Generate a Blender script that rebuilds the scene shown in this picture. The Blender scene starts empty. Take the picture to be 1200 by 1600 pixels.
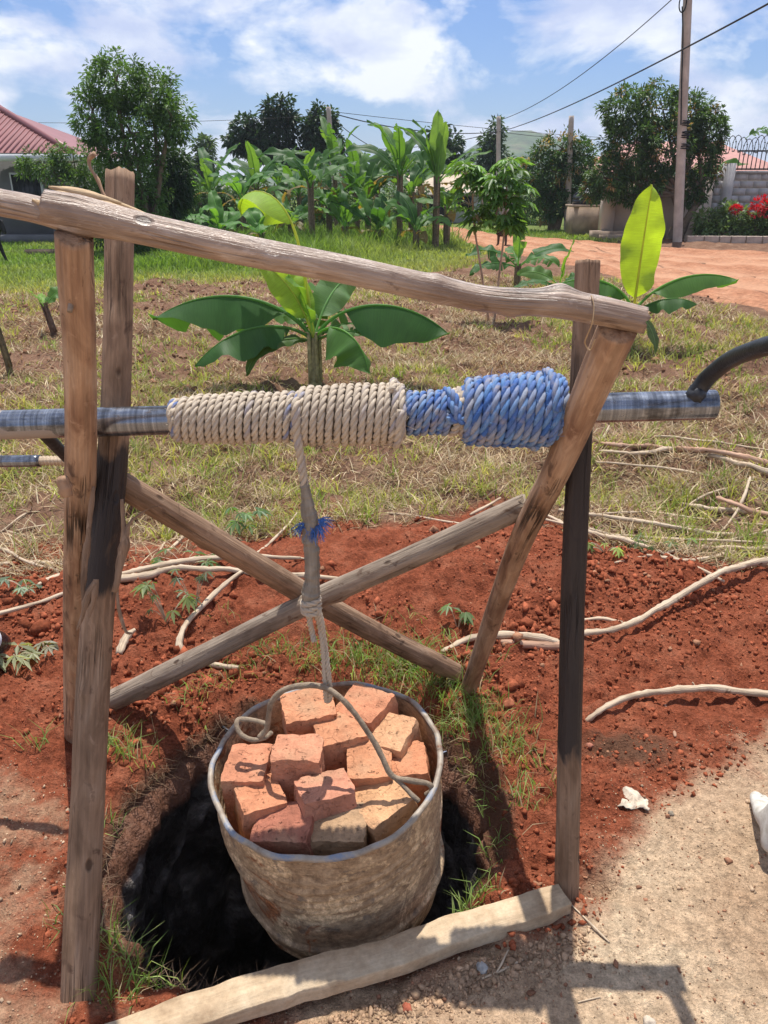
import bpy, math, random
import numpy as np
from mathutils import Vector, Matrix

random.seed(7)
rng = np.random.default_rng(7)
sc = bpy.context.scene
col0 = sc.collection
R = math.radians

# ------------------------------------------------------------------ camera
PITCH = R(22.8); HC = 1.6; FPX = 1201.0
cam_d = bpy.data.cameras.new('camera'); cam = bpy.data.objects.new('camera', cam_d); col0.objects.link(cam)
cam.location = (0, 0, HC); cam.rotation_euler = (R(90) - PITCH, 0, 0)
cam_d.sensor_fit = 'VERTICAL'; cam_d.sensor_height = 24.0; cam_d.sensor_width = 18.0
cam_d.lens = 24.0 * FPX / 1600.0
cam_d.clip_start = 0.02; cam_d.clip_end = 6000
sc.camera = cam

# ------------------------------------------------------------------ sky and sun
SUN_EL, SUN_AZ = R(73.5), R(1.5)          # sun stands ahead of the camera, almost overhead
w = bpy.data.worlds.new('World'); sc.world = w; w.use_nodes = True
nt = w.node_tree; nt.nodes.clear()
def wn(t, **k):
    n = nt.nodes.new(t)
    for a, b in k.items(): setattr(n, a, b)
    return n
def wl(a, b): nt.links.new(a, b)
out = wn('ShaderNodeOutputWorld'); bg = wn('ShaderNodeBackground'); bg.inputs[1].default_value = 0.082
sky = wn('ShaderNodeTexSky'); sky.sky_type = 'NISHITA'; sky.sun_disc = False
sky.sun_elevation = SUN_EL; sky.sun_rotation = SUN_AZ; sky.air_density = 1.15; sky.dust_density = 0.6; sky.ozone_density = 2.0
tc = wn('ShaderNodeTexCoord')
mp = wn('ShaderNodeMapping'); mp.inputs['Scale'].default_value = (1.0, 1.0, 2.0); mp.inputs['Location'].default_value = (0.35, 0.0, 0.12)
wl(tc.outputs['Generated'], mp.inputs[0])
n1 = wn('ShaderNodeTexNoise'); n1.inputs['Scale'].default_value = 5.2; n1.inputs['Detail'].default_value = 10; n1.inputs['Roughness'].default_value = 0.58
n1.inputs['Distortion'].default_value = 0.25
wl(mp.outputs[0], n1.inputs['Vector'])
r1 = wn('ShaderNodeValToRGB'); r1.color_ramp.elements[0].position = 0.435; r1.color_ramp.elements[1].position = 0.535
wl(n1.outputs['Fac'], r1.inputs[0])
n2 = wn('ShaderNodeTexNoise'); n2.inputs['Scale'].default_value = 8.5; n2.inputs['Detail'].default_value = 6; n2.inputs['Roughness'].default_value = 0.55
mp2 = wn('ShaderNodeMapping'); mp2.inputs['Location'].default_value = (3.3, 1.2, 0.05); mp2.inputs['Scale'].default_value = (1, 1, 2.0)
wl(tc.outputs['Generated'], mp2.inputs[0]); wl(mp2.outputs[0], n2.inputs['Vector'])
r2 = wn('ShaderNodeValToRGB')
r2.color_ramp.elements[0].position = 0.38; r2.color_ramp.elements[0].color = (6.4, 7.2, 9.8, 1)
r2.color_ramp.elements[1].position = 0.62; r2.color_ramp.elements[1].color = (11.5, 11.7, 12.0, 1)
wl(n2.outputs['Fac'], r2.inputs[0])
tint = wn('ShaderNodeMixRGB'); tint.blend_type = 'MULTIPLY'; tint.inputs[0].default_value = 1.0; tint.inputs[2].default_value = (0.62, 0.84, 1.28, 1)
wl(sky.outputs[0], tint.inputs[1])
veil = wn('ShaderNodeMath', operation='MULTIPLY'); veil.inputs[1].default_value = 0.88
wl(r1.outputs[0], veil.inputs[0])
mx = wn('ShaderNodeMixRGB'); wl(veil.outputs[0], mx.inputs[0]); wl(tint.outputs[0], mx.inputs[1]); wl(r2.outputs[0], mx.inputs[2])
wl(mx.outputs[0], bg.inputs[0]); wl(bg.outputs[0], out.inputs[0])
sun_d = bpy.data.lights.new('sun', 'SUN'); sun_d.energy = 5.0; sun_d.angle = R(0.55); sun_d.color = (1.0, 0.95, 0.87)
sun = bpy.data.objects.new('sun', sun_d); col0.objects.link(sun)
sdir = Vector((math.sin(SUN_AZ) * math.cos(SUN_EL), math.cos(SUN_AZ) * math.cos(SUN_EL), math.sin(SUN_EL)))
sun.rotation_euler = sdir.to_track_quat('Z', 'Y').to_euler(); sun.location = (0, 5, 12)
vs = sc.view_settings; vs.view_transform = 'Standard'; vs.look = 'None'; vs.gamma = 1; vs.use_curve_mapping = False; vs.exposure = 0.27
sc.cycles.max_bounces = 6; sc.cycles.transparent_max_bounces = 6
try: sc.cycles.use_denoising = True
except Exception: pass

# ------------------------------------------------------------------ measuring helpers (pixel of the 1200x1600 photo -> metres)
FW = np.array([0, math.cos(PITCH), -math.sin(PITCH)]); UP = np.array([0, math.sin(PITCH), math.cos(PITCH)]); RT = np.array([1.0, 0, 0])
CP = np.array([0, 0, HC])
def ray(px, py): return FW + (px - 600) / FPX * RT - (py - 800) / FPX * UP
def P(px, py, d): return CP + d * ray(px, py)
def G(px, py, z=0.0):
    r = ray(px, py); return CP + r * ((z - HC) / r[2])
def PY(px, py, Y):
    r = ray(px, py); return CP + r * (Y / r[1])
def proj(p):
    q = np.asarray(p) - CP; d = q @ FW
    return 600 + FPX * (q @ RT) / d, 800 - FPX * (q @ UP) / d, d

# ------------------------------------------------------------------ noise
def _h(ix, iy, iz, s):
    n = (ix * 374761393 + iy * 668265263 + iz * 2147483647 + s * 1274126177) & 0xFFFFFFFF
    n = ((n ^ (n >> 13)) * 1274126177) & 0xFFFFFFFF
    n = ((n ^ (n >> 16)) * 2246822519) & 0xFFFFFFFF
    return ((n ^ (n >> 15)) & 0xFFFFFF) / float(0x7FFFFF) - 1.0
def vn(p, s=0):
    p = np.asarray(p, float); i = np.floor(p).astype(np.int64); f = p - i; u = f * f * f * (f * (f * 6 - 15) + 10)
    x, y, z = i[..., 0], i[..., 1], i[..., 2]; a, b, c = u[..., 0], u[..., 1], u[..., 2]
    L = lambda t, q, e: q + (e - q) * t
    return L(c, L(b, L(a, _h(x, y, z, s), _h(x + 1, y, z, s)), L(a, _h(x, y + 1, z, s), _h(x + 1, y + 1, z, s))),
             L(b, L(a, _h(x, y, z + 1, s), _h(x + 1, y, z + 1, s)), L(a, _h(x, y + 1, z + 1, s), _h(x + 1, y + 1, z + 1, s))))
def fbm(p, o=4, s=0, g=0.5):
    p = np.asarray(p, float); r = 0; a = 1.0
    for k in range(o): r = r + a * vn(p * (2.03 ** k) + k * 17.3, s + k); a *= g
    return r
def n2d(x, y, sc_, o=4, s=0): return fbm(np.stack([x * sc_, y * sc_, np.zeros_like(x) + s * 3.7], -1), o, s)
def sstep(a, b, x):
    t = np.clip((x - a) / (b - a), 0, 1); return t * t * (3 - 2 * t)

# ------------------------------------------------------------------ mesh helpers
class Geo:
    def __init__(s): s.V = []; s.Q = []; s.T = []; s.C = []; s.K = []; s.S = []; s.n = 0
    def add(s, V, Q=None, T=None, col=None, pc=None, st=None):
        V = np.asarray(V, float).reshape(-1, 3); m = len(V)
        if Q is not None and len(Q): s.Q.append(np.asarray(Q, np.int64).reshape(-1, 4) + s.n)
        if T is not None and len(T): s.T.append(np.asarray(T, np.int64).reshape(-1, 3) + s.n)
        c = np.ones((m, 3)) * 0.5 if col is None else np.broadcast_to(np.asarray(col, float), (m, 3))
        s.V.append(V); s.C.append(c); s.K.append(V if pc is None else np.asarray(pc, float))
        s.S.append(np.zeros(m) if st is None else np.broadcast_to(np.asarray(st, float), (m,))); s.n += m
        return s
    def box(s, c, d, rz=0, col=None, M=None):
        x, y, z = np.array(d) / 2
        V = np.array([[-x, -y, -z], [x, -y, -z], [x, y, -z], [-x, y, -z], [-x, -y, z], [x, -y, z], [x, y, z], [-x, y, z]])
        if M is not None: V = V @ np.array(M).T
        if rz: ca, sa = math.cos(rz), math.sin(rz); V = V @ np.array([[ca, sa, 0], [-sa, ca, 0], [0, 0, 1]])
        return s.add(V + np.array(c), Q=[[0, 3, 2, 1], [4, 5, 6, 7], [0, 1, 5, 4], [1, 2, 6, 5], [2, 3, 7, 6], [3, 0, 4, 7]], col=col)
    def tube(s, pts, rad, seg=10, **k):
        V, Q, T, pc = tube(pts, rad, seg, **{a: b for a, b in k.items() if a not in ('col', 'st')})
        st = k.get('st'); st = st(pc) if callable(st) else st
        return s.add(V, Q, T, col=k.get('col'), pc=pc, st=st)
    def build(s, name, m, parent=None, base=(0, 0, 0), smooth=True):
        base = np.array(base, float)
        V = np.concatenate(s.V) - base
        Q = np.concatenate(s.Q) if s.Q else np.zeros((0, 4), np.int64)
        T = np.concatenate(s.T) if s.T else np.zeros((0, 3), np.int64)
        me = bpy.data.meshes.new(name); me.vertices.add(len(V)); me.vertices.foreach_set('co', V.ravel())
        li = np.concatenate([Q.ravel(), T.ravel()]); me.loops.add(len(li)); me.loops.foreach_set('vertex_index', li.astype(np.int32))
        nq, ntr = len(Q), len(T); me.polygons.add(nq + ntr)
        ls = np.concatenate([np.arange(nq) * 4, nq * 4 + np.arange(ntr) * 3]).astype(np.int32)
        me.polygons.foreach_set('loop_start', ls)
        me.update(calc_edges=True)
        if smooth: me.polygons.foreach_set('use_smooth', np.ones(nq + ntr, bool))
        C = np.concatenate(s.C); a = me.attributes.new('col', 'FLOAT_COLOR', 'POINT')
        a.data.foreach_set('color', np.concatenate([C, np.ones((len(C), 1))], 1).ravel().astype(np.float32))
        a = me.attributes.new('pc', 'FLOAT_VECTOR', 'POINT'); a.data.foreach_set('vector', np.concatenate(s.K).ravel().astype(np.float32))
        a = me.attributes.new('st', 'FLOAT', 'POINT'); a.data.foreach_set('value', np.concatenate(s.S).astype(np.float32))
        me.validate(); me.update()
        if m is not None: me.materials.append(m)
        o = bpy.data.objects.new(name, me); col0.objects.link(o)
        if parent is not None: o.parent = parent; o.location = base - wloc(parent)
        else: o.location = base
        return o
def wloc(o):
    l = np.array(o.location); 
    while o.parent is not None: o = o.parent; l = l + np.array(o.location)
    return l
def catmull(pts, n):
    p = np.asarray(pts, float)
    if len(p) == 2: return p[0] + (p[1] - p[0]) * np.linspace(0, 1, n)[:, None]
    q = np.concatenate([[2 * p[0] - p[1]], p, [2 * p[-1] - p[-2]]]); m = len(p) - 1
    t = np.linspace(0, m, n); i = np.minimum(t.astype(int), m - 1); f = (t - i)[:, None]
    a, b, c, d = q[i], q[i + 1], q[i + 2], q[i + 3]
    return 0.5 * (2 * b + (c - a) * f + (2 * a - 5 * b + 4 * c - d) * f ** 2 + (3 * b - a - 3 * c + d) * f ** 3)
def rinterp(r, n):
    r = np.atleast_1d(np.asarray(r, float))
    return np.full(n, r[0]) if len(r) == 1 else np.interp(np.linspace(0, 1, n), np.linspace(0, 1, len(r)), r)
def frames(p):
    t = np.gradient(p, axis=0); t /= np.linalg.norm(t, axis=1)[:, None] + 1e-12
    u = np.cross(t[0], [0, 0, 1.0]);
    if np.linalg.norm(u) < .1: u = np.cross(t[0], [1.0, 0, 0])
    u /= np.linalg.norm(u); U = [u]
    for k in range(1, len(p)):
        u = u - t[k] * (u @ t[k]); u /= np.linalg.norm(u) + 1e-12; U.append(u)
    U = np.array(U); return t, U, np.cross(t, U)
def tube(pts, rad, seg=10, n=None, amp=0.0, freq=(30, 30, 6), seed=0, caps=True, knots=(), rag=0.0, nodes=None):
    p = np.asarray(pts, float)
    if n: rad = rinterp(rad, n); p = catmull(p, n)
    else: rad = rinterp(rad, len(p)); n = len(p)
    t, U, W = frames(p)
    L = np.concatenate([[0], np.cumsum(np.linalg.norm(np.diff(p, axis=0), axis=1))])
    th = np.linspace(0, 2 * math.pi, seg, endpoint=False)
    cs, sn = np.cos(th), np.sin(th)
    rr = np.repeat(rad[:, None], seg, 1)
    pc = np.stack([rr * cs, rr * sn, np.repeat(L[:, None], seg, 1)], -1)
    if nodes is not None:
        for c, a, wd in nodes: rr = rr + (a * np.exp(-((L - c) / wd) ** 2))[:, None]
    for (kl, ka, kr, kh) in knots:
        d2 = ((pc[..., 2] - kl) / kr) ** 2 + (((th - ka + math.pi) % (2 * math.pi) - math.pi)[None, :] * rr / kr) ** 2
        rr = rr + kh * np.exp(-d2)
    if amp: rr = rr * (1 + amp * fbm(pc * np.array(freq) + seed * 11.7, 3, seed))
    V = p[:, None, :] + rr[..., None] * (cs[None, :, None] * U[:, None, :] + sn[None, :, None] * W[:, None, :])
    if rag:
        V[0] -= t[0] * (rag * vn(np.stack([cs * 3, sn * 3, cs * 0 + seed], -1)))[:, None]
        V[-1] += t[-1] * (rag * vn(np.stack([cs * 3, sn * 3, cs * 0 + seed + 5], -1)))[:, None]
    i = np.arange(n - 1)[:, None] * seg; j = np.arange(seg)[None, :]; k = (j + 1) % seg
    Q = np.stack([i + j, i + k, i + seg + k, i + seg + j], -1).reshape(-1, 4)
    V = V.reshape(-1, 3); pc = pc.reshape(-1, 3); T = []
    if caps:
        m = len(V); V = np.concatenate([V, [p[0], p[-1]]]); pc = np.concatenate([pc, [[0, 0, 0], [0, 0, L[-1]]]])
        jj = np.arange(seg); kk = (jj + 1) % seg
        T = np.concatenate([np.stack([np.full(seg, m), kk, jj], -1), np.stack([np.full(seg, m + 1), (n - 1) * seg + jj, (n - 1) * seg + kk], -1)])
    return V, Q, T, pc
def lathe(prof, seg, c=(0, 0, 0)):
    prof = np.asarray(prof, float); n = len(prof); th = np.linspace(0, 2 * math.pi, seg, endpoint=False)
    V = np.stack([prof[:, 0:1] * np.cos(th), prof[:, 0:1] * np.sin(th), np.repeat(prof[:, 1:2], seg, 1)], -1).reshape(-1, 3) + np.array(c)
    i = np.arange(n - 1)[:, None] * seg; j = np.arange(seg)[None, :]; k = (j + 1) % seg
    return V, np.stack([i + j, i + k, i + seg + k, i + seg + j], -1).reshape(-1, 4)
def tag(o, label=None, cat=None, group=None, kind=None):
    if label: o['label'] = label
    if cat: o['category'] = cat
    if group: o['group'] = group
    if kind: o['kind'] = kind
    return o
def thing(name, label, cat, loc, group=None):
    o = bpy.data.objects.new(name, None); col0.objects.link(o); o.location = loc; o.empty_display_size = 0.1
    return tag(o, label, cat, group)
def sdf_poly(x, y, poly):
    P_ = np.asarray(poly, float); d = np.full(x.shape, 1e18); ins = np.zeros(x.shape, bool); m = len(P_)
    for a in range(m):
        ax, ay = P_[a]; bx, by = P_[(a + 1) % m]; ex, ey = bx - ax, by - ay
        t = np.clip(((x - ax) * ex + (y - ay) * ey) / (ex * ex + ey * ey + 1e-12), 0, 1)
        d = np.minimum(d, (x - ax - t * ex) ** 2 + (y - ay - t * ey) ** 2)
        c = ((ay > y) != (by > y)) & (x < (bx - ax) * (y - ay) / (by - ay + 1e-18) + ax); ins ^= c
    d = np.sqrt(d); return np.where(ins, -d, d)

# ------------------------------------------------------------------ materials
class NT:
    def __init__(s, name):
        s.m = bpy.data.materials.new(name); s.m.use_nodes = True; s.t = s.m.node_tree; s.t.nodes.clear()
        s.o = s.n('ShaderNodeOutputMaterial')
    def n(s, t, **k):
        x = s.t.nodes.new(t)
        for a, b in k.items(): setattr(x, a, b)
        return x
    def l(s, a, b): s.t.links.new(a, b)
    def attr(s, n_): return s.n('ShaderNodeAttribute', attribute_name=n_)
    def set(s, sock, v):
        if hasattr(v, 'is_linked') or isinstance(v, bpy.types.NodeSocket): s.l(v, sock)
        else: sock.default_value = v if not isinstance(v, tuple) or len(v) != 3 or sock.type != 'RGBA' else v + (1,)
    def noise(s, vec, scale, detail=5, rough=0.55, stretch=None, dist=0.0):
        if stretch is not None:
            m = s.n('ShaderNodeMapping'); m.inputs['Scale'].default_value = stretch; s.l(vec, m.inputs[0]); vec = m.outputs[0]
        x = s.n('ShaderNodeTexNoise'); x.inputs['Scale'].default_value = scale; x.inputs['Detail'].default_value = detail
        x.inputs['Roughness'].default_value = rough; x.inputs['Distortion'].default_value = dist; s.l(vec, x.inputs['Vector']); return x.outputs['Fac']
    def ramp(s, f, *stops):
        r = s.n('ShaderNodeValToRGB'); e = r.color_ramp.elements
        while len(e) < len(stops): e.new(0.5)
        for k, (p, c) in enumerate(stops):
            e[k].position = p; e[k].color = (c, c, c, 1) if isinstance(c, (int, float)) else tuple(c) + (1,)
        s.l(f, r.inputs[0]); return r.outputs[0]
    def mix(s, f, a, b, mode='MIX'):
        x = s.n('ShaderNodeMixRGB', blend_type=mode); s.set(x.inputs[0], f); s.set(x.inputs[1], a); s.set(x.inputs[2], b); return x.outputs[0]
    def math(s, op, a, b=0.0, clamp=False):
        x = s.n('ShaderNodeMath', operation=op, use_clamp=clamp); s.set(x.inputs[0], a); s.set(x.inputs[1], b); return x.outputs[0]
    def bump(s, h, st=0.5, dist=0.01, prev=None):
        b = s.n('ShaderNodeBump'); b.inputs['Strength'].default_value = st; b.inputs['Distance'].default_value = dist; s.l(h, b.inputs['Height'])
        if prev is not None: s.l(prev, b.inputs['Normal'])
        return b.outputs[0]
    def bsdf(s, col, rough=0.8, metal=0.0, normal=None, spec=0.4, trans=None, tw=0.0):
        p = s.n('ShaderNodeBsdfPrincipled'); s.set(p.inputs['Base Color'], col); s.set(p.inputs['Roughness'], rough); s.set(p.inputs['Metallic'], metal)
        p.inputs['Specular IOR Level'].default_value = spec
        if normal is not None: s.l(normal, p.inputs['Normal'])
        o = p.outputs[0]
        if trans is not None:
            t = s.n('ShaderNodeBsdfTranslucent'); s.set(t.inputs[0], trans); x = s.n('ShaderNodeMixShader'); x.inputs[0].default_value = tw
            s.l(o, x.inputs[1]); s.l(t.outputs[0], x.inputs[2]); o = x.outputs[0]
        s.l(o, s.o.inputs[0]); return s.m
    def obj(s): return s.n('ShaderNodeTexCoord').outputs['Object']
    def geo(s): return s.n('ShaderNodeNewGeometry').outputs['Position']

def mat_plain(name, c, rough=0.8, var=0.35, scale=8, metal=0.0, bump=0.3, bd=0.01, spec=0.3):
    t = NT(name); v = t.obj(); n = t.noise(v, scale, 6, 0.6); n3 = t.noise(v, scale * 7, 4, 0.6)
    c = np.array(c); k = t.ramp(n, (0.25, tuple(c * (1 - var))), (0.5, tuple(c)), (0.75, tuple(np.minimum(c * (1 + var), 0.95))))
    return t.bsdf(k, rough, metal, t.bump(n3, bump, bd), spec)
def mat_col(name, rough=0.75, bump=0.2, scale=40, var=0.25, bd=0.004, spec=0.3):
    t = NT(name); v = t.obj(); c = t.attr('col').outputs['Color']; n = t.noise(v, scale, 5, 0.6)
    k = t.mix(1.0, c, t.ramp(n, (0.3, 1 - var), (0.7, 1 + var)), 'MULTIPLY')
    return t.bsdf(k, rough, 0, t.bump(n, bump, bd), spec)
def mat_leaf(name, tw=0.35, rough=0.45, tint=(1.5, 1.5, 0.55), spec=0.4):
    t = NT(name); c = t.attr('col').outputs['Color']; n = t.noise(t.obj(), 3.0, 3)
    k = t.mix(1.0, c, t.ramp(n, (0.3, 0.8), (0.7, 1.2)), 'MULTIPLY')
    return t.bsdf(k, rough, 0, None, spec, t.mix(1.0, k, tint, 'MULTIPLY'), tw)
def mat_banana():
    t = NT('banana_leaf'); c = t.attr('col').outputs['Color']; pc = t.attr('pc').outputs['Vector']
    n = t.noise(pc, 1.0, 3, 0.5, (6, 160, 1)); n2_ = t.noise(pc, 5.0, 4)
    k = t.mix(1.0, c, t.ramp(n, (0.3, 0.86), (0.7, 1.14)), 'MULTIPLY'); k = t.mix(1.0, k, t.ramp(n2_, (0.3, 0.85), (0.7, 1.12)), 'MULTIPLY')
    return t.bsdf(k, 0.5, 0, t.bump(n, 0.5, 0.006), 0.3, t.mix(1.0, k, (2.3, 2.1, 0.6), 'MULTIPLY'), 0.42)
def mat_wood(name, a, b, c, stain=True, crack=0.5, rough=0.75, spec=0.25):
    """peeled pole: length-wise grain, drying cracks, blotches; 'st' carries the grease wiped on by the axle"""
    t = NT(name); pc = t.attr('pc').outputs['Vector']
    g = t.noise(pc, 1.0, 6, 0.62, (140, 140, 5)); bl = t.noise(pc, 1.0, 4, 0.55, (22, 22, 7), 0.6); big = t.noise(pc, 1.0, 3, 0.5, (9, 9, 2.2))
    k = t.ramp(bl, (0.30, tuple(b)), (0.52, tuple(a)), (0.72, tuple(c)))
    k = t.mix(0.5, k, t.ramp(g, (0.34, 0.55), (0.62, 1.3)), 'MULTIPLY')
    k = t.mix(0.6, k, t.ramp(big, (0.3, 0.65), (0.7, 1.2)), 'MULTIPLY')
    spn = t.noise(pc, 1.0, 5, 0.62, (30, 30, 16), 0.8); k = t.mix(t.ramp(spn, (0.60, 0.0), (0.68, 0.75)), k, (0.10, 0.055, 0.035)); k = t.mix(t.ramp(spn, (0.30, 0.35), (0.40, 0.0)), k, tuple(min(1, x * 1.35) for x in c))
    cr = t.noise(pc, 1.0, 3, 0.6, (45, 45, 1.6), 0.35)
    ck = t.ramp(cr, (0.455, 0.0), (0.49, 1.0), (0.51, 1.0), (0.545, 0.0)); lim = t.ramp(t.noise(pc, 1.0, 2, 0.5, (10, 10, 3)), (0.52, 0.0), (0.60, crack))
    ck = t.math('MULTIPLY', ck, lim)
    k = t.mix(ck, k, (0.045, 0.028, 0.018))
    sp = t.n('ShaderNodeTexVoronoi'); sp.inputs['Scale'].default_value = 1.0
    m_ = t.n('ShaderNodeMapping'); m_.inputs['Scale'].default_value = (14, 14, 7); t.l(pc, m_.inputs[0]); t.l(m_.outputs[0], sp.inputs['Vector'])
    kn = t.ramp(sp.outputs['Distance'], (0.07, 1.0), (0.12, 0.0)); k = t.mix(t.math('MULTIPLY', kn, 0.85), k, (0.06, 0.033, 0.02))
    h = t.math('SUBTRACT', g, t.math('MULTIPLY', ck, 1.6)); h = t.math('SUBTRACT', h, t.math('MULTIPLY', kn, 0.6))
    r_ = rough
    if stain:
        s_ = t.attr('st').outputs['Fac']; s_ = t.math('ADD', s_, t.math('MULTIPLY', t.math('SUBTRACT', bl, 0.5), 1.1))
        s_ = t.ramp(s_, (0.42, 0.0), (0.58, 1.0)); k = t.mix(t.math('MULTIPLY', s_, 0.93), k, (0.022, 0.02, 0.022))
        r_ = t.ramp(s_, (0.0, rough), (1.0, 0.42))
    return t.bsdf(k, r_, 0, t.bump(h, 0.9, 0.006), spec)
M = {}
M['wood_post'] = mat_wood('peeled_wood', (0.30, 0.19, 0.12), (0.165, 0.098, 0.058), (0.39, 0.27, 0.185))
M['wood_red'] = mat_wood('red_brown_wood', (0.40, 0.25, 0.155), (0.21, 0.11, 0.065), (0.52, 0.36, 0.245), crack=0.95)
M['wood_rail'] = mat_wood('silvery_rail_wood', (0.38, 0.27, 0.195), (0.22, 0.14, 0.095), (0.56, 0.46, 0.385), stain=True, crack=0.6, rough=0.34, spec=0.7)
M['wood_grey'] = mat_wood('weathered_grey_wood', (0.31, 0.245, 0.185), (0.20, 0.15, 0.11), (0.38, 0.305, 0.235), crack=0.35)
def mat_plank():
    t = NT('dusty_plank'); pc = t.attr('pc').outputs['Vector']; v = t.geo(); a = t.noise(v, 9, 6, 0.65); b = t.noise(pc, 1.0, 5, 0.6, (90, 90, 7)); c = t.noise(v, 70, 5, 0.7)
    k = t.ramp(a, (0.28, (0.32, 0.22, 0.135)), (0.45, (0.46, 0.34, 0.22)), (0.62, (0.56, 0.44, 0.30)), (0.75, (0.40, 0.25, 0.15)))
    k = t.mix(0.35, k, t.ramp(b, (0.3, 0.6), (0.65, 1.2)), 'MULTIPLY'); k = t.mix(0.4, k, t.ramp(c, (0.3, 0.6), (0.7, 1.3)), 'MULTIPLY')
    return t.bsdf(k, 0.95, 0, t.bump(t.math('ADD', c, b), 0.6, 0.004), 0.1)
M['wood_plank'] = mat_plank()
M['split_wood'] = mat_wood('raw_split_wood', (0.58, 0.42, 0.25), (0.42, 0.28, 0.16), (0.66, 0.5, 0.32), stain=False, crack=0.3)
M['stick'] = mat_wood('cassava_stem', (0.56, 0.44, 0.31), (0.38, 0.28, 0.19), (0.66, 0.54, 0.41), stain=False, crack=0.2)
M['stick_red'] = mat_wood('reddish_cassava_stem', (0.50, 0.31, 0.21), (0.32, 0.18, 0.115), (0.58, 0.40, 0.29), stain=False, crack=0.2)
M['bark'] = mat_plain('tree_bark', (0.16, 0.12, 0.085), 0.9, 0.4, 14, bump=0.6, bd=0.02)
M['leaf'] = mat_leaf('tree_leaf'); M['cassava'] = mat_leaf('cassava_leaf', 0.4); M['banana'] = mat_banana()
M['grass'] = mat_leaf('grass_blade', 0.4, 0.55, (1.35, 1.4, 0.6), 0.25)
M['straw'] = mat_leaf('straw_blade', 0.2, 0.7, (1.2, 1.1, 0.8), 0.15)
M['bananastem'] = mat_col('banana_stem', 0.6, 0.4, 25, 0.5, 0.008)
M['petal'] = mat_leaf('flower_petal', 0.3, 0.6, (1.3, 0.8, 0.8))

def mat_pipe():
    t = NT('greased_steel_pipe'); pc = t.attr('pc').outputs['Vector']
    rings = t.noise(pc, 1.0, 4, 0.7, (0.8, 0.8, 48)); bl = t.noise(pc, 1.0, 4, 0.6, (18, 18, 12)); sm = t.noise(pc, 1.0, 5, 0.6, (60, 60, 30))
    k = t.ramp(rings, (0.36, (0.10, 0.108, 0.125)), (0.52, (0.24, 0.26, 0.30)), (0.70, (0.48, 0.51, 0.56))); lg = t.noise(pc, 1.0, 6, 0.65, (55, 55, 5)); k = t.mix(0.18, k, t.ramp(lg, (0.35, 0.45), (0.65, 1.5)), 'MULTIPLY')
    k = t.mix(t.ramp(bl, (0.50, 0.0), (0.60, 0.65)), k, (0.04, 0.036, 0.034)); k = t.mix(t.ramp(sm, (0.62, 0.0), (0.70, 0.5)), k, (0.17, 0.115, 0.075))
    s_ = t.attr('st').outputs['Fac']; s_ = t.ramp(t.math('ADD', s_, t.math('MULTIPLY', t.math('SUBTRACT', sm, 0.5), 1.2)), (0.45, 0.0), (0.6, 1.0))
    k = t.mix(s_, k, (0.30, 0.25, 0.21))
    ro = t.math('ADD', t.ramp(sm, (0.3, 0.14), (0.7, 0.30)), t.math('MULTIPLY', s_, 0.4))
    return t.bsdf(k, ro, t.math('SUBTRACT', 0.85, t.math('MULTIPLY', s_, 0.85)), t.bump(rings, 0.12, 0.002), 0.6)
M['pipe'] = mat_pipe()
M['iron'] = mat_plain('dark_iron', (0.035, 0.037, 0.042), 0.42, 0.5, 30, 0.4, 0.4, 0.003, 0.5)
M['wire'] = mat_plain('mud_caked_iron', (0.27, 0.21, 0.15), 0.85, 0.45, 60, 0, 0.8, 0.004)
def mat_rope():
    t = NT('twisted_rope'); pc = t.attr('pc').outputs['Vector']; c = t.attr('col').outputs['Color']; v = t.geo()
    fib = t.noise(pc, 1.0, 4, 0.6, (900, 900, 120)); d = t.noise(v, 42, 5, 0.65); d2 = t.noise(v, 11, 4, 0.6)
    k = t.mix(0.7, c, t.ramp(fib, (0.3, 0.55), (0.7, 1.3)), 'MULTIPLY')
    s_ = t.attr('st').outputs['Fac']
    f = t.ramp(t.math('ADD', t.math('ADD', t.math('MULTIPLY', d, 0.6), t.math('MULTIPLY', d2, 0.4)), s_), (0.47, 0.0), (0.66, 0.85))
    k = t.mix(f, k, (0.47, 0.39, 0.30))
    return t.bsdf(k, 0.85, 0, t.bump(fib, 0.8, 0.002), 0.15)
M['rope'] = mat_rope()
M['tape'] = mat_wood('dirty_grey_tape', (0.27, 0.235, 0.19), (0.17, 0.14, 0.11), (0.37, 0.325, 0.27), stain=False, crack=0.0, rough=0.55)
M['fray'] = mat_col('blue_fibre', 0.6, 0.1, 80, 0.3)
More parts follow.
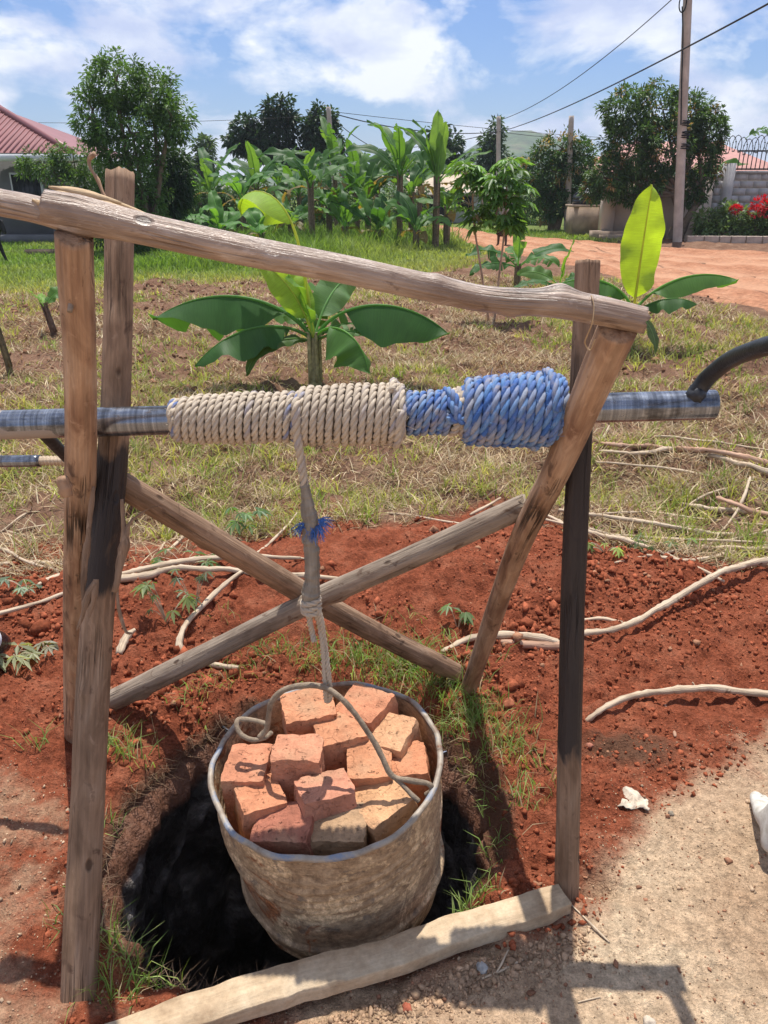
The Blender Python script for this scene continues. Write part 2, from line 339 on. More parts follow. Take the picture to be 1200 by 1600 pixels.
def mat_drum(name):
    t = NT(name); v = t.obj()
    a = t.noise(v, 7, 10, 0.70, None, 0.5); b = t.noise(v, 26, 9, 0.72, (1, 1, 1.5)); c = t.noise(v, 4.2, 7, 0.66, (1, 1, 1.2), 1.0); d = t.noise(v, 12, 8, 0.7, None, 0.4)
    sc1 = t.noise(v, 1.0, 5, 0.65, (14, 14, 190), 0.6); fl = t.noise(v, 85, 6, 0.75)
    k = t.ramp(b, (0.34, (0.15, 0.112, 0.08)), (0.48, (0.28, 0.215, 0.15)), (0.60, (0.38, 0.305, 0.22)))
    k = t.mix(t.ramp(a, (0.485, 0.0), (0.53, 0.9)), k, t.ramp(fl, (0.35, (0.38, 0.305, 0.21)), (0.62, (0.60, 0.51, 0.375))))
    k = t.mix(t.ramp(d, (0.58, 0.0), (0.62, 0.75)), k, (0.15, 0.13, 0.115))
    k = t.mix(t.ramp(c, (0.555, 0.0), (0.61, 0.9)), k, t.ramp(fl, (0.35, (0.12, 0.035, 0.015)), (0.65, (0.30, 0.12, 0.045))))
    k = t.mix(t.ramp(sc1, (0.30, 0.7), (0.38, 0.0)), k, (0.085, 0.06, 0.045)); k = t.mix(t.ramp(sc1, (0.63, 0.0), (0.70, 0.6)), k, (0.50, 0.44, 0.36))
    k = t.mix(0.6, k, t.ramp(fl, (0.35, 0.55), (0.65, 1.35)), 'MULTIPLY')
    k = t.mix(1.0, k, (1.26, 1.12, 0.95), 'MULTIPLY'); h = t.math('ADD', t.math('ADD', b, t.math('MULTIPLY', a, 0.8)), t.math('MULTIPLY', fl, 0.5))
    return t.bsdf(k, t.ramp(b, (0.3, 0.5), (0.7, 0.85)), 0.1, t.bump(h, 0.8, 0.006), 0.35)
M['drum'] = mat_drum('mud_smeared_drum')
def mat_rim():
    t = NT('worn_drum_rim'); v = t.obj(); a = t.noise(v, 14, 5, 0.6); b = t.noise(v, 60, 4, 0.6)
    k = t.ramp(a, (0.32, (0.16, 0.065, 0.03)), (0.42, (0.27, 0.22, 0.17)), (0.52, (0.36, 0.31, 0.25)), (0.62, (0.20, 0.235, 0.30)), (0.74, (0.34, 0.29, 0.23)))
    return t.bsdf(k, 0.6, 0.15, t.bump(b, 0.5, 0.003), 0.4)
M['rim'] = mat_rim()
def mat_brick():
    t = NT('clay_brick'); v = t.obj(); c = t.attr('col').outputs['Color']; oi = t.n('ShaderNodeObjectInfo').outputs['Random']
    off = t.n('ShaderNodeVectorMath', operation='ADD'); t.l(v, off.inputs[0])
    cb = t.n('ShaderNodeCombineXYZ'); t.l(t.math('MULTIPLY', oi, 31.0), cb.inputs[0]); t.l(cb.outputs[0], off.inputs[1]); v = off.outputs[0]
    a = t.noise(v, 16, 6, 0.65); b = t.noise(v, 95, 5, 0.7); g = t.noise(v, 9, 3, 0.5)
    k = t.mix(0.85, c, t.ramp(a, (0.28, 0.62), (0.5, 1.0), (0.75, 1.32)), 'MULTIPLY')
    k = t.mix(0.5, k, t.ramp(b, (0.3, 0.7), (0.7, 1.25)), 'MULTIPLY')
    k = t.mix(t.ramp(g, (0.52, 0.0), (0.68, 0.5)), k, (0.50, 0.33, 0.20))
    vo = t.n('ShaderNodeTexVoronoi', feature='DISTANCE_TO_EDGE'); vo.inputs['Scale'].default_value = 22
    ds = t.n('ShaderNodeVectorMath', operation='ADD'); nn = t.n('ShaderNodeTexNoise'); nn.inputs['Scale'].default_value = 30; nn.inputs['Detail'].default_value = 4
    t.l(v, nn.inputs['Vector']); ms = t.n('ShaderNodeVectorMath', operation='SCALE'); ms.inputs['Scale'].default_value = 0.05; t.l(nn.outputs['Color'], ms.inputs[0])
    t.l(v, ds.inputs[0]); t.l(ms.outputs[0], ds.inputs[1]); t.l(ds.outputs[0], vo.inputs['Vector'])
    ck = t.math('MULTIPLY', t.ramp(vo.outputs['Distance'], (0.0, 1.0), (0.028, 0.0)), t.ramp(t.noise(v, 12, 2), (0.53, 0.0), (0.60, 1.0)))
    pt = t.ramp(t.noise(v, 60, 6, 0.75), (0.30, 1.0), (0.40, 0.0)); k = t.mix(t.math('MULTIPLY', pt, 0.55), k, (0.14, 0.05, 0.03)); k = t.mix(t.math('MULTIPLY', ck, 0.10), k, (0.16, 0.06, 0.035))
    h = t.math('SUBTRACT', t.math('ADD', b, t.math('MULTIPLY', a, 1.2)), t.math('ADD', t.math('MULTIPLY', ck, 0.35), pt))
    return t.bsdf(k, 0.92, 0, t.bump(h, 0.9, 0.007), 0.12)
M['brick'] = mat_brick()
def soil(t, v, a, b, c, s1=7, s2=60):
    n = t.noise(v, s1, 7, 0.68); n2_ = t.noise(v, s2, 5, 0.7)
    k = t.ramp(n, (0.28, a), (0.5, b), (0.74, c)); return t.mix(0.75, k, t.ramp(n2_, (0.32, 0.5), (0.68, 1.4)), 'MULTIPLY'), n, n2_
def mat_ground():
    t = NT('ground'); v = t.geo(); z = t.attr('col').outputs['Color']; sp = t.n('ShaderNodeSeparateColor'); t.l(z, sp.inputs[0])
    st = t.attr('st').outputs['Fac']
    red, n, n2_ = soil(t, v, (0.155, 0.042, 0.021), (0.275, 0.080, 0.040), (0.36, 0.135, 0.075))
    sand, ns, _ = soil(t, v, (0.42, 0.27, 0.165), (0.56, 0.40, 0.26), (0.68, 0.54, 0.37), 2.6, 40); sand = t.mix(t.ramp(t.noise(v, 1.3, 4, 0.6), (0.50, 0.0), (0.66, 0.55)), sand, (0.38, 0.21, 0.125))
    dry, nd, _ = soil(t, v, (0.10, 0.052, 0.034), (0.20, 0.112, 0.072), (0.31, 0.20, 0.13), 3.5, 40)
    lawn, nl, _ = soil(t, v, (0.085, 0.115, 0.03), (0.13, 0.175, 0.045), (0.22, 0.23, 0.08), 1.3, 14)
    nz = t.math('SUBTRACT', t.noise(v, 2.6, 6, 0.65), 0.5)
    def edge(x, wob=1.1): return t.ramp(t.math('ADD', x, t.math('MULTIPLY', nz, wob)), (0.36, 0.0), (0.64, 1.0))
    k = t.mix(edge(sp.outputs[2]), sand, dry); k = t.mix(edge(sp.outputs[1]), k, lawn); k = t.mix(edge(sp.outputs[0], 1.3), k, red)
    k = t.mix(t.math('MULTIPLY', edge(st), 0.85), k, (0.13, 0.072, 0.045))
    gr = t.noise(v, 170, 4, 0.7); k = t.mix(0.55, k, t.ramp(gr, (0.34, 0.55), (0.66, 1.4)), 'MULTIPLY'); h = t.math('ADD', t.math('ADD', t.math('MULTIPLY', n2_, 0.7), n), t.math('MULTIPLY', gr, 0.25))
    return t.bsdf(k, 0.95, 0, t.bump(h, 1.0, 0.025), 0.08)
M['ground'] = mat_ground()
def mat_road():
    t = NT('dirt_road'); v = t.geo(); st = t.attr('st').outputs['Fac']
    k, n, n2_ = soil(t, v, (0.27, 0.115, 0.062), (0.40, 0.19, 0.108), (0.48, 0.265, 0.16), 1.4, 12)
    k = t.mix(t.math('MULTIPLY', st, 0.6), k, (0.53, 0.31, 0.195))
    return t.bsdf(k, 0.95, 0, t.bump(t.math('ADD', n, n2_), 0.8, 0.05), 0.08)
M['road'] = mat_road()
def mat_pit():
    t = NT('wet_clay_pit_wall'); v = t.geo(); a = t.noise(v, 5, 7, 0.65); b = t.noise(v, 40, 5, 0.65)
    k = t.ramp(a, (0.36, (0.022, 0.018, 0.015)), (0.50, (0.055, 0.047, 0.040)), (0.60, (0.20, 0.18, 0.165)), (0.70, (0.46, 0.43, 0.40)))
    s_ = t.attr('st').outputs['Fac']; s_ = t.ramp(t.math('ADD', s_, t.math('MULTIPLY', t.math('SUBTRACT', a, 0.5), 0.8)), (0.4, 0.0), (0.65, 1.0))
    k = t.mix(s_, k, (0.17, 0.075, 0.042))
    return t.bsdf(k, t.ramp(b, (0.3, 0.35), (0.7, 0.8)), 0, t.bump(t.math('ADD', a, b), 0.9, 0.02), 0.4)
M['pit'] = mat_pit()
M['clod'] = mat_col('soil_clod', 0.95, 0.6, 60, 0.4, 0.008, 0.05)
# ================================================================== THE SETTING
def gpoly(*pp): return np.array([G(x, y)[:2] for x, y in pp])
RED = gpoly((-300, 915), (0, 905), (120, 905), (250, 885), (400, 850), (520, 826), (640, 838), (720, 805), (790, 785), (860, 815), (960, 862), (1100, 892),
            (1250, 890), (1450, 930), (1450, 1110), (1250, 1140), (1130, 1190), (1030, 1245), (960, 1320), (905, 1410), (820, 1470), (600, 1520), (300, 1600),
            (150, 1580), (100, 1440), (110, 1330), (70, 1260), (0, 1215), (-300, 1190))
LAWN = np.concatenate([gpoly((-900, 462), (-300, 462), (0, 462), (100, 455), (250, 438), (420, 440), (560, 425), (680, 428), (745, 402), (800, 392)),
                       [[6.5, 24], [9, 30], [60, 34], [900, 300], [900, 2500], [-900, 2500], [-900, 60]]])
ROAD_NEAR = gpoly((1560, 640), (1350, 548), (1200, 495), (1100, 470), (1000, 446), (900, 420), (830, 404), (740, 383), (690, 367), (560, 352))
ROAD_FAR = gpoly((1560, 428), (1350, 408), (1200, 394), (1100, 391), (1000, 385), (900, 377), (830, 371), (740, 362), (690, 354), (560, 343))
ROAD = np.concatenate([ROAD_NEAR, ROAD_FAR[::-1]])
PC = np.array([-0.232, 1.695]); PR = 0.515                                # the pit
def pit_r(th):
    th = np.asarray(th)
    return PR * (1 + 0.055 * np.sin(2 * th + 0.6) + 0.03 * np.sin(3 * th + 2) + 0.05 * vn(np.stack([np.cos(th) * 2.2, np.sin(th) * 2.2, th * 0 + 4], -1)) + 0.03 * vn(np.stack([np.cos(th) * 9, np.sin(th) * 9, th * 0 + 9], -1)))
def zones(x, y):
    sr_ = sdf_poly(x, y, RED); red = np.maximum(sstep(0.22, -0.22, sr_), 0.60 * sstep(0.75, 0.1, sr_) * sstep(0.25, -0.35, x) + 0.30 * sstep(0.5, 0.0, sr_) * sstep(0.6, 1.0, x) * sstep(1.2, 1.5, y)); lawn = sstep(0.9, -0.9, sdf_poly(x, y, LAWN))
    dry = sstep(1.9, 2.4, y); return red, lawn, dry
def ground_z(x, y, fine=True):
    x = np.asarray(x, float); y = np.asarray(y, float)
    red, lawn, dry = zones(x, y)
    far = sstep(60, 120, np.hypot(x, y))
    z = 0.018 * n2d(x, y, 0.9, 3, 1)
    mound = 0.13 * np.exp(-(((x - 0.35) / 1.1) ** 2 + ((y - 3.0) / 0.42) ** 2)) + 0.08 * np.exp(-(((x + 1.25) / 0.75) ** 2 + ((y - 2.75) / 0.5) ** 2)) + 0.07 * np.exp(-(((x - 1.9) / 0.8) ** 2 + ((y - 2.5) / 0.5) ** 2))
    z = z + mound * red
    if fine:
        rough = 0.022 * n2d(x, y, 5.0, 3, 2) + 0.030 * np.abs(n2d(x, y, 11.0, 3, 3)) + 0.013 * n2d(x, y, 30.0, 2, 6)
        smooth = 0.008 * n2d(x, y, 3.0, 3, 4) + 0.0040 * n2d(x, y, 18.0, 3, 5)
        plot = 0.07 * n2d(x, y, 1.7, 4, 7) + 0.055 * np.abs(n2d(x, y, 5, 3, 8))
        smudge = 0.010 * np.abs(n2d(x, y, 16.0, 3, 15)) * np.exp(-((y - 1.12 - 0.25 * x) / 0.10) ** 2)      # loose crumbs in front of the plank
        z = z + red * rough + (1 - red) * (1 - dry) * (smooth + smudge) + dry * (1 - lawn) * (1 - red) * plot * sstep(2.4, 4.0, y) + lawn * 0.03 * n2d(x, y, 1.2, 3, 9)
    z = z * (0.15 + 0.85 * sstep(-0.2, 1.2, sdf_poly(x, y, ROAD)))
    dx, dy = x - PC[0], y - PC[1]; d = np.hypot(dx, dy) - pit_r(np.arctan2(dy, dx))
    z = z - 0.07 * np.exp(-np.clip(d, 0, 9) / 0.045) - 0.03 * np.exp(-np.clip(d, 0, 9) / 0.16)
    hole = np.exp(-(((x - 0.53) / 0.05) ** 2 + ((y - 1.42) / 0.045) ** 2)); z = z - 0.06 * hole
    return z * (1 - far)
def gz(x, y): return float(ground_z(np.array([x]), np.array([y]))[0])
def GG(px, py, up=0.0):                                                   # pixel -> point on the built ground
    p = G(px, py)
    for _ in range(4): p = G(px, py, gz(p[0], p[1]))
    return p + np.array([0, 0, up])

NA = 600
th = np.linspace(0, 2 * math.pi, NA, endpoint=False); r0 = pit_r(th)
offs = [0.0]; r = PR
while r < 3500:
    dr = max(0.0095, (0.0105 if r < 25 else 0.04) * r); r += dr; offs.append(offs[-1] + dr)
offs = np.array(offs); wgt = np.exp(-offs / 1.2)
rad = (PR + offs)[:, None] + wgt[:, None] * (r0 - PR)[None, :]
X = PC[0] + rad * np.cos(th); Y = PC[1] + rad * np.sin(th)
Z = ground_z(X.ravel(), Y.ravel()); red, lawn, dry = zones(X.ravel(), Y.ravel())
n = len(offs); i = np.arange(n - 1)[:, None] * NA; j = np.arange(NA)[None, :]; k = (j + 1) % NA
Q = np.stack([i + j, i + k, i + NA + k, i + NA + j], -1).reshape(-1, 4)
Q = Q[:, ::-1]
cols = np.stack([red, lawn, dry], -1)
dpit = np.repeat(offs[:, None], NA, 1).ravel(); fx, fy = X.ravel(), Y.ravel()
dark_soil = np.exp(-((fx - 0.30) / 0.10) ** 2 - ((fy - 1.75) / 0.35) ** 2) * 0.5 + np.exp(-dpit / 0.05) * 0.75  # soil darker at the pit lip and in a strip along its right side
dark_soil = np.maximum(dark_soil, 0.75 * np.exp(-((fx - 0.72) / 0.25) ** 2 - ((fy - 1.9) / 0.10) ** 2))  # one more darker patch further right
g = Geo(); g.add(np.stack([fx, fy, Z], -1), Q, col=cols, st=dark_soil)
ground = tag(g.build('ground', M['ground']), 'reddish soil, dry garden plot and green lawn around the pit', None, None, 'structure')

# pit shaft: rings going down from the same lip
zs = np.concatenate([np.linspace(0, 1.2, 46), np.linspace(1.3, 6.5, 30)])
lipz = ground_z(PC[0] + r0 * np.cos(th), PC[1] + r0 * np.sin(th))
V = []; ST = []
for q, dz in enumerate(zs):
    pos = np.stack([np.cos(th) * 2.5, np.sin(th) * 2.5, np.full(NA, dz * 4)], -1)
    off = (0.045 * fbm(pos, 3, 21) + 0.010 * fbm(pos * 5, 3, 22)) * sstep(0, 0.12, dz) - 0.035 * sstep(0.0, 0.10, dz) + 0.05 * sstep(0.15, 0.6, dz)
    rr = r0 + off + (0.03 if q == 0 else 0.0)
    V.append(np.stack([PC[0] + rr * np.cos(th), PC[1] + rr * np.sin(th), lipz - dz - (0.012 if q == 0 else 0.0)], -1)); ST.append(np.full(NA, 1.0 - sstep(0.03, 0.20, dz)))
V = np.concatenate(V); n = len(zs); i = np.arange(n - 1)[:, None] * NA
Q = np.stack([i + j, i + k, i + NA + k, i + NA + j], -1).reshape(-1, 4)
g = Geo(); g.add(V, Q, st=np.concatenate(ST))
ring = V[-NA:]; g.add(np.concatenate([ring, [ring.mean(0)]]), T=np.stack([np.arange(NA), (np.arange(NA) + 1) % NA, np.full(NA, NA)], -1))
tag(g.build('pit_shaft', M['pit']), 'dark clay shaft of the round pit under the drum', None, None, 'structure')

# road sheet
nr, nc = 260, 46
A = catmull(np.c_[ROAD_NEAR, np.zeros(len(ROAD_NEAR))], nr)[:, :2]; B = catmull(np.c_[ROAD_FAR, np.zeros(len(ROAD_FAR))], nr)[:, :2]
wob = 0.35 * fbm(np.stack([np.arange(nr) * 0.10, np.zeros(nr), np.zeros(nr)], -1), 4, 31); wob2 = 0.35 * fbm(np.stack([np.arange(nr) * 0.10, np.ones(nr) * 7, np.zeros(nr)], -1), 4, 32)
wd = np.linalg.norm(B - A, axis=1); dn = (B - A) / wd[:, None]
A = A + dn * wob[:, None]; B = B + dn * wob2[:, None]
s = np.linspace(0, 1, nc); XY = A[:, None] + (B - A)[:, None] * s[None, :, None]
rut = np.zeros((nr, nc)); 
for c0, w0 in ((0.22, 0.05), (0.38, 0.045), (0.60, 0.05), (0.76, 0.05)): rut += np.exp(-((s[None] - c0 - 0.02 * np.sin(np.arange(nr) * 0.05)[:, None]) / w0) ** 2)
RZ = ground_z(XY[..., 0].ravel(), XY[..., 1].ravel(), True).reshape(nr, nc) * 0.4 + 0.075 - 0.05 * rut + 0.03 * n2d(XY[..., 0], XY[..., 1], 1.5, 4, 33)
edge = np.minimum(s, 1 - s)[None]; RZ = RZ - 0.16 * np.exp(-edge / 0.035)
i = np.arange(nr - 1)[:, None] * nc; j2 = np.arange(nc - 1)[None, :]
g = Geo(); g.add(np.concatenate([XY, RZ[..., None]], -1).reshape(-1, 3), np.stack([i + j2, i + nc + j2, i + nc + j2 + 1, i + j2 + 1], -1).reshape(-1, 4)[:, ::-1], st=np.clip(rut, 0, 1).ravel())
tag(g.build('road', M['road']), 'red dirt road with wheel ruts', None, None, 'structure')

# far hill
hx = np.linspace(-900, 1300, 150); hy = np.linspace(420, 1300, 60); HX, HY = np.meshgrid(hx, hy, indexing='ij')
HZ = 41 * np.exp(-((HX - 128) / 62) ** 2 - ((HY - 780) / 170) ** 2) + 12 * np.exp(-((HX - 20) / 190) ** 2 - ((HY - 800) / 170) ** 2) + 16 * np.exp(-((HX - 420) / 260) ** 2 - ((HY - 850) / 170) ** 2) + 18 * np.exp(-((HX + 420) / 300) ** 2 - ((HY - 900) / 170) ** 2)
HZ = HZ * (1 + 0.10 * n2d(HX, HY, 0.012, 4, 41)) + 1.2 * n2d(HX, HY, 0.06, 3, 42) * sstep(3, 15, HZ) - 2.0
i = np.arange(149)[:, None] * 60; j2 = np.arange(59)[None, :]
t = NT('hill_vegetation'); v = t.geo(); a = t.noise(v, 0.012, 5, 0.6); b = t.noise(v, 0.09, 5, 0.65)
k_ = t.ramp(a, (0.35, (0.04, 0.075, 0.025)), (0.52, (0.085, 0.125, 0.045)), (0.64, (0.19, 0.14, 0.09))); k_ = t.mix(0.8, k_, t.ramp(b, (0.35, 0.4), (0.65, 1.3)), 'MULTIPLY')
M['hill'] = t.bsdf(k_, 0.95, 0, t.bump(b, 1.0, 3.0), 0.05)
g = Geo(); g.add(np.stack([HX, HY, HZ], -1).reshape(-1, 3), np.stack([i + j2, i + 60 + j2, i + 61 + j2, i + j2 + 1], -1).reshape(-1, 4))
tag(g.build('hill', M['hill']), 'green hill on the skyline', None, None, 'structure')

# ================================================================== THE WELL FRAME
def grease(z0, z1, soft=0.05, up=1.0): return lambda pc: up * sstep(z0 - soft, z0 + soft, pc[:, 2]) * sstep(z1 + soft, z1 - soft, pc[:, 2])
AXD = 1.574
def axle_pt(px): return P(px, 664 - 0.0285 * px, AXD + (px - 560) * -0.00003)
frame = thing('windlass_stand', 'rough wooden pole frame straddling the pit, crossed poles under a sagging rail', 'pole stand', (-0.1, 1.7, 0))
def pole(name, m, pts, rad, seed, st=None, knots=(), seg=26, n=110, amp=0.055, rag=0.004, parent=frame, smooth=True):
    g = Geo(); g.tube(pts, rad, seg, n=n, amp=amp, freq=(26, 26, 3.5), seed=seed, rag=rag, knots=knots, st=st)
    return g.build(name, m, parent, base=pts[0])
aL_base = GG(112, 1132, -0.10); aL_ax = P(126, 660, 1.500); aL_top = P(115, 368, 1.195)
bL_base = GG(116, 1555, -0.05); bL_ax = P(180, 655, 1.648); bL_top = P(187, 271, 1.625)
aR_base = GG(728, 1070, -0.06); aR_ax = P(908, 645, 1.499); aR_top = P(966, 512, 1.300)
bR_base = GG(888, 1398, -0.06); bR_ax = P(908, 640, 1.644); bR_top = P(918, 407, 1.566)
bL_mid = P(153, 960, 1.70)
pole('post', M['wood_red'], [aL_base, aL_base * 0.5 + aL_ax * 0.5 + np.array([-0.006, 0.01, 0]), aL_ax, aL_top], [0.037, 0.036, 0.034, 0.031, 0.028, 0.0275], 1,
     knots=((0.55, 1.2, 0.02, 0.008), (0.98, 4.0, 0.015, 0.007), (1.30, 4.4, 0.012, -0.008), (1.52, 4.2, 0.010, -0.006)))
pole('post', M['wood_post'], [bL_base, P(137, 1250, 1.70), bL_mid, bL_ax, bL_top], [0.039, 0.037, 0.037, 0.036, 0.033, 0.030, 0.029], 2,
     st=grease(0.90, 1.25, 0.06, 0.72), knots=((0.7, 4.5, 0.012, 0.006), (1.5, 4.7, 0.015, 0.006)), rag=0.005)
pole('post', M['wood_red'], [aR_base, P(800, 880, 1.997), P(869, 735, 1.642), aR_ax, aR_top], [0.028, 0.030, 0.033, 0.034], 3,
     knots=((0.9, 1.0, 0.02, 0.006), (1.45, 3.6, 0.014, 0.005)), rag=0.003)
pole('post', M['wood_post'], [bR_base, P(893, 1000, 1.79), bR_ax, bR_top], [0.029, 0.028, 0.0265, 0.0255], 4, st=grease(0.40, 1.30, 0.22, 0.95), rag=0.003)
# rail resting on the near poles: main log and the thinner broken length under its splintered end
rl = [P(70, 323, 1.19), P(125, 334, 1.192), P(230, 359, 1.20), P(383, 391, 1.215), P(537, 420, 1.232), P(690, 454, 1.25), P(760, 468, 1.26), P(860, 475, 1.27), P(930, 484, 1.278), P(1006, 500, 1.288)]
rail = pole('top_rail', M['wood_rail'], rl, [0.0262, 0.0285, 0.0245, 0.0235, 0.0222, 0.0222, 0.0212, 0.0218, 0.0238, 0.0225], 5, knots=((0.36, 0.4, 0.012, 0.006), (0.62, 5.0, 0.014, 0.004), (0.75, 1.5, 0.016, 0.005), (0.83, 4.2, 0.025, 0.012)), n=150, amp=0.06, rag=0.006, seg=30)
rl2 = [P(-170, 285, 1.20), P(-60, 301, 1.20), P(0, 316, 1.20), P(60, 328, 1.198), P(130, 349, 1.196), P(230, 373, 1.205)]
g = Geo(); g.tube(rl2, [0.0225, 0.0222, 0.0215, 0.0215, 0.020, 0.006], 26, n=80, amp=0.06, freq=(26, 26, 3.5), seed=6, rag=0.01)
g.build('broken_rail_end', M['wood_rail'], frame, base=rl2[0])
for q, (a, b, wd_) in enumerate((((76, 292), (190, 318), 0.012), ((74, 301), (130, 312), 0.010), ((50, 312), (84, 336), 0.009), ((60, 318), (92, 338), 0.007), ((140, 312), (225, 345), 0.010), ((150, 305), (260, 352), 0.006))):
    g = Geo(); p0, p1 = P(a[0], a[1], 1.178 + 0.006 * (q % 2) + (0.04 if q in (0, 4, 5) else 0)), P(b[0], b[1], 1.185 + (0.035 if q in (0, 4, 5) else 0))
    g.tube([p0, (p0 + p1) / 2 + np.array([0, 0, 0.002]), p1], [0.002, wd_ * 0.7, wd_ * 0.6, 0.002], 6, n=14, amp=0.3, freq=(80, 80, 20), seed=q + 8)
    g.build('splinter', M['split_wood'], rail, base=p0)
# curled strip of bark sticking up beside the rail, bark rags on the greased post
g = Geo(); pts = [P(168, 314, 1.30), P(160, 300, 1.30), P(152, 280, 1.30), P(141, 262, 1.30), P(139, 248, 1.30), P(147, 240, 1.29)]
g.tube(pts, [0.003, 0.0024, 0.0032, 0.0026, 0.0045, 0.004], 7, n=26, amp=0.4, freq=(120, 120, 40), seed=14); g.build('bark_curl', M['wood_red'], frame, base=pts[0])
for q, (pp, rr) in enumerate(((((146, 760), (137, 840), (131, 900), (129, 960)), (.004, .007, .006, .001)), (((150, 910), (140, 930), (128, 965), (120, 985)), (.006, .008, .005, .001)),
                            (((190, 780), (192, 820), (196, 850), (191, 890)), (.003, .006, .008, .001)), (((180, 925), (186, 880), (196, 840), (205, 815), (232, 795), (247, 791)), (.008, .008, .006, .003, .0015, .001)),
                            (((150, 905), (148, 930), (140, 965)), (.005, .006, .001)), (((182, 905), (186, 950), (196, 985), (206, 990)), (.003, .003, .003, .002)))):
    g = Geo(); pts = [P(x, y, 1.60 + (0.02 if q in (2, 3, 5) else 0.0)) for x, y in pp]
    g.tube(pts, rr, 6, n=24, amp=0.5, freq=(90, 90, 30), seed=q + 20); g.build('bark_strip', M['wood_post'], frame, base=pts[0])
# X bracing behind the far-footed poles
b1 = [P(150, 735, 1.66), P(300, 822, 1.87), P(490, 936, 2.215), P(712, 1052, 2.70)]
b2 = [GG(182, 1106, 0.035), P(330, 1018, 2.33), P(490, 938, 2.135), P(640, 872, 2.0), P(822, 790, 1.86)]
pole('brace', M['wood_post'], b1, [0.029, 0.0305, 0.033, 0.034], 10, knots=((0.35, 2.0, 0.02, 0.006),), amp=0.05)
pole('brace', M['wood_grey'], b2, [0.036, 0.034, 0.031, 0.031, 0.030, 0.029], 11, knots=((0.12, 1.5, 0.022, 0.009), (0.95, 1.5, 0.018, 0.006)), amp=0.05, rag=0.01)
# wedge peg standing out of the left pole, lump of bark
g = Geo(); p0, p1 = P(114, 460, 1.27), P(109, 487, 1.258); g.tube([p0, p1], [0.003, 0.0045, 0.004], 6, n=8, amp=0.2, seed=3); g.build('peg', M['wood_grey'], frame, base=p0)
g = Geo(); p0, p1 = P(97, 745, 1.545), P(104, 775, 1.56); g.tube([p0, p1], [0.008, 0.012, 0.009], 8, n=12, amp=0.5, seed=4, freq=(60, 60, 60)); g.build('bark_strip', M['wood_red'], frame, base=p0)
# thin sisal string hanging from the right end of the rail
g = Geo(); pts = [P(924, 462, 1.255), P(928, 480, 1.252), P(925, 505, 1.258), P(917, 525, 1.30), P(914, 536, 1.33), P(922, 547, 1.33), P(930, 530, 1.3)]
g.tube(pts, 0.0011, 5, n=40, amp=0.2, seed=2); g.build('string', M['split_wood'], frame, base=pts[0])

# ================================================================== AXLE with its two cranks
ax0, ax1 = axle_pt(-52), axle_pt(1116); axd = (ax1 - ax0) / np.linalg.norm(ax1 - ax0)
axle = thing('windlass_axle', 'greasy black steel pipe axle resting in the crossed poles with bent crank handles', 'axle', ax0)
LA = np.linalg.norm(ax1 - ax0); npx = lambda px: float((axle_pt(px) - ax0) @ axd)
def hollow_pipe(a, b, r, name, m, parent, st=None, n=160, seg=40):
    L = np.linalg.norm(b - a); d = (b - a) / L; u = np.cross(d, [0, 0, 1]); u /= np.linalg.norm(u); v_ = np.cross(d, u)
    prof = [(r * 0.82, 0.10), (r * 0.82, 0.0), (r * 0.985, 0.0)] + [(r, t_) for t_ in np.linspace(0.0015, L - 0.0015, n)] + [(r * 0.985, L), (r * 0.82, L), (r * 0.82, L - 0.10)]
    V, Q_ = lathe(prof, seg); pc = V.copy(); W_ = a + V[:, 0:1] * u + V[:, 1:2] * v_ + V[:, 2:3] * d
    g = Geo(); g.add(W_, Q_, pc=pc, st=None if st is None else st(pc, W_)); return g.build(name, m, parent, base=a)
def mudst(pc, W_):
    under = sstep(0.004, -0.012, W_[:, 2] - (ax0[2] + (ax1[2] - ax0[2]) * pc[:, 2] / LA))
    return under * (sstep(npx(130), npx(60), pc[:, 2]) * 1.0 + 0.30 * sstep(npx(930), npx(960), pc[:, 2])) + 0.8 * sstep(npx(18), npx(4), pc[:, 2])
hollow_pipe(ax0, ax1, 0.0302, 'pipe', M['pipe'], axle, mudst)
g = Geo(); c0 = axle_pt(1080) + np.array([0, -0.008, 0.022])
pts = [c0, P(1106, 590, 1.515), P(1140, 563, 1.44), P(1178, 547, 1.34), P(1225, 535, 1.235), P(1310, 520, 1.09), P(1350, 515, 1.06), P(1520, 520, 1.06)]
g.tube(pts, [0.0165, 0.0165, 0.0165], 18, n=60, amp=0.03, seed=3); g.build('crank_arm', M['iron'], axle, base=c0)
g = Geo(); g.tube([c0 + np.array([-0.022, 0, -0.008]), c0 + np.array([0.004, -0.004, 0.004]), c0 + np.array([0.02, -0.002, 0.0])], [0.006, 0.022, 0.008], 14, n=12, amp=0.3, freq=(80, 80, 80), seed=5); g.build('weld', M['iron'], axle, base=c0)
la0 = axle_pt(50) + np.array([0, 0.022, -0.012]); la1 = P(106, 716, 1.985)
g = Geo(); LL = np.linalg.norm(la1 - la0)
g.tube([la0, la1], [0.0125, 0.0125], 14, n=220, nodes=[(c, 0.0022, 0.0022) for c in np.arange(0.01, LL, 0.011)]); g.build('crank_arm', M['iron'], axle, base=la0)
lb1 = P(106, 720, 1.985); lb0 = lb1 + np.array([-0.36, 0.0, -0.004])
g = Geo(); g.tube([lb0, lb1 + np.array([-0.07, 0, 0])], [0.0155], 18, n=20); g.build('crank_grip', M['pipe'], axle, base=lb0)
g = Geo(); g.tube([lb1 + np.array([-0.075, 0, 0]), lb1], [0.011], 14, n=90, nodes=[(c, 0.0025, 0.0022) for c in np.arange(0.004, 0.075, 0.0095)]); g.build('crank_wrap', M['stick'], axle, base=lb1)

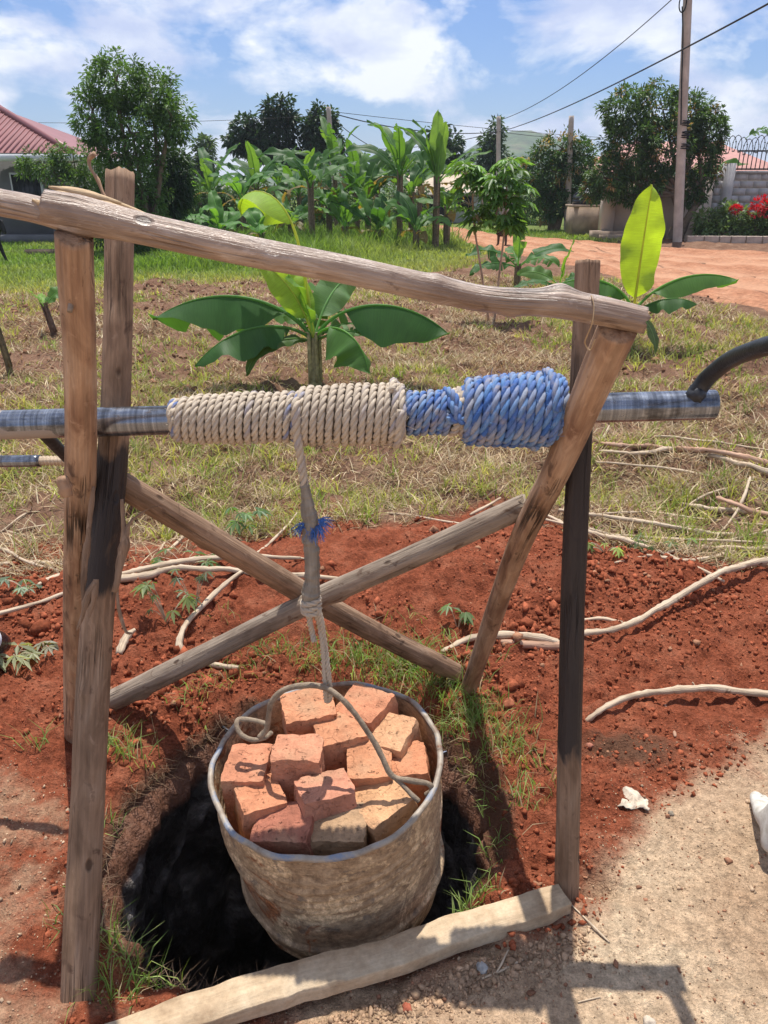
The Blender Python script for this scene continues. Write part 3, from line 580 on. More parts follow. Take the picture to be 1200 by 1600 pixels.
# ================================================================== ROPE
e1 = np.cross(axd, [0, 0, 1.0]); e1 /= np.linalg.norm(e1); e2 = np.cross(e1, axd)       # e1 points to the camera (-y) or away, e2 up
if e1[1] > 0: e1 = -e1
rope = thing('winch_rope', 'thick twisted rope, beige then blue, wound along the axle and hanging to the drum', 'rope', axle_pt(480) - np.array([0, 0, 0.05]))
def strands(path, sr, so, pitch, cols, st, geo, twist0=0.0, seg=7, ustart=None):
    t, U, W_ = frames(path); L = np.concatenate([[0], np.cumsum(np.linalg.norm(np.diff(path, axis=0), axis=1))])
    for q in range(3):
        a = twist0 + q * 2 * math.pi / 3 + L / pitch * 2 * math.pi
        c = path + so * (np.cos(a)[:, None] * U + np.sin(a)[:, None] * W_)
        V, Q_, T_, pc = tube(c, sr * (1 + 0.05 * fbm(np.stack([L * 60, L * 0 + q, L * 0], -1), 2, q)), seg)
        cc = cols(q, pc[:, 2]); geo.add(V, Q_, T_, col=cc, pc=pc, st=st)
def coil(px0, px1, r0_, r1_, turns, phase=0.0, wob=0.0015, seed=0, endfill=(True, True), n_per=46, rr=0.0078):
    pts = []
    s0, s1 = npx(px0), npx(px1); N = int(turns * n_per); u = np.linspace(0, 1, N); ph = phase + u * turns * 2 * math.pi
    s_ = s0 + (s1 - s0) * u + 0.0050 * np.sin(ph) + 0.0016 * fbm(np.stack([u * turns * 0.9, u * 0, u * 0 + seed], -1), 2, seed); r_ = np.interp(u, np.linspace(0, 1, len(np.atleast_1d(r0_))), np.atleast_1d(r0_)) if r1_ is None else r0_ + (r1_ - r0_) * u
    r_ = r_ + wob * fbm(np.stack([u * turns * 1.3, u * 0 + 3, u * 0 + seed], -1), 2, seed + 1)
    def seq(s_, r_, ph): return ax0 + s_[:, None] * axd + r_[:, None] * (np.cos(ph)[:, None] * e1 + np.sin(ph)[:, None] * e2)
    body = seq(s_, r_, ph); parts_ = []
    if endfill[0]:
        k_ = max(1.0, (r_[0] - 0.038) / (2 * rr)); m = int(k_ * n_per); uu = np.linspace(0, 1, m, endpoint=False)
        parts_.append(seq(np.full(m, s0) + 0.002 * uu, 0.038 + (r_[0] - 0.038) * uu, ph[0] - (1 - uu) * k_ * 2 * math.pi))
    parts_.append(body)
    if endfill[1]:
        k_ = max(1.0, (r_[-1] - 0.038) / (2 * rr)); m = int(k_ * n_per); uu = np.linspace(0, 1, m + 1)[1:]
        parts_.append(seq(np.full(m, s1), r_[-1] + (0.038 - r_[-1]) * uu, ph[-1] + uu * k_ * 2 * math.pi))
    return np.concatenate(parts_)
BEI = np.array([0.60, 0.51, 0.40]); BLU = np.array([0.065, 0.165, 0.46]); LBL = np.array([0.115, 0.26, 0.54]); GRY = np.array([0.36, 0.33, 0.30])
def beige_cols(bl):
    def f(q, L):
        m = sstep(0.0, 0.5, vn(np.stack([L * 1.2, L * 0 + q, L * 0], -1), 51)) * bl * (q == 0)
        return (BEI * (0.95 + 0.1 * (q == 1)))[None] * (1 - m[:, None]) + np.array([0.13, 0.19, 0.40])[None] * m[:, None]
    return f
def blue_cols(q, L):
    m = (0.5 + 0.5 * vn(np.stack([L * 2.5, L * 0 + q, L * 0], -1), 52)) * (0.35 if q else 0.85)
    base = (BLU, LBL, BLU * 0.9)[q]
    return base[None] * (1 - m[:, None]) + np.array([0.38, 0.40, 0.42])[None] * m[:, None]
def core(px0, px1, r_, name='core'):
    g = Geo(); g.tube([axle_pt(px0), axle_pt(px1)], [r_], 24, n=6, col=(0.2, 0.17, 0.13)); return g
pth = coil(274, 470, [0.036, 0.043, 0.046, 0.0465, 0.0465, 0.0465, 0.0465, 0.0465], None, 16.5, phase=0.4, seed=1, endfill=(True, False), wob=0.0018)
gB = Geo(); strands(pth, 0.0042, 0.0037, 0.054, beige_cols(1.0), 0.02, gB)
pth2 = coil(470, 628, [0.0545, 0.056, 0.0565, 0.0565, 0.0565, 0.0575], None, 13, phase=0.4, seed=2, endfill=(True, True), wob=0.0018)
strands(pth2, 0.0043, 0.0038, 0.056, beige_cols(0.5), 0.06, gB)
gB.add(*core(276, 470, 0.040).V, Q=core(276, 470, 0.040).Q[0], col=(0.25, 0.2, 0.15)); gB.add(*core(470, 630, 0.050).V, Q=core(470, 630, 0.050).Q[0], col=(0.25, 0.2, 0.15))
for (pa_, pb_, r_a, ph0) in ((612, 624, 0.0645, 1.0),):
    pc_ = coil(pa_, pb_, r_a, r_a, 0.9, phase=ph0, seed=int(pa_), endfill=(False, False)); strands(pc_, 0.0047, 0.0042, 0.062, beige_cols(0.3), 0.08, gB)
gB.build('beige_coil', M['rope'], rope, base=axle_pt(450))
gC = Geo(); pth3 = coil(634, 700, 0.0385, 0.0405, 6.0, phase=0.2, seed=3, endfill=(False, False)); strands(pth3, 0.0043, 0.0039, 0.054, blue_cols, 0.0, gC)
pth4 = coil(727, 862, [0.059, 0.0625, 0.0645, 0.066, 0.0675, 0.068, 0.068, 0.067], None, 10.2, phase=0.3, seed=4, endfill=(True, False), wob=0.001, rr=0.009); strands(pth4, 0.0055, 0.0049, 0.070, blue_cols, -0.05, gC)
pth5 = coil(868, 873, 0.060, 0.055, 1.6, phase=0.9, seed=5, endfill=(False, True)); strands(pth5, 0.0054, 0.0049, 0.060, blue_cols, -0.05, gC)
gC.add(*core(727, 866, 0.059).V, Q=core(727, 866, 0.059).Q[0], col=(0.12, 0.13, 0.2))
pc_ = coil(858, 838, 0.0765, 0.0765, 0.8, phase=0.2, seed=9, endfill=(False, False)); strands(pc_, 0.0052, 0.0046, 0.068, blue_cols, 0.0, gC)
gC.build('blue_coil', M['rope'], rope, base=axle_pt(800))
gZ = Geo()                                                                 # loose fibres standing off the coils
for pth_, rr_, cz_ in ((pth, 0.0085, BEI), (pth2, 0.009, BEI), (pth4, 0.010, LBL)):
    for q in rng.integers(0, len(pth_), 420):
        d = rng.normal(0, 1, 3); d /= np.linalg.norm(d); p0 = pth_[q] + d * rr_ * 0.8; gZ.tube([p0, p0 + d * 0.004 + rng.normal(0, 0.003, 3), p0 + d * 0.006 + rng.normal(0, 0.006, 3)], [0.0005, 0.0003], 3, caps=False, col=cz_ * rng.uniform(0.7, 1.3))
gZ.build('loose_fibres', M['fray'], rope, base=axle_pt(560))['kind'] = 'stuff'
# the knot between the two blue windings
gK = Geo(); kc = axle_pt(708)
for q, (pp, st_) in enumerate((([(-.012, -.02, .034), (-.004, -.040, .022), (.004, -.046, .008), (.012, -.052, -.004), (.020, -.050, .000)], -0.2),
                               ([(-.016, .0, .046), (-.006, -.022, .044), (.004, -.036, .030), (.010, -.044, .012), (.004, -.046, -.002), (-.008, -.044, -.004), (-.014, -.046, .004)], -.05),
                               ([(.0, .01, .040), (.006, -.022, .036), (.010, -.040, .016), (.006, -.040, -.014), (.0, -.026, -.034), (-.004, .006, -.042)], .10),
                               ([(.012, .01, .044), (.016, -.022, .036), (.018, -.038, .014), (.016, -.038, -.016), (.018, -.026, -.036), (.024, .006, -.052)], .12))):
    path = catmull(np.array([kc + np.array(a) for a in pp]), 60); strands(path, 0.0048, 0.0043, 0.045, blue_cols if q < 2 else beige_cols(0.6), st_, gK, twist0=q)
gK.build('knot', M['rope'], rope, base=kc)
# hanging length, taped splice, knot over the hook and its loop
hang0 = axle_pt(468) + e1 * 0.056 + np.array([0, 0, 0.03]); HY_ = hang0[1]
hp = [axle_pt(470) + e1 * 0.036 + e2 * 0.044, hang0, hang0 + np.array([0.001, 0.001, -0.06]), PY(472, 730, HY_ + 0.012), PY(476, 765, HY_ + 0.015), PY(479, 800, HY_ + 0.016)]
gH = Geo(); strands(catmull(np.array(hp), 120), 0.0050, 0.0045, 0.054, beige_cols(0.3), 0.05, gH); gH.build('hanging_rope', M['rope'], rope, base=hp[0])
YW = HY_ + 0.016
tp = [PY(x, y, YW) for x, y in ((475, 752), (479, 775), (481, 797), (484, 812), (484, 838), (487, 868), (488, 900), (486, 925), (487, 950))]
gW = Geo(); Lt = np.linalg.norm(tp[-1] - tp[0])
gW.tube(tp, [0.0085, 0.0105, 0.014, 0.0165, 0.0155, 0.0165, 0.0165, 0.0155, 0.0205, 0.018], 20, n=150, amp=0.13, freq=(40, 40, 70), seed=31, nodes=[(c, 0.0012, 0.003) for c in np.arange(0.01, Lt, 0.021)])
gW.build('taped_splice', M['tape'], rope, base=tp[0])
gF = Geo()
for (cx, cy, dx, dz, nn_) in ((500, 814, 0.8, 0.05, 34), (496, 822, 0.35, -0.8, 34), (474, 820, -0.6, -0.5, 30), (487, 824, 0.05, -1.0, 34)):
    b0 = PY(cx, cy, YW - 0.012)
    for _ in range(nn_):
        d = np.array([dx, -0.25, dz]) + rng.normal(0, 0.34, 3); d /= np.linalg.norm(d); l_ = rng.uniform(0.014, 0.034)
        p0 = b0 + rng.normal(0, 0.003, 3); gF.tube([p0, p0 + d * l_ * 0.5, p0 + d * l_ + np.array([0, 0, -0.004])], [0.0009, 0.0007, 0.0004], 4, col=BLU * rng.uniform(0.6, 1.3), caps=False)
gF.build('frayed_fibres', M['fray'], rope, base=tp[3])
gL = Geo(); kb = PY(486, 945, YW)
for q in range(3):
    a = np.linspace(0, 2 * math.pi, 30); ring = kb + np.stack([0.018 * np.cos(a), 0.018 * np.sin(a), 0.005 * np.sin(a + q) + (q - 1) * 0.010], -1)
    strands(ring, 0.0040, 0.0034, 0.04, beige_cols(0.2), 0.2, gL, twist0=q)
hookp = PY(513, 1086, YW - 0.012)
for pp in ([(481, 950), (484, 972), (488, 990), (491, 1003)], [(497, 950), (503, 975), (508, 1010), (513, 1050), (516, 1088), (510, 1094), (508, 1070), (504, 1010), (499, 975), (492, 955)]):
    strands(catmull(np.array([PY(x, y, YW - 0.014 + 0.006 * (q_ % 3)) for q_, (x, y) in enumerate(pp)]), 80), 0.0036, 0.0032, 0.036, beige_cols(0.1), 0.2, gL)
gL.build('hook_loop', M['rope'], rope, base=kb)

# ================================================================== DRUM
DC = np.array([-0.143, 1.505, 0.302]); DR = 0.280; DH = 0.43
drum = thing('steel_drum', 'rusty mud-smeared half oil drum full of bricks hanging over the pit', 'drum', DC)
Rx = np.array(Matrix.Rotation(R(5.6), 3, 'X')); Ry = np.array(Matrix.Rotation(R(-5.4), 3, 'Y')); DM = Ry @ Rx
def drum_shell():
    zz = np.concatenate([np.linspace(0, -0.32, 50), np.linspace(-0.323, -DH, 26)])
    def rad_(z): return DR - 0.0025 + 0.010 * np.exp(-((z + 0.345) / 0.007) ** 2) - 0.004 * np.exp(-((z + 0.362) / 0.012) ** 2) + 0.0032 * np.sin((z + 0.06) * 230) * np.exp(-((z + 0.15) / 0.07) ** 2) - 0.016 * sstep(-0.08, -0.34, z) - 0.012 * sstep(-0.36, -DH, z)
    outer = [(rad_(z), z) for z in zz]; prof = [(DR - 0.006, 0)] + outer + [(DR - 0.04, -DH - 0.006), (0.002, -DH - 0.006), (0.002, -DH + 0.004), (DR - 0.03, -DH + 0.004)] + [(rad_(z) - 0.005, z) for z in zz[::-1]]
    V, Q_ = lathe(prof, 160); th_ = np.arctan2(V[:, 1], V[:, 0]); pos = np.stack([np.cos(th_) * 1.6, np.sin(th_) * 1.6, V[:, 2] * 5], -1)
    dent = 0.010 * fbm(pos, 3, 61) * (1 - 0.6 * sstep(0, -0.2, V[:, 2])) + 0.0015 * fbm(pos * 4, 3, 62) * sstep(0, -0.05, V[:, 2])
    k_ = 1 + dent / DR * sstep(0.05, 0.2, np.hypot(V[:, 0], V[:, 1])); V[:, :2] *= k_[:, None]; return V, Q_
V, Q = drum_shell(); g = Geo(); g.add(V @ DM.T + DC, Q); g.build('wall', M['drum'], drum, base=DC)
th2 = np.linspace(0, 2 * math.pi, 181); pos = np.stack([np.cos(th2) * 1.6, np.sin(th2) * 1.6, th2 * 0], -1); rr = DR * (1 + 0.010 * fbm(pos, 3, 61) / DR)
rp = np.stack([rr * np.cos(th2), rr * np.sin(th2), np.full(181, 0.002) + 0.003 * vn(pos * 3, 5)], -1) @ DM.T + DC
g = Geo(); g.tube(rp, [0.0072], 10, amp=0.10, freq=(60, 60, 30), seed=4); g.build('rim', M['rim'], drum, base=DC)
# bail: bent round bar, its left end curled round the rim, right end hooked on the rim
def DP(px, py, Yw): return PY(px, py, Yw)
bl = [DP(424, 1145, 1.52), DP(414, 1152, 1.50), DP(395, 1156, 1.49), DP(380, 1150, 1.49), DP(372, 1140, 1.50), DP(370, 1130, 1.51), DP(376, 1124, 1.52), DP(400, 1126, 1.51), DP(420, 1132, 1.495)]
bl2 = [DP(405, 1152, 1.48), DP(416, 1140, 1.48), DP(420, 1118, 1.475), DP(424, 1098, 1.47), DP(440, 1080, 1.465), DP(465, 1072, 1.463), DP(495, 1071, 1.462), DP(517, 1079, 1.46), DP(538, 1096, 1.45), DP(560, 1122, 1.44), DP(580, 1152, 1.43), DP(596, 1180, 1.415), DP(606, 1203, 1.40), DP(618, 1215, 1.395), DP(640, 1219, 1.395), DP(668, 1224, 1.395), DP(675, 1234, 1.40), DP(666, 1242, 1.405)]
hnd = Geo(); hnd.tube(bl, [0.0062], 9, n=60, amp=0.15, freq=(90, 90, 50), seed=1); hnd.tube(bl2, [0.0068], 9, n=150, amp=0.15, freq=(90, 90, 50), seed=2)
hnd.build('bail_handle', M['wire'], drum, base=DC)
# second short bar running from the bail down to the rim
g = Geo(); g.tube([DP(606, 1204, 1.40), DP(626, 1224, 1.39), DP(646, 1244, 1.375), DP(655, 1252, 1.37)], [0.0055], 8, n=30, amp=0.2, freq=(90, 90, 50), seed=7); g.build('bail_hook', M['wire'], drum, base=DC)

# ================================================================== BRICKS standing on end in the drum
def brick_mesh(sx, sy, sz, seed, col):
    N = 13; lin = np.linspace(-1, 1, N); G_ = []; Qs = []; off = 0
    for ax in range(3):
        for sg in (-1, 1):
            a, b = np.meshgrid(lin, lin, indexing='ij'); v3 = np.empty((N, N, 3)); o_ = [x for x in range(3) if x != ax]
            v3[..., ax] = sg; v3[..., o_[0]] = a; v3[..., o_[1]] = b; G_.append(v3.reshape(-1, 3))
            ii = np.arange(N - 1)[:, None] * N; jj = np.arange(N - 1)[None]; q_ = np.stack([ii + jj, ii + N + jj, ii + N + jj + 1, ii + jj + 1], -1).reshape(-1, 4)
            if (sg > 0) != (ax != 1): q_ = q_[:, ::-1]
            Qs.append(q_ + off); off += N * N
    V = np.concatenate(G_); Q_ = np.concatenate(Qs); h = np.array([sx, sy, sz]) / 2
    e = 0.0032; W_ = V * h; inner = np.clip(W_, -(h - e), h - e); d = W_ - inner; L = np.linalg.norm(d, axis=1)[:, None]; W_ = inner + np.where(L > 1e-9, d / np.maximum(L, 1e-9) * np.minimum(L, e), 0)
    W_ = W_ + 0.0020 * np.stack([fbm(W_ * 22 + seed * 9.1 + q * 31, 3, seed + q) for q in range(3)], -1) + 0.0024 * np.stack([fbm(W_ * 75 + seed * 9.1 + q * 31, 2, seed + q + 9) for q in range(3)], -1)
    cn = np.abs(V).min(1) > 0.7; W_ = np.where((cn & (vn(np.sign(V) * 3.3 + seed, 3) > 0.15))[:, None], W_ * 0.95, W_)
    return W_, Q_
BR = [  # px, py of the top face, height of its top, size x, size y, turn, lean x, lean y, colour, label
    (481, 1099, 0.372, 0.125, 0.105, 14, 4, 3, (0.47, 0.195, 0.110), 'orange brick at the back left of the drum under the bail'),
    (568, 1097, 0.365, 0.120, 0.105, -33, 2, -4, (0.45, 0.180, 0.105), 'brick tucked against the back rim of the drum, right of the hook'),
    (626, 1131, 0.345, 0.118, 0.105, -24, 3, -3, (0.50, 0.255, 0.145), 'pale orange brick at the back right, inside the rim'),
    (530, 1134, 0.350, 0.118, 0.105, 16, -2, 4, (0.46, 0.195, 0.110), 'cracked brick in the second row just below the hanging hook'),
    (386, 1190, 0.310, 0.098, 0.118, -3, -3, 2, (0.44, 0.175, 0.105), 'brick standing by the left rim below the curled handle end'),
    (465, 1167, 0.352, 0.115, 0.090, -4, -5, 2, (0.47, 0.200, 0.125), 'tall brick left of centre with its whole front face showing'),
    (577, 1185, 0.322, 0.102, 0.108, 2, 3, 3, (0.47, 0.200, 0.110), 'rough orange brick right of centre, crossed by the slanting bail'),
    (642, 1186, 0.312, 0.100, 0.104, 3, -2, -2, (0.47, 0.190, 0.105), 'brick hard against the right rim above the hook end'),
    (507, 1226, 0.318, 0.118, 0.092, 22, -9, 9, (0.46, 0.190, 0.125), 'tilted brick in the middle with the hook shadow on it'),
    (377, 1256, 0.285, 0.100, 0.110, 22, -3, 7, (0.46, 0.185, 0.105), 'brick leaning in at the front left rim'),
    (441, 1285, 0.275, 0.128, 0.100, -8, 3, -4, (0.33, 0.120, 0.080), 'dark red brick at the front, left of the brown one'),
    (525, 1284, 0.270, 0.128, 0.100, -2, 1, 3, (0.36, 0.215, 0.130), 'dull brown brick at the front rim, half in shade'),
    (601, 1249, 0.288, 0.122, 0.120, 36, -3, -5, (0.51, 0.265, 0.145), 'light orange brick at the front right under the hook bar')]
for q, (px, py, zt, sx, sy, rz, lx, ly, c, lab) in enumerate(BR):
    sx *= 1.07; sy *= 1.07; W_, Q_ = brick_mesh(sx, sy, 0.18, q + 1, c); top = G(px, py, zt)
    W_ = W_ * np.array([1, 1, 1.0])
    g = Geo(); g.add(W_ + np.array([0, 0, -0.09]), Q_, col=np.array(c) * np.array([1.20, 1.30, 1.26])); o = g.build('clay_brick', M['brick'], base=(0, 0, 0))
    o.location = top; o.rotation_euler = (Matrix(DM.tolist()) @ Matrix.Rotation(R(rz), 3, 'Z') @ Matrix.Rotation(R(lx), 3, 'X') @ Matrix.Rotation(R(ly), 3, 'Y')).to_euler(); tag(o, lab, 'brick', 'bricks packed in the drum')
    Rm = np.array(o.rotation_euler.to_matrix()); loc = np.array(top, float)                      # keep the brick inside the shell
    for _ in range(40):
        Wd = ((W_ + np.array([0, 0, -0.09])) @ Rm.T + loc - DC) @ DM; rr_ = np.hypot(Wd[:, 0], Wd[:, 1]) - (DR - 0.012 - 0.016 * sstep(-0.08, -0.34, Wd[:, 2])); kx = rr_.argmax()
        if rr_[kx] <= 0: break
        dv = -np.array([Wd[kx, 0], Wd[kx, 1], 0]) / np.hypot(Wd[kx, 0], Wd[kx, 1]) * rr_[kx]; loc = loc + DM @ dv
    o.location = loc

# ================================================================== PLANK in front of the pit
pa, pb = GG(886, 1422, 0.0), GG(180, 1648, 0.0); pdv = (pb - pa); pdv /= np.linalg.norm(pdv); pb = pb + pdv * 0.22
pn = np.array([-pdv[1], pdv[0], 0]); pn = pn / np.linalg.norm(pn)
if pn[1] < 0: pn = -pn
N = 90; gV = []; wds = np.interp(np.linspace(0, 1, N), [0, 0.05, 0.2, 0.5, 0.7, 1], [0.060, 0.072, 0.075, 0.078, 0.074, 0.07]); prof = [(-1, 0), (-1.0, .5), (-.995, .92), (-.95, 1.0), (0, 1.0), (.95, 1.0), (.995, .92), (1.0, .5), (1, 0)]
for q in range(N):
    u = q / (N - 1); c = pa + (pb - pa) * u; c[2] = pa[2] * (1 - u) + pb[2] * u
    for (a, b) in prof: gV.append(c + pn * (a * wds[q] / 2 + 0.015) + np.array([0, 0, b * 0.036 + 0.002]))
gV = np.array(gV); m = len(prof); gV = gV + 0.0032 * np.stack([fbm(gV * 16 + 3 * k_, 4, 70 + k_) for k_ in range(3)], -1) * np.array([1, 1, 0.6]) + pn * (0.006 * fbm(gV * 5, 2, 77))[:, None]
i = np.arange(N - 1)[:, None] * m; jj = np.arange(m - 1)[None]
g = Geo(); pcs = np.stack([np.tile([a for a, b in prof], N) * 0.05, np.tile([b for a, b in prof], N) * 0.04, np.repeat(np.linspace(0, 1.4, N), m)], -1)
Qp = np.stack([i + jj, i + m + jj, i + m + jj + 1, i + jj + 1], -1).reshape(-1, 4)
g.add(gV, Qp[:, ::-1], T=[[0, k_, k_ + 1] for k_ in range(1, m - 1)] + [[(N - 1) * m, (N - 1) * m + k_ + 1, (N - 1) * m + k_] for k_ in range(1, m - 1)], pc=pcs)
o = g.build('wooden_plank', M['wood_plank'], base=pa, smooth=False); tag(o, 'dusty worn wooden plank lying along the near edge of the pit', 'plank')
# ================================================================== STICKS, LEAFY SPRIGS AND SMALL THINGS BY THE PIT
def stick(pp, rad_, label, name='cassava_stick', m='stick', seed=0, up=1.0, n=None, node=True, group='cut cassava sticks strewn round the pit'):
    pts = []
    for e in pp:
        x, y = e[0], e[1]; h = e[2] if len(e) > 2 else 0.0
        r_ = rad_[0] if isinstance(rad_, (list, tuple)) else rad_
        p = GG(x, y); s_ = ray(x, y); p = G(x, y, p[2] + h + r_ * up); pts.append(p)
    L = sum(np.linalg.norm(pts[k_ + 1] - pts[k_]) for k_ in range(len(pts) - 1)); n = n or max(16, int(L / 0.018))
    pts = list(catmull(np.array(pts), max(6, int(L / 0.07)))); rm = float(np.mean(np.atleast_1d(rad_)))
    pts = [p + rm * 0.75 * np.array([0.6 * vn(p * 11 + seed, 1), 0.6 * vn(p * 11 + seed, 2), vn(p * 11 + seed, 3)]) for p in pts]
    nodes = None
    if node:
        nodes = []; c = 0.02
        while c < L: nodes.append((c, 0.30 * np.mean(np.atleast_1d(rad_)), 0.006)); c += random.uniform(0.03, 0.065)
    g = Geo(); rad_ = np.atleast_1d(rad_) * (1.08 if name == 'cassava_stick' else 1.0); g.tube(pts, rad_, 9, n=n, amp=0.24, freq=(40, 40, 14), seed=seed, nodes=nodes)
    o = g.build(name, M[m], base=pts[0]); tag(o, label, 'stick', group); return o
S = stick
S([(905, 690, .03), (960, 696, .05), (1040, 700, .06), (1120, 705, .06), (1205, 724, .05), (1300, 745, .03)], [.008, .012, .014, .014, .012], 'reddish cassava stick, uppermost of the pile on the right', m='stick_red', seed=1)
S([(935, 706, .01), (990, 708, .02), (1060, 702, .03), (1130, 716, .04), (1205, 738, .03), (1300, 765, .02)], [.007, .012, .013, .014, .013], 'pale stick lying right below the reddish uppermost one', seed=2)
S([(905, 786), (1000, 784), (1080, 790), (1150, 799), (1300, 806)], [.008, .011, .012, .011], 'straight grey stick in the grass right of the frame', m='stick', seed=3)
S([(872, 797, .02), (940, 806, .03), (1040, 822, .02), (1130, 836), (1210, 840), (1320, 846)], [.006, .009, .011, .011, .010], 'long knobbly stick running to the right edge below the grey one', seed=4)
S([(850, 812, .04), (930, 830, .03), (1010, 848, .02), (1100, 856, .02), (1210, 858, .02), (1320, 862)], [.006, .009, .010, .010], 'long thin stick crossing the pile just above the red soil', seed=5)
S([(845, 800, .05), (905, 828, .04), (980, 846, .03), (1045, 868, .02), (1132, 908, .01)], [.006, .008, .010, .009, .005], 'stick slanting down to the right onto the red soil', seed=6)
S([(880, 1000), (925, 988, .01), (975, 978, .02), (1020, 955, .03), (1085, 918, .05), (1150, 886, .07), (1240, 868, .06)], [.008, .010, .011, .011, .012, .011], 'long pale stick rising from the right post towards the right edge', seed=7)
S([(905, 969, .01), (940, 966, .01), (972, 972, .02)], [.005, .007, .006], 'short pale stub forking off beside the right post', seed=8)
S([(690, 1018), (730, 1000, .01), (770, 993, .01), (830, 995, .01), (875, 1005, .01)], [.007, .011, .012, .013, .012], 'light stick lying between the slanted pole and the right post', seed=9)
S([(782, 1004), (820, 1008), (880, 1006)], [.009, .015, .018], 'short thick root end beside the right post', seed=10, m='stick_red')
S([(914, 1126, .008), (950, 1104, .014), (1000, 1086, .02), (1060, 1078, .03), (1120, 1076, .03), (1210, 1086, .03), (1300, 1096, .02)], [.007, .010, .011, .011, .012], 'pale bent stick on the red soil at the right', seed=11)
S([(1082, 1066, .02), (1088, 1076, .02)], [.003, .003], 'tiny side shoot standing on the bent stick', seed=12, node=False)
S([(1040, 1102), (1052, 1140), (1054, 1152)], [.004, .006, .003], 'short dark twig stuck in the soil below the bent stick', m='stick_red', seed=13, node=False)
S([(555, 806), (620, 803), (690, 814), (730, 820)], [.004, .006, .006, .005], 'thin stick on the grass behind the right brace', seed=14)
S([(735, 804, .01), (752, 795, .02), (782, 778, .02)], [.006, .008, .005], 'short stick lying behind the top of the right brace', seed=15)
S([(1168, 750, .0), (1185, 720, .03), (1195, 690, .05)], [.005, .006, .004], 'pale twig poking up at the right edge through the pile', seed=16)
S([(1120, 778, .03), (1165, 795, .05), (1220, 808, .04)], [.008, .012, .013], 'rough red-brown stick at the right edge of the pile', m='stick_red', seed=17)
S([(1010, 868), (1080, 876), (1150, 862, .02), (1220, 850, .02)], [.006, .009, .009, .008], 'pale crooked stick beside the rising one on the right', seed=18)
S([(1120, 892, .02), (1160, 884, .03), (1230, 880, .03)], [.007, .009, .009], 'short stick end beside the right edge above the red soil', seed=19)
for q, (pp_, lab_) in enumerate((([(930, 722, .02), (1010, 728, .03), (1100, 742, .04), (1210, 770, .04)], 'thin stick under the pale pair at the top of the right pile'), ([(960, 690, .01), (1030, 682, .03), (1110, 690, .05), (1210, 705, .05)], 'slender stick crossing behind the reddish uppermost one'),
        ([(905, 806, .01), (1000, 800, .02), (1100, 812, .02), (1210, 822, .02)], 'thin pale stick between the grey one and the knobbly one'), ([(880, 838, .02), (960, 836, .03), (1060, 842, .03), (1210, 848, .02)], 'thin straight stick just above the long thin one'),
        ([(960, 880, .0), (1050, 862, .02), (1130, 846, .03), (1210, 826, .03)], 'thin stick rising to the right across the pile'), ([(1130, 830, .0), (1150, 800, .03), (1165, 770, .06), (1172, 745, .08)], 'bare twig standing up in the right pile'),
        ([(1060, 800, .0), (1110, 770, .02), (1190, 752, .03), (1230, 748, .03)], 'pale twig slanting up to the right edge'), ([(930, 700, .0), (945, 680, .03), (952, 665, .05)], 'short side twig beside the right post'))):
    S(pp_, [.004, .006, .0065, .005], lab_, seed=60 + q)
S([(-90, 882), (0, 882), (60, 880), (110, 884), (180, 886)], [.008, .009, .010, .009], 'straight stick lying behind the left posts', seed=20)
S([(178, 898, .01), (240, 886, .02), (310, 874, .03), (380, 868, .02), (470, 873, .01)], [.007, .011, .012, .011, .006], 'pale stick behind the left brace, the higher of two', seed=21)
S([(178, 905), (230, 902), (262, 889, .01), (330, 888, .01), (400, 895, .01), (530, 903, .01)], [.015, .014, .010, .011, .010, .008], 'long stick behind the left brace, the lower of two', seed=22)
S([(-60, 862, .01), (0, 858, .01), (40, 876, .01), (100, 894)], [.006, .007, .006, .005], 'thin stick slanting down behind the left posts', seed=23)
S([(-40, 966), (0, 960), (50, 944), (100, 928), (135, 915)], [.006, .007, .007, .007], 'thin stick on the red soil above the bottle', seed=24)
S([(60, 915, .01), (85, 903, .01), (150, 890, .02), (200, 885, .01)], [.006, .010, .011, .010], 'stick end lying beside the left posts', seed=25)
S([(2, 832), (40, 802, .01), (75, 772, .02), (100, 752, .03)], [.004, .006, .006, .006], 'thin straight stick on the dry grass at the left', seed=26)
S([(25, 830), (60, 822), (100, 816)], [.004, .005, .004], 'twig under the thin stick on the left dry grass', seed=27)
S([(-50, 826), (0, 828), (45, 838)], [.004, .005, .003], 'fine dry twig at the left edge in the dry grass', seed=28, node=False)
S([(372, 1044), (330, 1038), (300, 1026), (281, 1012, .01), (284, 990, .02), (300, 962, .03), (340, 925, .03), (378, 892, .04)], [.008, .010, .010, .011, .010, .010, .009, .007], 'crooked cassava stem with leafy shoots behind the left brace', seed=29)
S([(186, 1022), (198, 995, .01), (210, 985, .02)], [.011, .014, .008], 'thick pale stump piece at the foot of the left post', seed=30)
S([(262, 862, .0), (285, 840, .02), (312, 812, .03)], [.006, .009, .006], 'pale forked stick end in the grass under the left brace', seed=31)
S([(250, 860, .0), (262, 838, .02), (268, 800, .04)], [.005, .007, .005], 'upright pale stick end in the grass under the left brace', seed=32)
S([(395, 868, .02), (420, 850, .03), (448, 822, .04), (465, 800, .05)], [.004, .006, .005, .003], 'slender twig leaning up beside the hanging rope', seed=33)
S([(355, 870), (440, 872), (480, 874)], [.005, .006, .004], 'thin stick on top of the red mound behind the rope', seed=34)
S([(886, 1408), (915, 1436), (952, 1472)], [.0025, .003, .002], 'thin dry straw at the right end of the plank', name='twig', seed=35, node=False, group='twigs on the bare ground')
S([(753, 1530), (785, 1516), (826, 1494)], [.0022, .0035, .0030], 'dry twig on the crumbs in front of the plank', name='twig', seed=36, node=False, group='twigs on the bare ground')
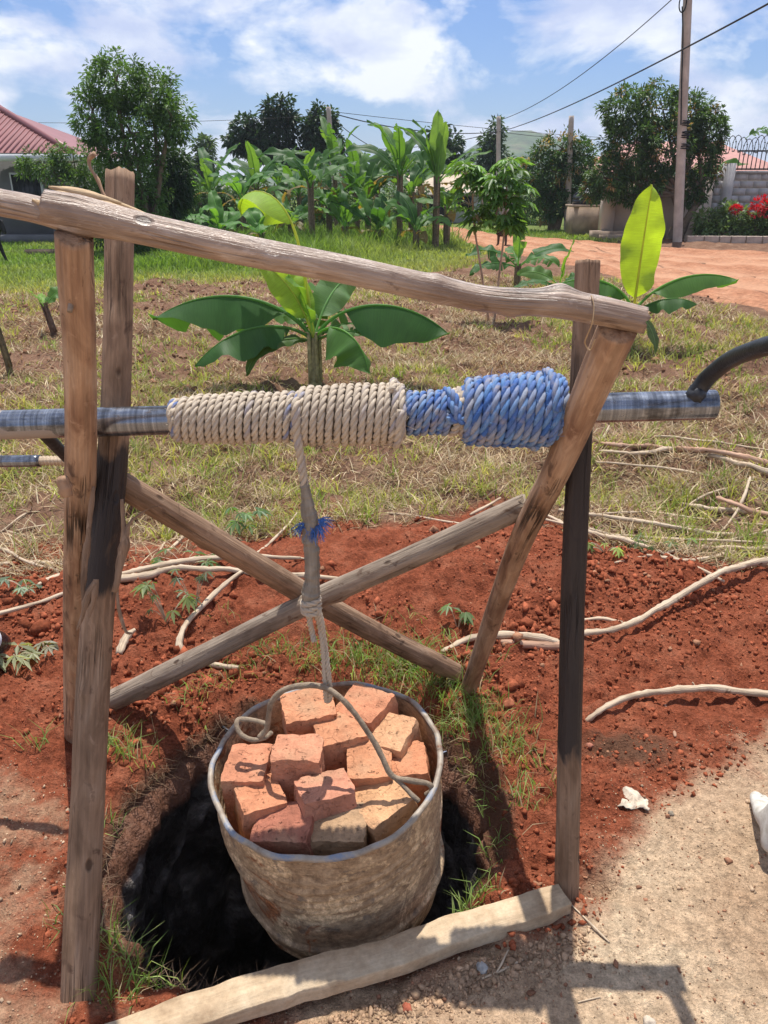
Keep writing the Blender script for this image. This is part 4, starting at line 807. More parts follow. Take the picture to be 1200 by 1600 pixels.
S([(776, 1520, .005), (784, 1506, .008), (794, 1484, .01)], [.002, .0026, .002], 'smaller twig crossing the dry twig before the plank', name='twig', seed=37, node=False, group='twigs on the bare ground')
S([(903, 1566), (920, 1562), (938, 1558)], [.0016, .002, .0014], 'short pale straw on the sandy ground near the bottom', name='twig', seed=38, node=False, group='twigs on the bare ground')

# ---- leaves
def rot_between(d):                                   # basis with x along d, z roughly up
    d = d / (np.linalg.norm(d, axis=-1, keepdims=True) + 1e-9); up = np.zeros_like(d); up[..., 2] = 1
    sd = np.cross(up, d); l = np.linalg.norm(sd, axis=-1, keepdims=True); sd = np.where(l > 1e-3, sd / np.maximum(l, 1e-6), np.array([1.0, 0, 0])); return d, sd, np.cross(d, sd)
def leaves(geo, base, d, L, W_, col, fold=0.25, roll=None, droop=0.0):
    """diamond leaves folded on the midrib: 4 verts / 2 triangles each"""
    n = len(base); d, sd, nm = rot_between(d)
    if roll is not None: c, s_ = np.cos(roll)[:, None], np.sin(roll)[:, None]; sd, nm = sd * c + nm * s_, nm * c - sd * s_
    L = np.broadcast_to(L, n)[:, None]; W_ = np.broadcast_to(W_, n)[:, None]
    mid = base + d * L * 0.45; tip = base + d * L; tip[:, 2] -= droop * L[:, 0]
    V = np.stack([base, mid + sd * W_ / 2 + nm * W_ * fold, tip, mid - sd * W_ / 2 + nm * W_ * fold], 1).reshape(-1, 3)
    o = np.arange(n)[:, None] * 4
    T_ = np.concatenate([o + np.array([0, 2, 1]), o + np.array([0, 3, 2])])
    geo.add(V, T=T_, col=np.repeat(np.broadcast_to(col, (n, 3)), 4, 0))
def palmate(geo, c, d, size, col, lobes=7, droop=0.3, nrm=None):
    d = np.asarray(d, float); d /= np.linalg.norm(d); d_, sd, nm = rot_between(d[None]); d_, sd, nm = d_[0], sd[0], nm[0]
    an = np.linspace(-2.0, 2.0, lobes); D = np.cos(an)[:, None] * d_ + np.sin(an)[:, None] * sd; D[:, 2] -= droop
    l_ = size * (0.62 + 0.38 * np.cos(an / 2.1) ** 2) * rng.uniform(0.85, 1.1, lobes)
    leaves(geo, np.repeat(np.asarray(c)[None], lobes, 0), D, l_, l_ * 0.30, np.array(col) * rng.uniform(0.85, 1.15, (lobes, 1)), 0.22, droop=0.15)
def sprig(px, py, n_, spread, size, label, h=0.08, col=(0.16, 0.25, 0.06)):
    size *= 0.78; col = tuple(np.array(col) * np.array([1.15, 0.95, 1.5]))
    b = GG(px, py); g = Geo(); gs = Geo()
    for _ in range(n_):
        a = rng.uniform(0, 2 * math.pi); r_ = spread * math.sqrt(rng.uniform(0.05, 1)); tip = b + np.array([r_ * math.cos(a), r_ * math.sin(a) * 0.6, h * rng.uniform(0.35, 1.1)]); dz_ = rng.uniform(-0.9, 0.2)
        gs.tube([b, (b + tip) / 2 + np.array([0, 0, 0.015]), tip], [0.0018, 0.0012], 4, n=6, col=(0.35, 0.22, 0.12))
        palmate(g, tip, [math.cos(a), math.sin(a) - 0.5, dz_], size * rng.uniform(0.6, 1.3), np.array(col) * rng.uniform(0.6, 1.4), int(rng.integers(4, 8)), droop=rng.uniform(0, 0.8))
    t_ = thing('cassava_sprig', label, 'leaves', b, 'wilting cassava shoots on the soil'); g.build('foliage', M['cassava'], t_, base=b, smooth=False); gs.build('stalks', M['stick'], t_, base=b); return t_
sprig(262, 975, 10, 0.10, 0.065, 'cassava shoot with grey-green leaves left of the crooked stem', 0.16)
sprig(305, 955, 7, 0.07, 0.06, 'small leafy shoot on the crooked cassava stem', 0.17, (0.11, 0.17, 0.06))
sprig(290, 890, 9, 0.15, 0.075, 'fresh green cassava leaves lying on the sticks behind the left brace', 0.07, (0.15, 0.30, 0.08))
sprig(372, 838, 9, 0.13, 0.08, 'green leafy shoot at the edge of the dry grass behind the left brace', 0.14, (0.13, 0.27, 0.07))
sprig(22, 1032, 10, 0.12, 0.085, 'pale cassava leaves wilting beside the bottle', 0.05, (0.25, 0.32, 0.12))
sprig(70, 1018, 5, 0.06, 0.075, 'single pale cassava rosette right of the bottle', 0.035, (0.26, 0.31, 0.14))
sprig(45, 928, 8, 0.11, 0.08, 'green cassava leaves by the thin stick above the bottle', 0.06, (0.15, 0.25, 0.10))
sprig(945, 865, 8, 0.10, 0.055, 'bright young shoot on the red soil right of the post', 0.06, (0.22, 0.36, 0.06))
sprig(1035, 862, 8, 0.16, 0.07, 'green leaves among the sticks on the right', 0.06, (0.13, 0.24, 0.06))
sprig(715, 985, 4, 0.05, 0.09, 'green blade-like shoot beside the slanted pole', 0.12, (0.13, 0.24, 0.06))

# ---- bottle lying at the left edge
bb = GG(8, 1024, 0.045); bd = P(-14, 955, 2.66) - bb; bd[2] = 0.02; bd /= np.linalg.norm(bd)
bot = thing('plastic_bottle', 'dark plastic bottle with a white label lying at the left edge', 'bottle', bb)
def lathe_dir(prof, seg, a, d):
    V, Q_ = lathe(prof, seg); u = np.cross(d, [0, 0, 1.0]); u /= np.linalg.norm(u); v_ = np.cross(u, d); return a + V[:, 0:1] * u + V[:, 1:2] * v_ + V[:, 2:3] * d, Q_
M['bottle'] = mat_plain('black_bottle_plastic', (0.012, 0.013, 0.02), 0.12, 0.3, 10, 0, 0.25, 0.02, 0.7); M['label'] = mat_plain('white_label', (0.72, 0.78, 0.84), 0.5, 0.06, 10, bump=0.05)
V, Q = lathe_dir([(0.001, 0.006), (0.026, 0.0), (0.036, 0.010), (0.044, 0.05), (0.043, 0.09), (0.0445, 0.10), (0.0445, 0.15), (0.043, 0.16), (0.044, 0.22), (0.030, 0.27), (0.014, 0.30), (0.014, 0.315)], 28, bb, bd)
g = Geo(); g.add(V, Q); g.build('body', M['bottle'], bot, base=bb)
V, Q = lathe_dir([(0.0452, 0.10), (0.0455, 0.105), (0.0455, 0.146), (0.0452, 0.15)], 28, bb, bd); g = Geo(); g.add(V, Q); g.build('label_band', M['label'], bot, base=bb)
V, Q = lathe_dir([(0.017, 0.312), (0.017, 0.332), (0.001, 0.334)], 20, bb, bd); g = Geo(); g.add(V, Q); g.build('cap', M['label'], bot, base=bb)

# ---- paper scrap, stones, brick chip
def lump(px, py, s, c, name, label, cat, seed, sq=(1, 1, 0.7), m='clod', group=None):
    b = GG(px, py); V, Q_ = lathe([(0.02, -1)] + [(math.cos(a), math.sin(a)) for a in np.linspace(-1.4, 1.4, 11)] + [(0.02, 1)], 16); V = V * np.array(sq) * s
    V = V * (1 + 0.28 * fbm(V / s * 1.4 + seed * 7, 3, seed))[:, None]; g = Geo(); g.add(V + b + np.array([0, 0, s * sq[2] * 0.4]), Q_, col=c); o = g.build(name, M[m], base=b, smooth=False); tag(o, label, cat, group)
N = 12; uu, vv = np.meshgrid(np.linspace(-1, 1, N), np.linspace(-1, 1, N), indexing='ij'); b = GG(992, 1254)
wv = 0.016 * np.abs(n2d(uu, vv, 1.6, 3, 81)) + 0.005; ang = -0.5
Vp = np.stack([uu * 0.036 * (1 + 0.25 * n2d(uu, vv, 1.5, 2, 82)), vv * 0.030 * (1 - 0.35 * uu) * (1 + 0.3 * n2d(uu, vv, 1.7, 2, 83)), wv], -1).reshape(-1, 3); ca, sa = math.cos(ang), math.sin(ang)
Vp = Vp @ np.array([[ca, sa, 0], [-sa, ca, 0], [0, 0, 1]]); i = np.arange(N - 1)[:, None] * N; jj = np.arange(N - 1)[None]; Qq = np.stack([i + jj, i + N + jj, i + N + jj + 1, i + jj + 1], -1).reshape(-1, 4)
Vb = Vp - np.array([0, 0, 0.0025]); g = Geo(); g.add(np.concatenate([Vp, Vb]) + b, np.concatenate([Qq, Qq[:, ::-1] + N * N]), col=(0.50, 0.42, 0.33)); tag(g.build('paper_scrap', M['clod'], base=b, smooth=False), 'crumpled pale paper scrap on the red soil right of the post', 'paper')
lump(754, 1514, 0.013, (0.36, 0.35, 0.33), 'stone', 'grey stone on the crumbs in front of the plank', 'stone', 1)
lump(636, 1576, 0.011, (0.33, 0.10, 0.06), 'brick_chip', 'small red brick chip on the ground near the bottom', 'chip', 2)
lump(795, 1102, 0.022, (0.30, 0.11, 0.06), 'stone', 'red-brown stone at the foot of the slanted pole', 'stone', 3)
lump(921, 1166, 0.011, (0.36, 0.15, 0.10), 'stone', 'pinkish pebble right of the post', 'stone', 4)
lump(1049, 994, 0.016, (0.30, 0.10, 0.06), 'stone', 'rounded clod under the rising stick', 'stone', 5)
lump(1048, 1272, 0.008, (0.25, 0.21, 0.16), 'stone', 'small grey pebble above the paper scrap', 'stone', 6)
lump(1013, 1600, 0.014, (0.5, 0.42, 0.33), 'stone', 'pale stone at the bottom edge of the picture', 'stone', 7)
lump(330, 862, 0.0, (0, 0, 0), 'stone', 'x', 'stone', 8) if False else None

# ---- soil crumbs (uncountable)
V0, Q0 = None, None
ph = (1 + 5 ** 0.5) / 2; ico = np.array([[-1, ph, 0], [1, ph, 0], [-1, -ph, 0], [1, -ph, 0], [0, -1, ph], [0, 1, ph], [0, -1, -ph], [0, 1, -ph], [ph, 0, -1], [ph, 0, 1], [-ph, 0, -1], [-ph, 0, 1]]) / 1.9
icoT = np.array([[0, 11, 5], [0, 5, 1], [0, 1, 7], [0, 7, 10], [0, 10, 11], [1, 5, 9], [5, 11, 4], [11, 10, 2], [10, 7, 6], [7, 1, 8], [3, 9, 4], [3, 4, 2], [3, 2, 6], [3, 6, 8], [3, 8, 9], [4, 9, 5], [2, 4, 11], [6, 2, 10], [8, 6, 7], [9, 8, 1]])
def crumbs(x, y, s, c, sink=0.25):
    n = len(x); z = ground_z(x, y); J = ico[None] * (1 + 0.55 * rng.uniform(-1, 1, (n, 12, 1))) * rng.uniform(0.55, 1.35, (n, 1, 3))
    V = J * s[:, None, None] + np.stack([x, y, z + s * (0.5 - sink)], -1)[:, None]
    return V.reshape(-1, 3), (icoT[None] + 12 * np.arange(n)[:, None, None]).reshape(-1, 3), np.repeat(c, 12, 0)
def inpit(x, y, m=0.02):
    dx, dy = x - PC[0], y - PC[1]; return np.hypot(dx, dy) < pit_r(np.arctan2(dy, dx)) + m
g = Geo()
x = rng.uniform(-2.6, 2.9, 60000); y = rng.uniform(0.9, 3.6, 60000); sd_ = sdf_poly(x, y, RED); lump_ = n2d(x, y, 1.8, 3, 91) * 1.3
ok = (sd_ < 0.05) & ~inpit(x, y) & (rng.uniform(-0.9, 0.9, 60000) < lump_ + 0.1); x, y = x[ok], y[ok]
s = np.clip(np.exp(rng.normal(-5.55, 0.58, len(x))), 0.002, 0.018); s *= 0.55 + 0.95 * sstep(-0.4, 0.6, n2d(x, y, 3.1, 3, 99)); ex = (np.hypot(x - 1.2, y - 1.9) < 0.8) & (s > 0.009); s[ex] *= 0.6; s = np.where(y < 1.55, np.minimum(s, 0.009), s)
c = np.array([0.27, 0.080, 0.040]) * rng.uniform(0.65, 1.35, (len(x), 1)) * np.array([1, 1, 1]); c[rng.random(len(x)) < 0.05] = (0.33, 0.17, 0.10)
V, T_, C_ = crumbs(x, y, s, c); g.add(V, T=T_, col=C_)
x = rng.uniform(-1.3, 1.4, 5000); y = rng.uniform(0.75, 2.2, 5000); sd_ = sdf_poly(x, y, RED); ok = (sd_ > -0.06) & ~inpit(x, y); x, y = x[ok], y[ok]
s = np.clip(np.exp(rng.normal(-6.1, 0.5, len(x))), 0.0012, 0.009); c = np.where(rng.random((len(x), 1)) < 0.5, np.array([[0.42, 0.30, 0.20]]), np.array([[0.30, 0.15, 0.09]])) * rng.uniform(0.7, 1.3, (len(x), 1))
V, T_, C_ = crumbs(x, y, s, c); g.add(V, T=T_, col=C_)
x = rng.uniform(-1.2, 1.3, 16000); y = rng.uniform(0.8, 2.0, 16000); ok = (sdf_poly(x, y, RED) > -0.12) & ~inpit(x, y) & (rng.random(16000) < 0.3 + 0.7 * sstep(-0.3, 0.5, n2d(x, y, 4, 3, 101))); x, y = x[ok], y[ok]
s = rng.uniform(0.0008, 0.0024, len(x)); c = np.array([0.46, 0.32, 0.205]) * rng.uniform(0.55, 1.3, (len(x), 1)); V, T_, C_ = crumbs(x, y, s, c); g.add(V, T=T_, col=C_)
# band of broken crumbs in front of the plank
u = rng.uniform(0, 1, 4200); off = np.abs(rng.normal(0, 0.045, 4200)); x = pa[0] + (pb[0] - pa[0]) * u + pn[0] * (-0.05 - off); y = pa[1] + (pb[1] - pa[1]) * u + pn[1] * (-0.05 - off)
s = np.clip(np.exp(rng.normal(-6.1, 0.6, 4200)), 0.0014, 0.009); c = np.array([0.37, 0.245, 0.155]) * rng.uniform(0.65, 1.3, (4200, 1)); V, T_, C_ = crumbs(x, y, s, c); g.add(V, T=T_, col=C_)
# clods of the dug garden plot
x = rng.uniform(-7, 7, 9000); y = rng.uniform(4, 15, 9000); ok = (sdf_poly(x, y, LAWN) > 0.3) & (n2d(x, y, 0.55, 3, 92) + 0.25 * (x < -1) > 0.15); x, y = x[ok], y[ok]
s = np.clip(np.exp(rng.normal(-4.3, 0.5, len(x))), 0.006, 0.045); c = np.array([0.20, 0.105, 0.062]) * rng.uniform(0.6, 1.4, (len(x), 1)); V, T_, C_ = crumbs(x, y, s, c); g.add(V, T=T_, col=C_)
tag(g.build('soil_crumbs', M['clod'], smooth=False), 'loose crumbs and clods of soil over the ground', None, None, 'stuff')

# ---- grass blades and straw (uncountable)
def blades(geo, x, y, h, wd, lean, col, bend=0.5, z=None, az=None, tip=None):
    n = len(x); z = ground_z(x, y) if z is None else z; az = rng.uniform(0, 2 * math.pi, n) if az is None else az
    d = np.stack([np.cos(az), np.sin(az), np.zeros(n)], -1); fa = rng.uniform(0, 2 * math.pi, n); sd = np.stack([np.cos(fa), np.sin(fa), np.zeros(n)], -1) * wd[:, None] / 2
    b = np.stack([x, y, z - 0.004], -1); l1 = lean; l2 = np.clip(lean + bend * rng.uniform(0.3, 1.3, n), 0, 2.2)
    up = np.array([0, 0, 1.0]); m1 = b + (d * np.sin(l1)[:, None] + up * np.cos(l1)[:, None]) * (h * 0.5)[:, None]; t_ = m1 + (d * np.sin(l2)[:, None] + up * np.cos(l2)[:, None]) * (h * 0.55)[:, None]
    t_[:, 2] = np.maximum(t_[:, 2], b[:, 2] + 0.006)
    V = np.stack([b - sd, b + sd, m1 + sd * 0.8, m1 - sd * 0.8, t_], 1).reshape(-1, 3); o = np.arange(n)[:, None] * 5
    c5 = np.repeat(col, 5, 0) if tip is None else np.stack([col, col, col, col, tip], 1).reshape(-1, 3)
    geo.add(V, Q=o + np.array([0, 1, 2, 3]), T=o + np.array([3, 2, 4]), col=c5)
def wedge(n, r0_, r1_, half=36):
    r_ = rng.uniform(r0_, r1_, n); a = rng.uniform(-R(half), R(half), n); return r_ * np.sin(a), r_ * np.cos(a), r_
def offroad(x, y, m=0.15): return sdf_poly(x, y, ROAD) > m
# straw litter
gS = Geo(); x, y, r_ = wedge(290000, 2.9, 15.5); mk_ = n2d(x, y, 0.75, 3, 93); dug = (n2d(x, y, 0.55, 3, 92) + 0.35 * (x < -1.0) * (y > 7) > 0.38)
clump = sstep(-0.5, 0.25, n2d(x, y, 3.0, 3, 98)); ok = (rng.random(len(x)) < 0.15 + 0.85 * clump) & (sdf_poly(x, y, RED) > -0.10 + 0.12 * mk_) & (sdf_poly(x, y, LAWN) > -0.3) & offroad(x, y) & (rng.random(len(x)) < np.where(dug, 0.16, np.where(mk_ > -0.35, 1.0, 0.45))); x, y, r_ = x[ok], y[ok], r_[ok]
n = len(x); h = rng.uniform(0.05, 0.16, n); wd = (0.0022 + 0.0008 * r_) * rng.uniform(0.6, 1.4, n)
pal = np.array([[0.41, 0.29, 0.175], [0.52, 0.40, 0.25], [0.28, 0.175, 0.105], [0.60, 0.50, 0.33], [0.38, 0.30, 0.15]]); c = pal[rng.integers(0, 5, n)] * rng.uniform(0.55, 1.3, (n, 1))
blades(gS, x, y, h, wd, rng.uniform(0.55, 1.5, n), c, 0.5)
tag(gS.build('dry_straw', M['straw'], smooth=False), 'dry straw and cut weeds littering the garden plot', None, None, 'stuff')
# green and yellowing tufts in the plot
gT = Geo(); x, y, r_ = wedge(6500, 2.9, 15.5); mk_ = n2d(x, y, 0.9, 3, 94); near = np.exp(-((r_ - 4.0) / 1.6) ** 2)
ok = (sdf_poly(x, y, RED) > -0.02) & (sdf_poly(x, y, LAWN) > -0.2) & offroad(x, y) & (rng.random(len(x)) < 0.14 + 0.86 * sstep(-0.1, 0.5, mk_ + 0.8 * near + 0.35 * (x > 1.2) - 0.34)); x, y, r_ = x[ok], y[ok], r_[ok]
kk = 13; n = len(x) * kk; tx = np.repeat(x, kk) + rng.normal(0, 0.03, n) * np.repeat(0.6 + r_ / 8, kk); ty = np.repeat(y, kk) + rng.normal(0, 0.03, n) * np.repeat(0.6 + r_ / 8, kk); tr = np.repeat(r_, kk)
hue = np.repeat(rng.random(len(x)), kk); ca_, cb_ = np.array([0.20, 0.28, 0.065]), np.array([0.52, 0.48, 0.16]); c = (ca_[None] * (1 - hue[:, None]) + cb_[None] * hue[:, None]) * rng.uniform(0.7, 1.25, (n, 1))
blades(gT, tx, ty, np.repeat(rng.uniform(0.06, 0.19, len(x)), kk) * rng.uniform(0.5, 1.1, n), 0.0034 + 0.0009 * tr, rng.uniform(0.1, 1.0, n), c, 0.7)
tag(gT.build('weed_tufts', M['grass'], smooth=False), 'green and yellowing grass tufts in the garden plot', None, None, 'stuff')
# lawn and tall weeds
gW = Geo(); x, y, r_ = wedge(120000, 11, 34, 40); sd_ = sdf_poly(x, y, LAWN); ok = (sd_ < 0.5 * n2d(x, y, 0.6, 2, 95) + 0.25) & offroad(x, y, 0.25); x, y, r_, sd_ = x[ok], y[ok], r_[ok], sd_[ok]; n = len(x)
tall = sstep(-1.5, -3.2, sd_) * sstep(-6.6, -4.0, x) * sstep(4.0, 2.2, x) * (0.65 + 0.5 * n2d(x, y, 0.5, 3, 96)); tall = np.clip(tall, 0, 1)
h = rng.uniform(0.06, 0.17, n) + tall * rng.uniform(0.1, 0.75, n); yl = np.clip(np.exp(-np.maximum(-sd_, 0) / 1.2) * 0.9 + 0.35 * n2d(x, y, 0.4, 3, 97), 0, 1)[:, None]
c = (np.array([0.17, 0.27, 0.055]) * (1 - yl) + np.array([0.42, 0.39, 0.14]) * yl) * rng.uniform(0.65, 1.35, (n, 1))
blades(gW, x, y, h, 0.006 + 0.0011 * r_, rng.uniform(0.05, 0.8, n), c, 0.6)
tag(gW.build('lawn_grass', M['grass'], smooth=False), 'bright green lawn and tall weeds beyond the plot', None, None, 'stuff')
# tufts round the pit lip and by the posts
gP = Geo(); tuf = []
for px, py, k_, sp, hh in ((185, 1470, 34, .035, .12), (225, 1530, 46, .04, .12), (180, 1548, 34, .035, .11), (205, 1420, 26, .03, .11), (190, 1170, 34, .04, .13), (180, 1290, 10, .03, .08), (290, 1520, 26, .03, .10), (330, 1508, 8, .02, .16), (235, 1500, 22, .03, .10),
                             (720, 1415, 34, .03, .10), (745, 1410, 22, .03, .08), (690, 1430, 22, .03, .08), (770, 1330, 20, .03, .08), (790, 1240, 34, .05, .09), (770, 1180, 70, .05, .11), (745, 1130, 90, .05, .11), (800, 1150, 30, .05, .10), (820, 1200, 30, .05, .09), (830, 1250, 26, .04, .08),
                             (755, 1390, 14, .03, .07), (690, 1085, 110, .07, .12), (650, 1050, 130, .07, .13), (600, 1035, 110, .08, .13), (560, 1035, 80, .07, .12), (720, 1120, 70, .05, .11), (625, 1045, 90, .07, .12), (520, 1030, 36, .06, .09), (480, 1020, 34, .06, .09), (440, 1030, 40, .06, .11), (400, 1040, 30, .05, .10), (360, 1060, 26, .05, .09),
                             (320, 1090, 16, .04, .08), (290, 1105, 18, .04, .08), (740, 1060, 40, .05, .10), (790, 1110, 16, .04, .08), (60, 1170, 10, .02, .12), (215, 1190, 12, .03, .10), (110, 1440, 10, .02, .09), (150, 1400, 12, .03, .08), (700, 1000, 10, .03, .09), (580, 985, 8, .05, .07), (350, 985, 8, .05, .06), (640, 960, 5, .04, .06)):
    b = GG(px, py); n = int(k_ * 1.6); x = b[0] + rng.normal(0, sp, n); y = b[1] + rng.normal(0, sp * 0.8, n); ok = ~inpit(x, y, -0.012); x, y = x[ok], y[ok]; n = len(x)
    hu = rng.random((n, 1)); c = (np.array([0.14, 0.27, 0.05]) * (1 - hu) + np.array([0.30, 0.36, 0.12]) * hu) * rng.uniform(0.7, 1.3, (n, 1)); dryb = rng.random(n) < 0.16; c[dryb] = np.array([0.42, 0.33, 0.2])
    blades(gP, x, y, hh * rng.uniform(0.4, 1.15, n), rng.uniform(0.0022, 0.0045, n), rng.uniform(0.1, 0.9, n), c, 0.9)
# dangling roots and dead grass on the lip
n = 900; a = rng.uniform(0.2, 2 * math.pi - 1.2, n); rr_ = pit_r(a) + rng.uniform(-0.004, 0.03, n); x = PC[0] + rr_ * np.cos(a); y = PC[1] + rr_ * np.sin(a)
c = np.array([0.24, 0.155, 0.10]) * rng.uniform(0.5, 1.4, (n, 1)); blades(gP, x, y, rng.uniform(0.02, 0.09, n), rng.uniform(0.001, 0.0024, n), rng.uniform(0.9, 1.9, n), c, 0.8, az=a + math.pi + rng.normal(0, 0.7, n))
tag(gP.build('pit_grass', M['grass'], smooth=False), 'grass tufts and dead roots round the lip of the pit', None, None, 'stuff')
# ================================================================== BANANA PLANTS
def banana_leaf(base, az, el, L, W_, droop, roll=0, tear=0.2, col=(0.07, 0.17, 0.04), fold=0.25, pet=0.16, pw=1.4, ns=24, hang=0.25):
    az, el, droop, roll = R(az), R(el), R(droop), R(roll); s_ = np.linspace(0, 1, ns + 1); pit = el - droop * s_ ** pw; h = np.array([math.cos(az), math.sin(az), 0])
    D = np.cos(pit)[:, None] * h + np.sin(pit)[:, None] * np.array([0, 0, 1.0]); mid = np.asarray(base) + np.concatenate([[np.zeros(3)], np.cumsum((D[1:] + D[:-1]) / 2, 0)]) * (L / ns)
    side0 = np.array([-math.sin(az), math.cos(az), 0]); Nn = np.cross(D, side0); side = side0 * math.cos(roll) + Nn * math.sin(roll); nrm = Nn * math.cos(roll) - side0 * math.sin(roll)
    u = np.clip((s_ - pet) / (1 - pet), 0, 1); wv = W_ / 2 * np.sin(np.pi * np.clip(u, 0, 1) ** 0.8) ** 0.55 * (1 - 0.15 * u); wv = wv * (1 + 0.10 * vn(np.stack([s_ * 7, s_ * 0 + az * 3, s_ * 0 + el], -1), 8)); wv = np.where(u <= 0, 0.006, np.maximum(wv, 0.004))
    g = Geo(); cl = np.array([0, .35, .7, 1.0]); colb = np.array(col)
    for sg in (-1, 1):
        k0 = int(pet * ns); groups = []; a = k0
        while a < ns:
            b = a + (ns if rng.random() > tear * 4 else int(rng.integers(1, 5))) if tear > 0 else ns
            b = min(b, ns); groups.append((a, b)); a = b
        for a, b in groups:
            kk = np.arange(a, b + 1); da = rng.normal(0, 0.25 if len(groups) > 1 else 0.03); rip = 0.06 * W_ / 0.3
            f = fold + da; lat = sg * math.cos(f) * side[kk] + math.sin(f) * nrm[kk]
            gap = np.ones(len(kk)); 
            V = mid[kk][:, None] + lat[:, None] * (wv[kk][:, None, None] * cl[None, :, None]) + nrm[kk][:, None] * (-hang * wv[kk][:, None] * cl[None] ** 2 + rip * cl[None] * vn(np.stack([s_[kk] * 9 + sg * 4, s_[kk] * 0, s_[kk] * 0 + az * 5], -1), 3)[:, None])[..., None]
            if len(groups) > 1: V[-1, 1:] -= (D[b] * 0.012 * L)[None] * cl[1:, None]
            m = len(kk); i = np.arange(m - 1)[:, None] * 4; jj = np.arange(3)[None]
            pcx = np.stack([np.broadcast_to(cl * W_ / 2, (m, 4)), np.repeat((s_[kk] * L)[:, None], 4, 1), np.full((m, 4), sg * 1.0)], -1)
            g.add(V.reshape(-1, 3), np.stack([i + jj, i + 4 + jj, i + 5 + jj, i + 1 + jj], -1).reshape(-1, 4), col=colb * rng.uniform(0.92, 1.08), pc=pcx.reshape(-1, 3))
    g.tube(mid, np.linspace(0.016, 0.003, ns + 1) * (L / 1.2) ** 0.7, 7, col=np.minimum(colb * 1.7 + np.array([0.03, 0.04, 0.01]), 0.5)); return g
DK, MD, BR_, YG = (0.045, 0.125, 0.03), (0.075, 0.175, 0.04), (0.15, 0.29, 0.045), (0.24, 0.38, 0.05)
BRN = (0.20, 0.15, 0.06)
def banana(base, h, r_, lv, label, group, lean=(0, 0), tcol=(0.22, 0.20, 0.10)):
    base = np.asarray(base); t_ = thing('banana_plant', label, 'banana plant', base, group); top = base + np.array([lean[0], lean[1], h])
    g = Geo(); g.tube([base - np.array([0, 0, 0.05]), base + np.array([lean[0] * 0.3, lean[1] * 0.3, h * 0.5]), top], [r_ * 1.25, r_, r_ * 0.85, r_ * 0.5], 14, n=22, amp=0.12, freq=(14, 14, 4), seed=int(abs(base[0]) * 10), col=tcol)
    for q in range(5): a = q * 1.3; g.tube([base + np.array([math.cos(a), math.sin(a), 0]) * r_ * 0.9 + np.array([0, 0, h * 0.2]), top + np.array([math.cos(a), math.sin(a), 0]) * r_ * 0.9, top + np.array([math.cos(a), math.sin(a), 0]) * r_ * 1.4 + np.array([0, 0, h * 0.12])], [r_ * 0.35, r_ * 0.3, r_ * 0.12], 7, n=10, amp=0.15, col=np.array(tcol) * rng.uniform(0.7, 1.4))
    g.build('stem', M['bananastem'], t_, base=base)
    for l in lv: banana_leaf(top - np.array([0, 0, 0.03]), **l).build('leaf', M['banana'], t_, base=top)
    return t_
D_ = lambda az, el, L, W, droop, **k: dict(az=az, el=el, L=L, W_=W, droop=droop, **k)
b0 = GG(493, 612)
banana(b0, 0.46, 0.055, [D_(177, 66, 1.52, .58, 100, roll=-6, fold=-.75, col=DK, pet=.24, tear=0.10, hang=.2, pw=.7), D_(200, 50, 1.12, .46, 98, roll=-6, fold=-.75, col=DK, pet=.24, tear=0.08, hang=.2, pw=.7), D_(212, 18, .74, .16, 90, roll=-30, col=(0.06, 0.12, 0.03), pet=.12, tear=0),
    D_(-4, 70, 1.30, .60, 112, roll=6, fold=-.8, col=DK, pet=.30, tear=.11, hang=.2, pw=.7), D_(-38, 66, .82, .46, 150, roll=0, fold=-.7, col=MD, pet=.3, tear=0, pw=.8), D_(6, 22, .72, .16, 50, roll=25, col=BRN, pet=.2, tear=.25), D_(-15, 28, .62, .12, 60, col=MD, roll=20),
    D_(165, 84, 1.62, .40, 200, col=YG, pet=.60, pw=4.5, tear=0.0, fold=-.5, roll=30), D_(168, 76, .80, .34, 50, roll=-70, col=YG, pet=.25, tear=0), D_(225, 84, .62, .28, 40, roll=-20, col=BR_, pet=.25, tear=0), D_(48, 70, .86, .30, 70, roll=50, col=(0.13, 0.24, 0.10), pet=.25, tear=0.05),
    D_(90, 60, .7, .28, 60, col=MD), D_(130, 45, .8, .28, 80, col=MD, pet=.25), D_(20, 40, .55, .24, 80, col=MD, pet=.2, roll=20)],
    'large young banana plant with broad dark leaves in the middle of the plot', 'banana plants in the garden plot', tcol=(0.24, 0.22, 0.11))
b1 = GG(982, 548)
banana(b1, 0.42, 0.04, [D_(268, 87, 1.24, .46, 6, roll=6, col=(0.30, 0.44, 0.045), pet=.14, tear=0, fold=.10, hang=.05), D_(182, 74, 1.15, .36, 112, fold=-.7, roll=-5, col=MD, pet=.2, tear=0, pw=.8), D_(2, 64, 1.2, .34, 84, fold=-.7, roll=5, col=MD, pet=.2, tear=0.02, pw=.8), D_(-16, 38, .66, .28, 66, fold=-.6, roll=0, col=DK, pet=.2, tear=0),
    D_(196, 30, .62, .18, 60, roll=-30, col=MD, pet=.25, tear=0), D_(290, -5, .60, .12, 80, col=(0.12, 0.17, 0.07), tear=0), D_(70, 70, 1.0, .3, 30, roll=-40, col=DK, pet=.35, tear=0), D_(160, 25, .6, .2, 60, col=DK)],
    'young banana plant with one tall bright upright leaf by the road', 'banana plants in the garden plot')
b2 = GG(807, 452)
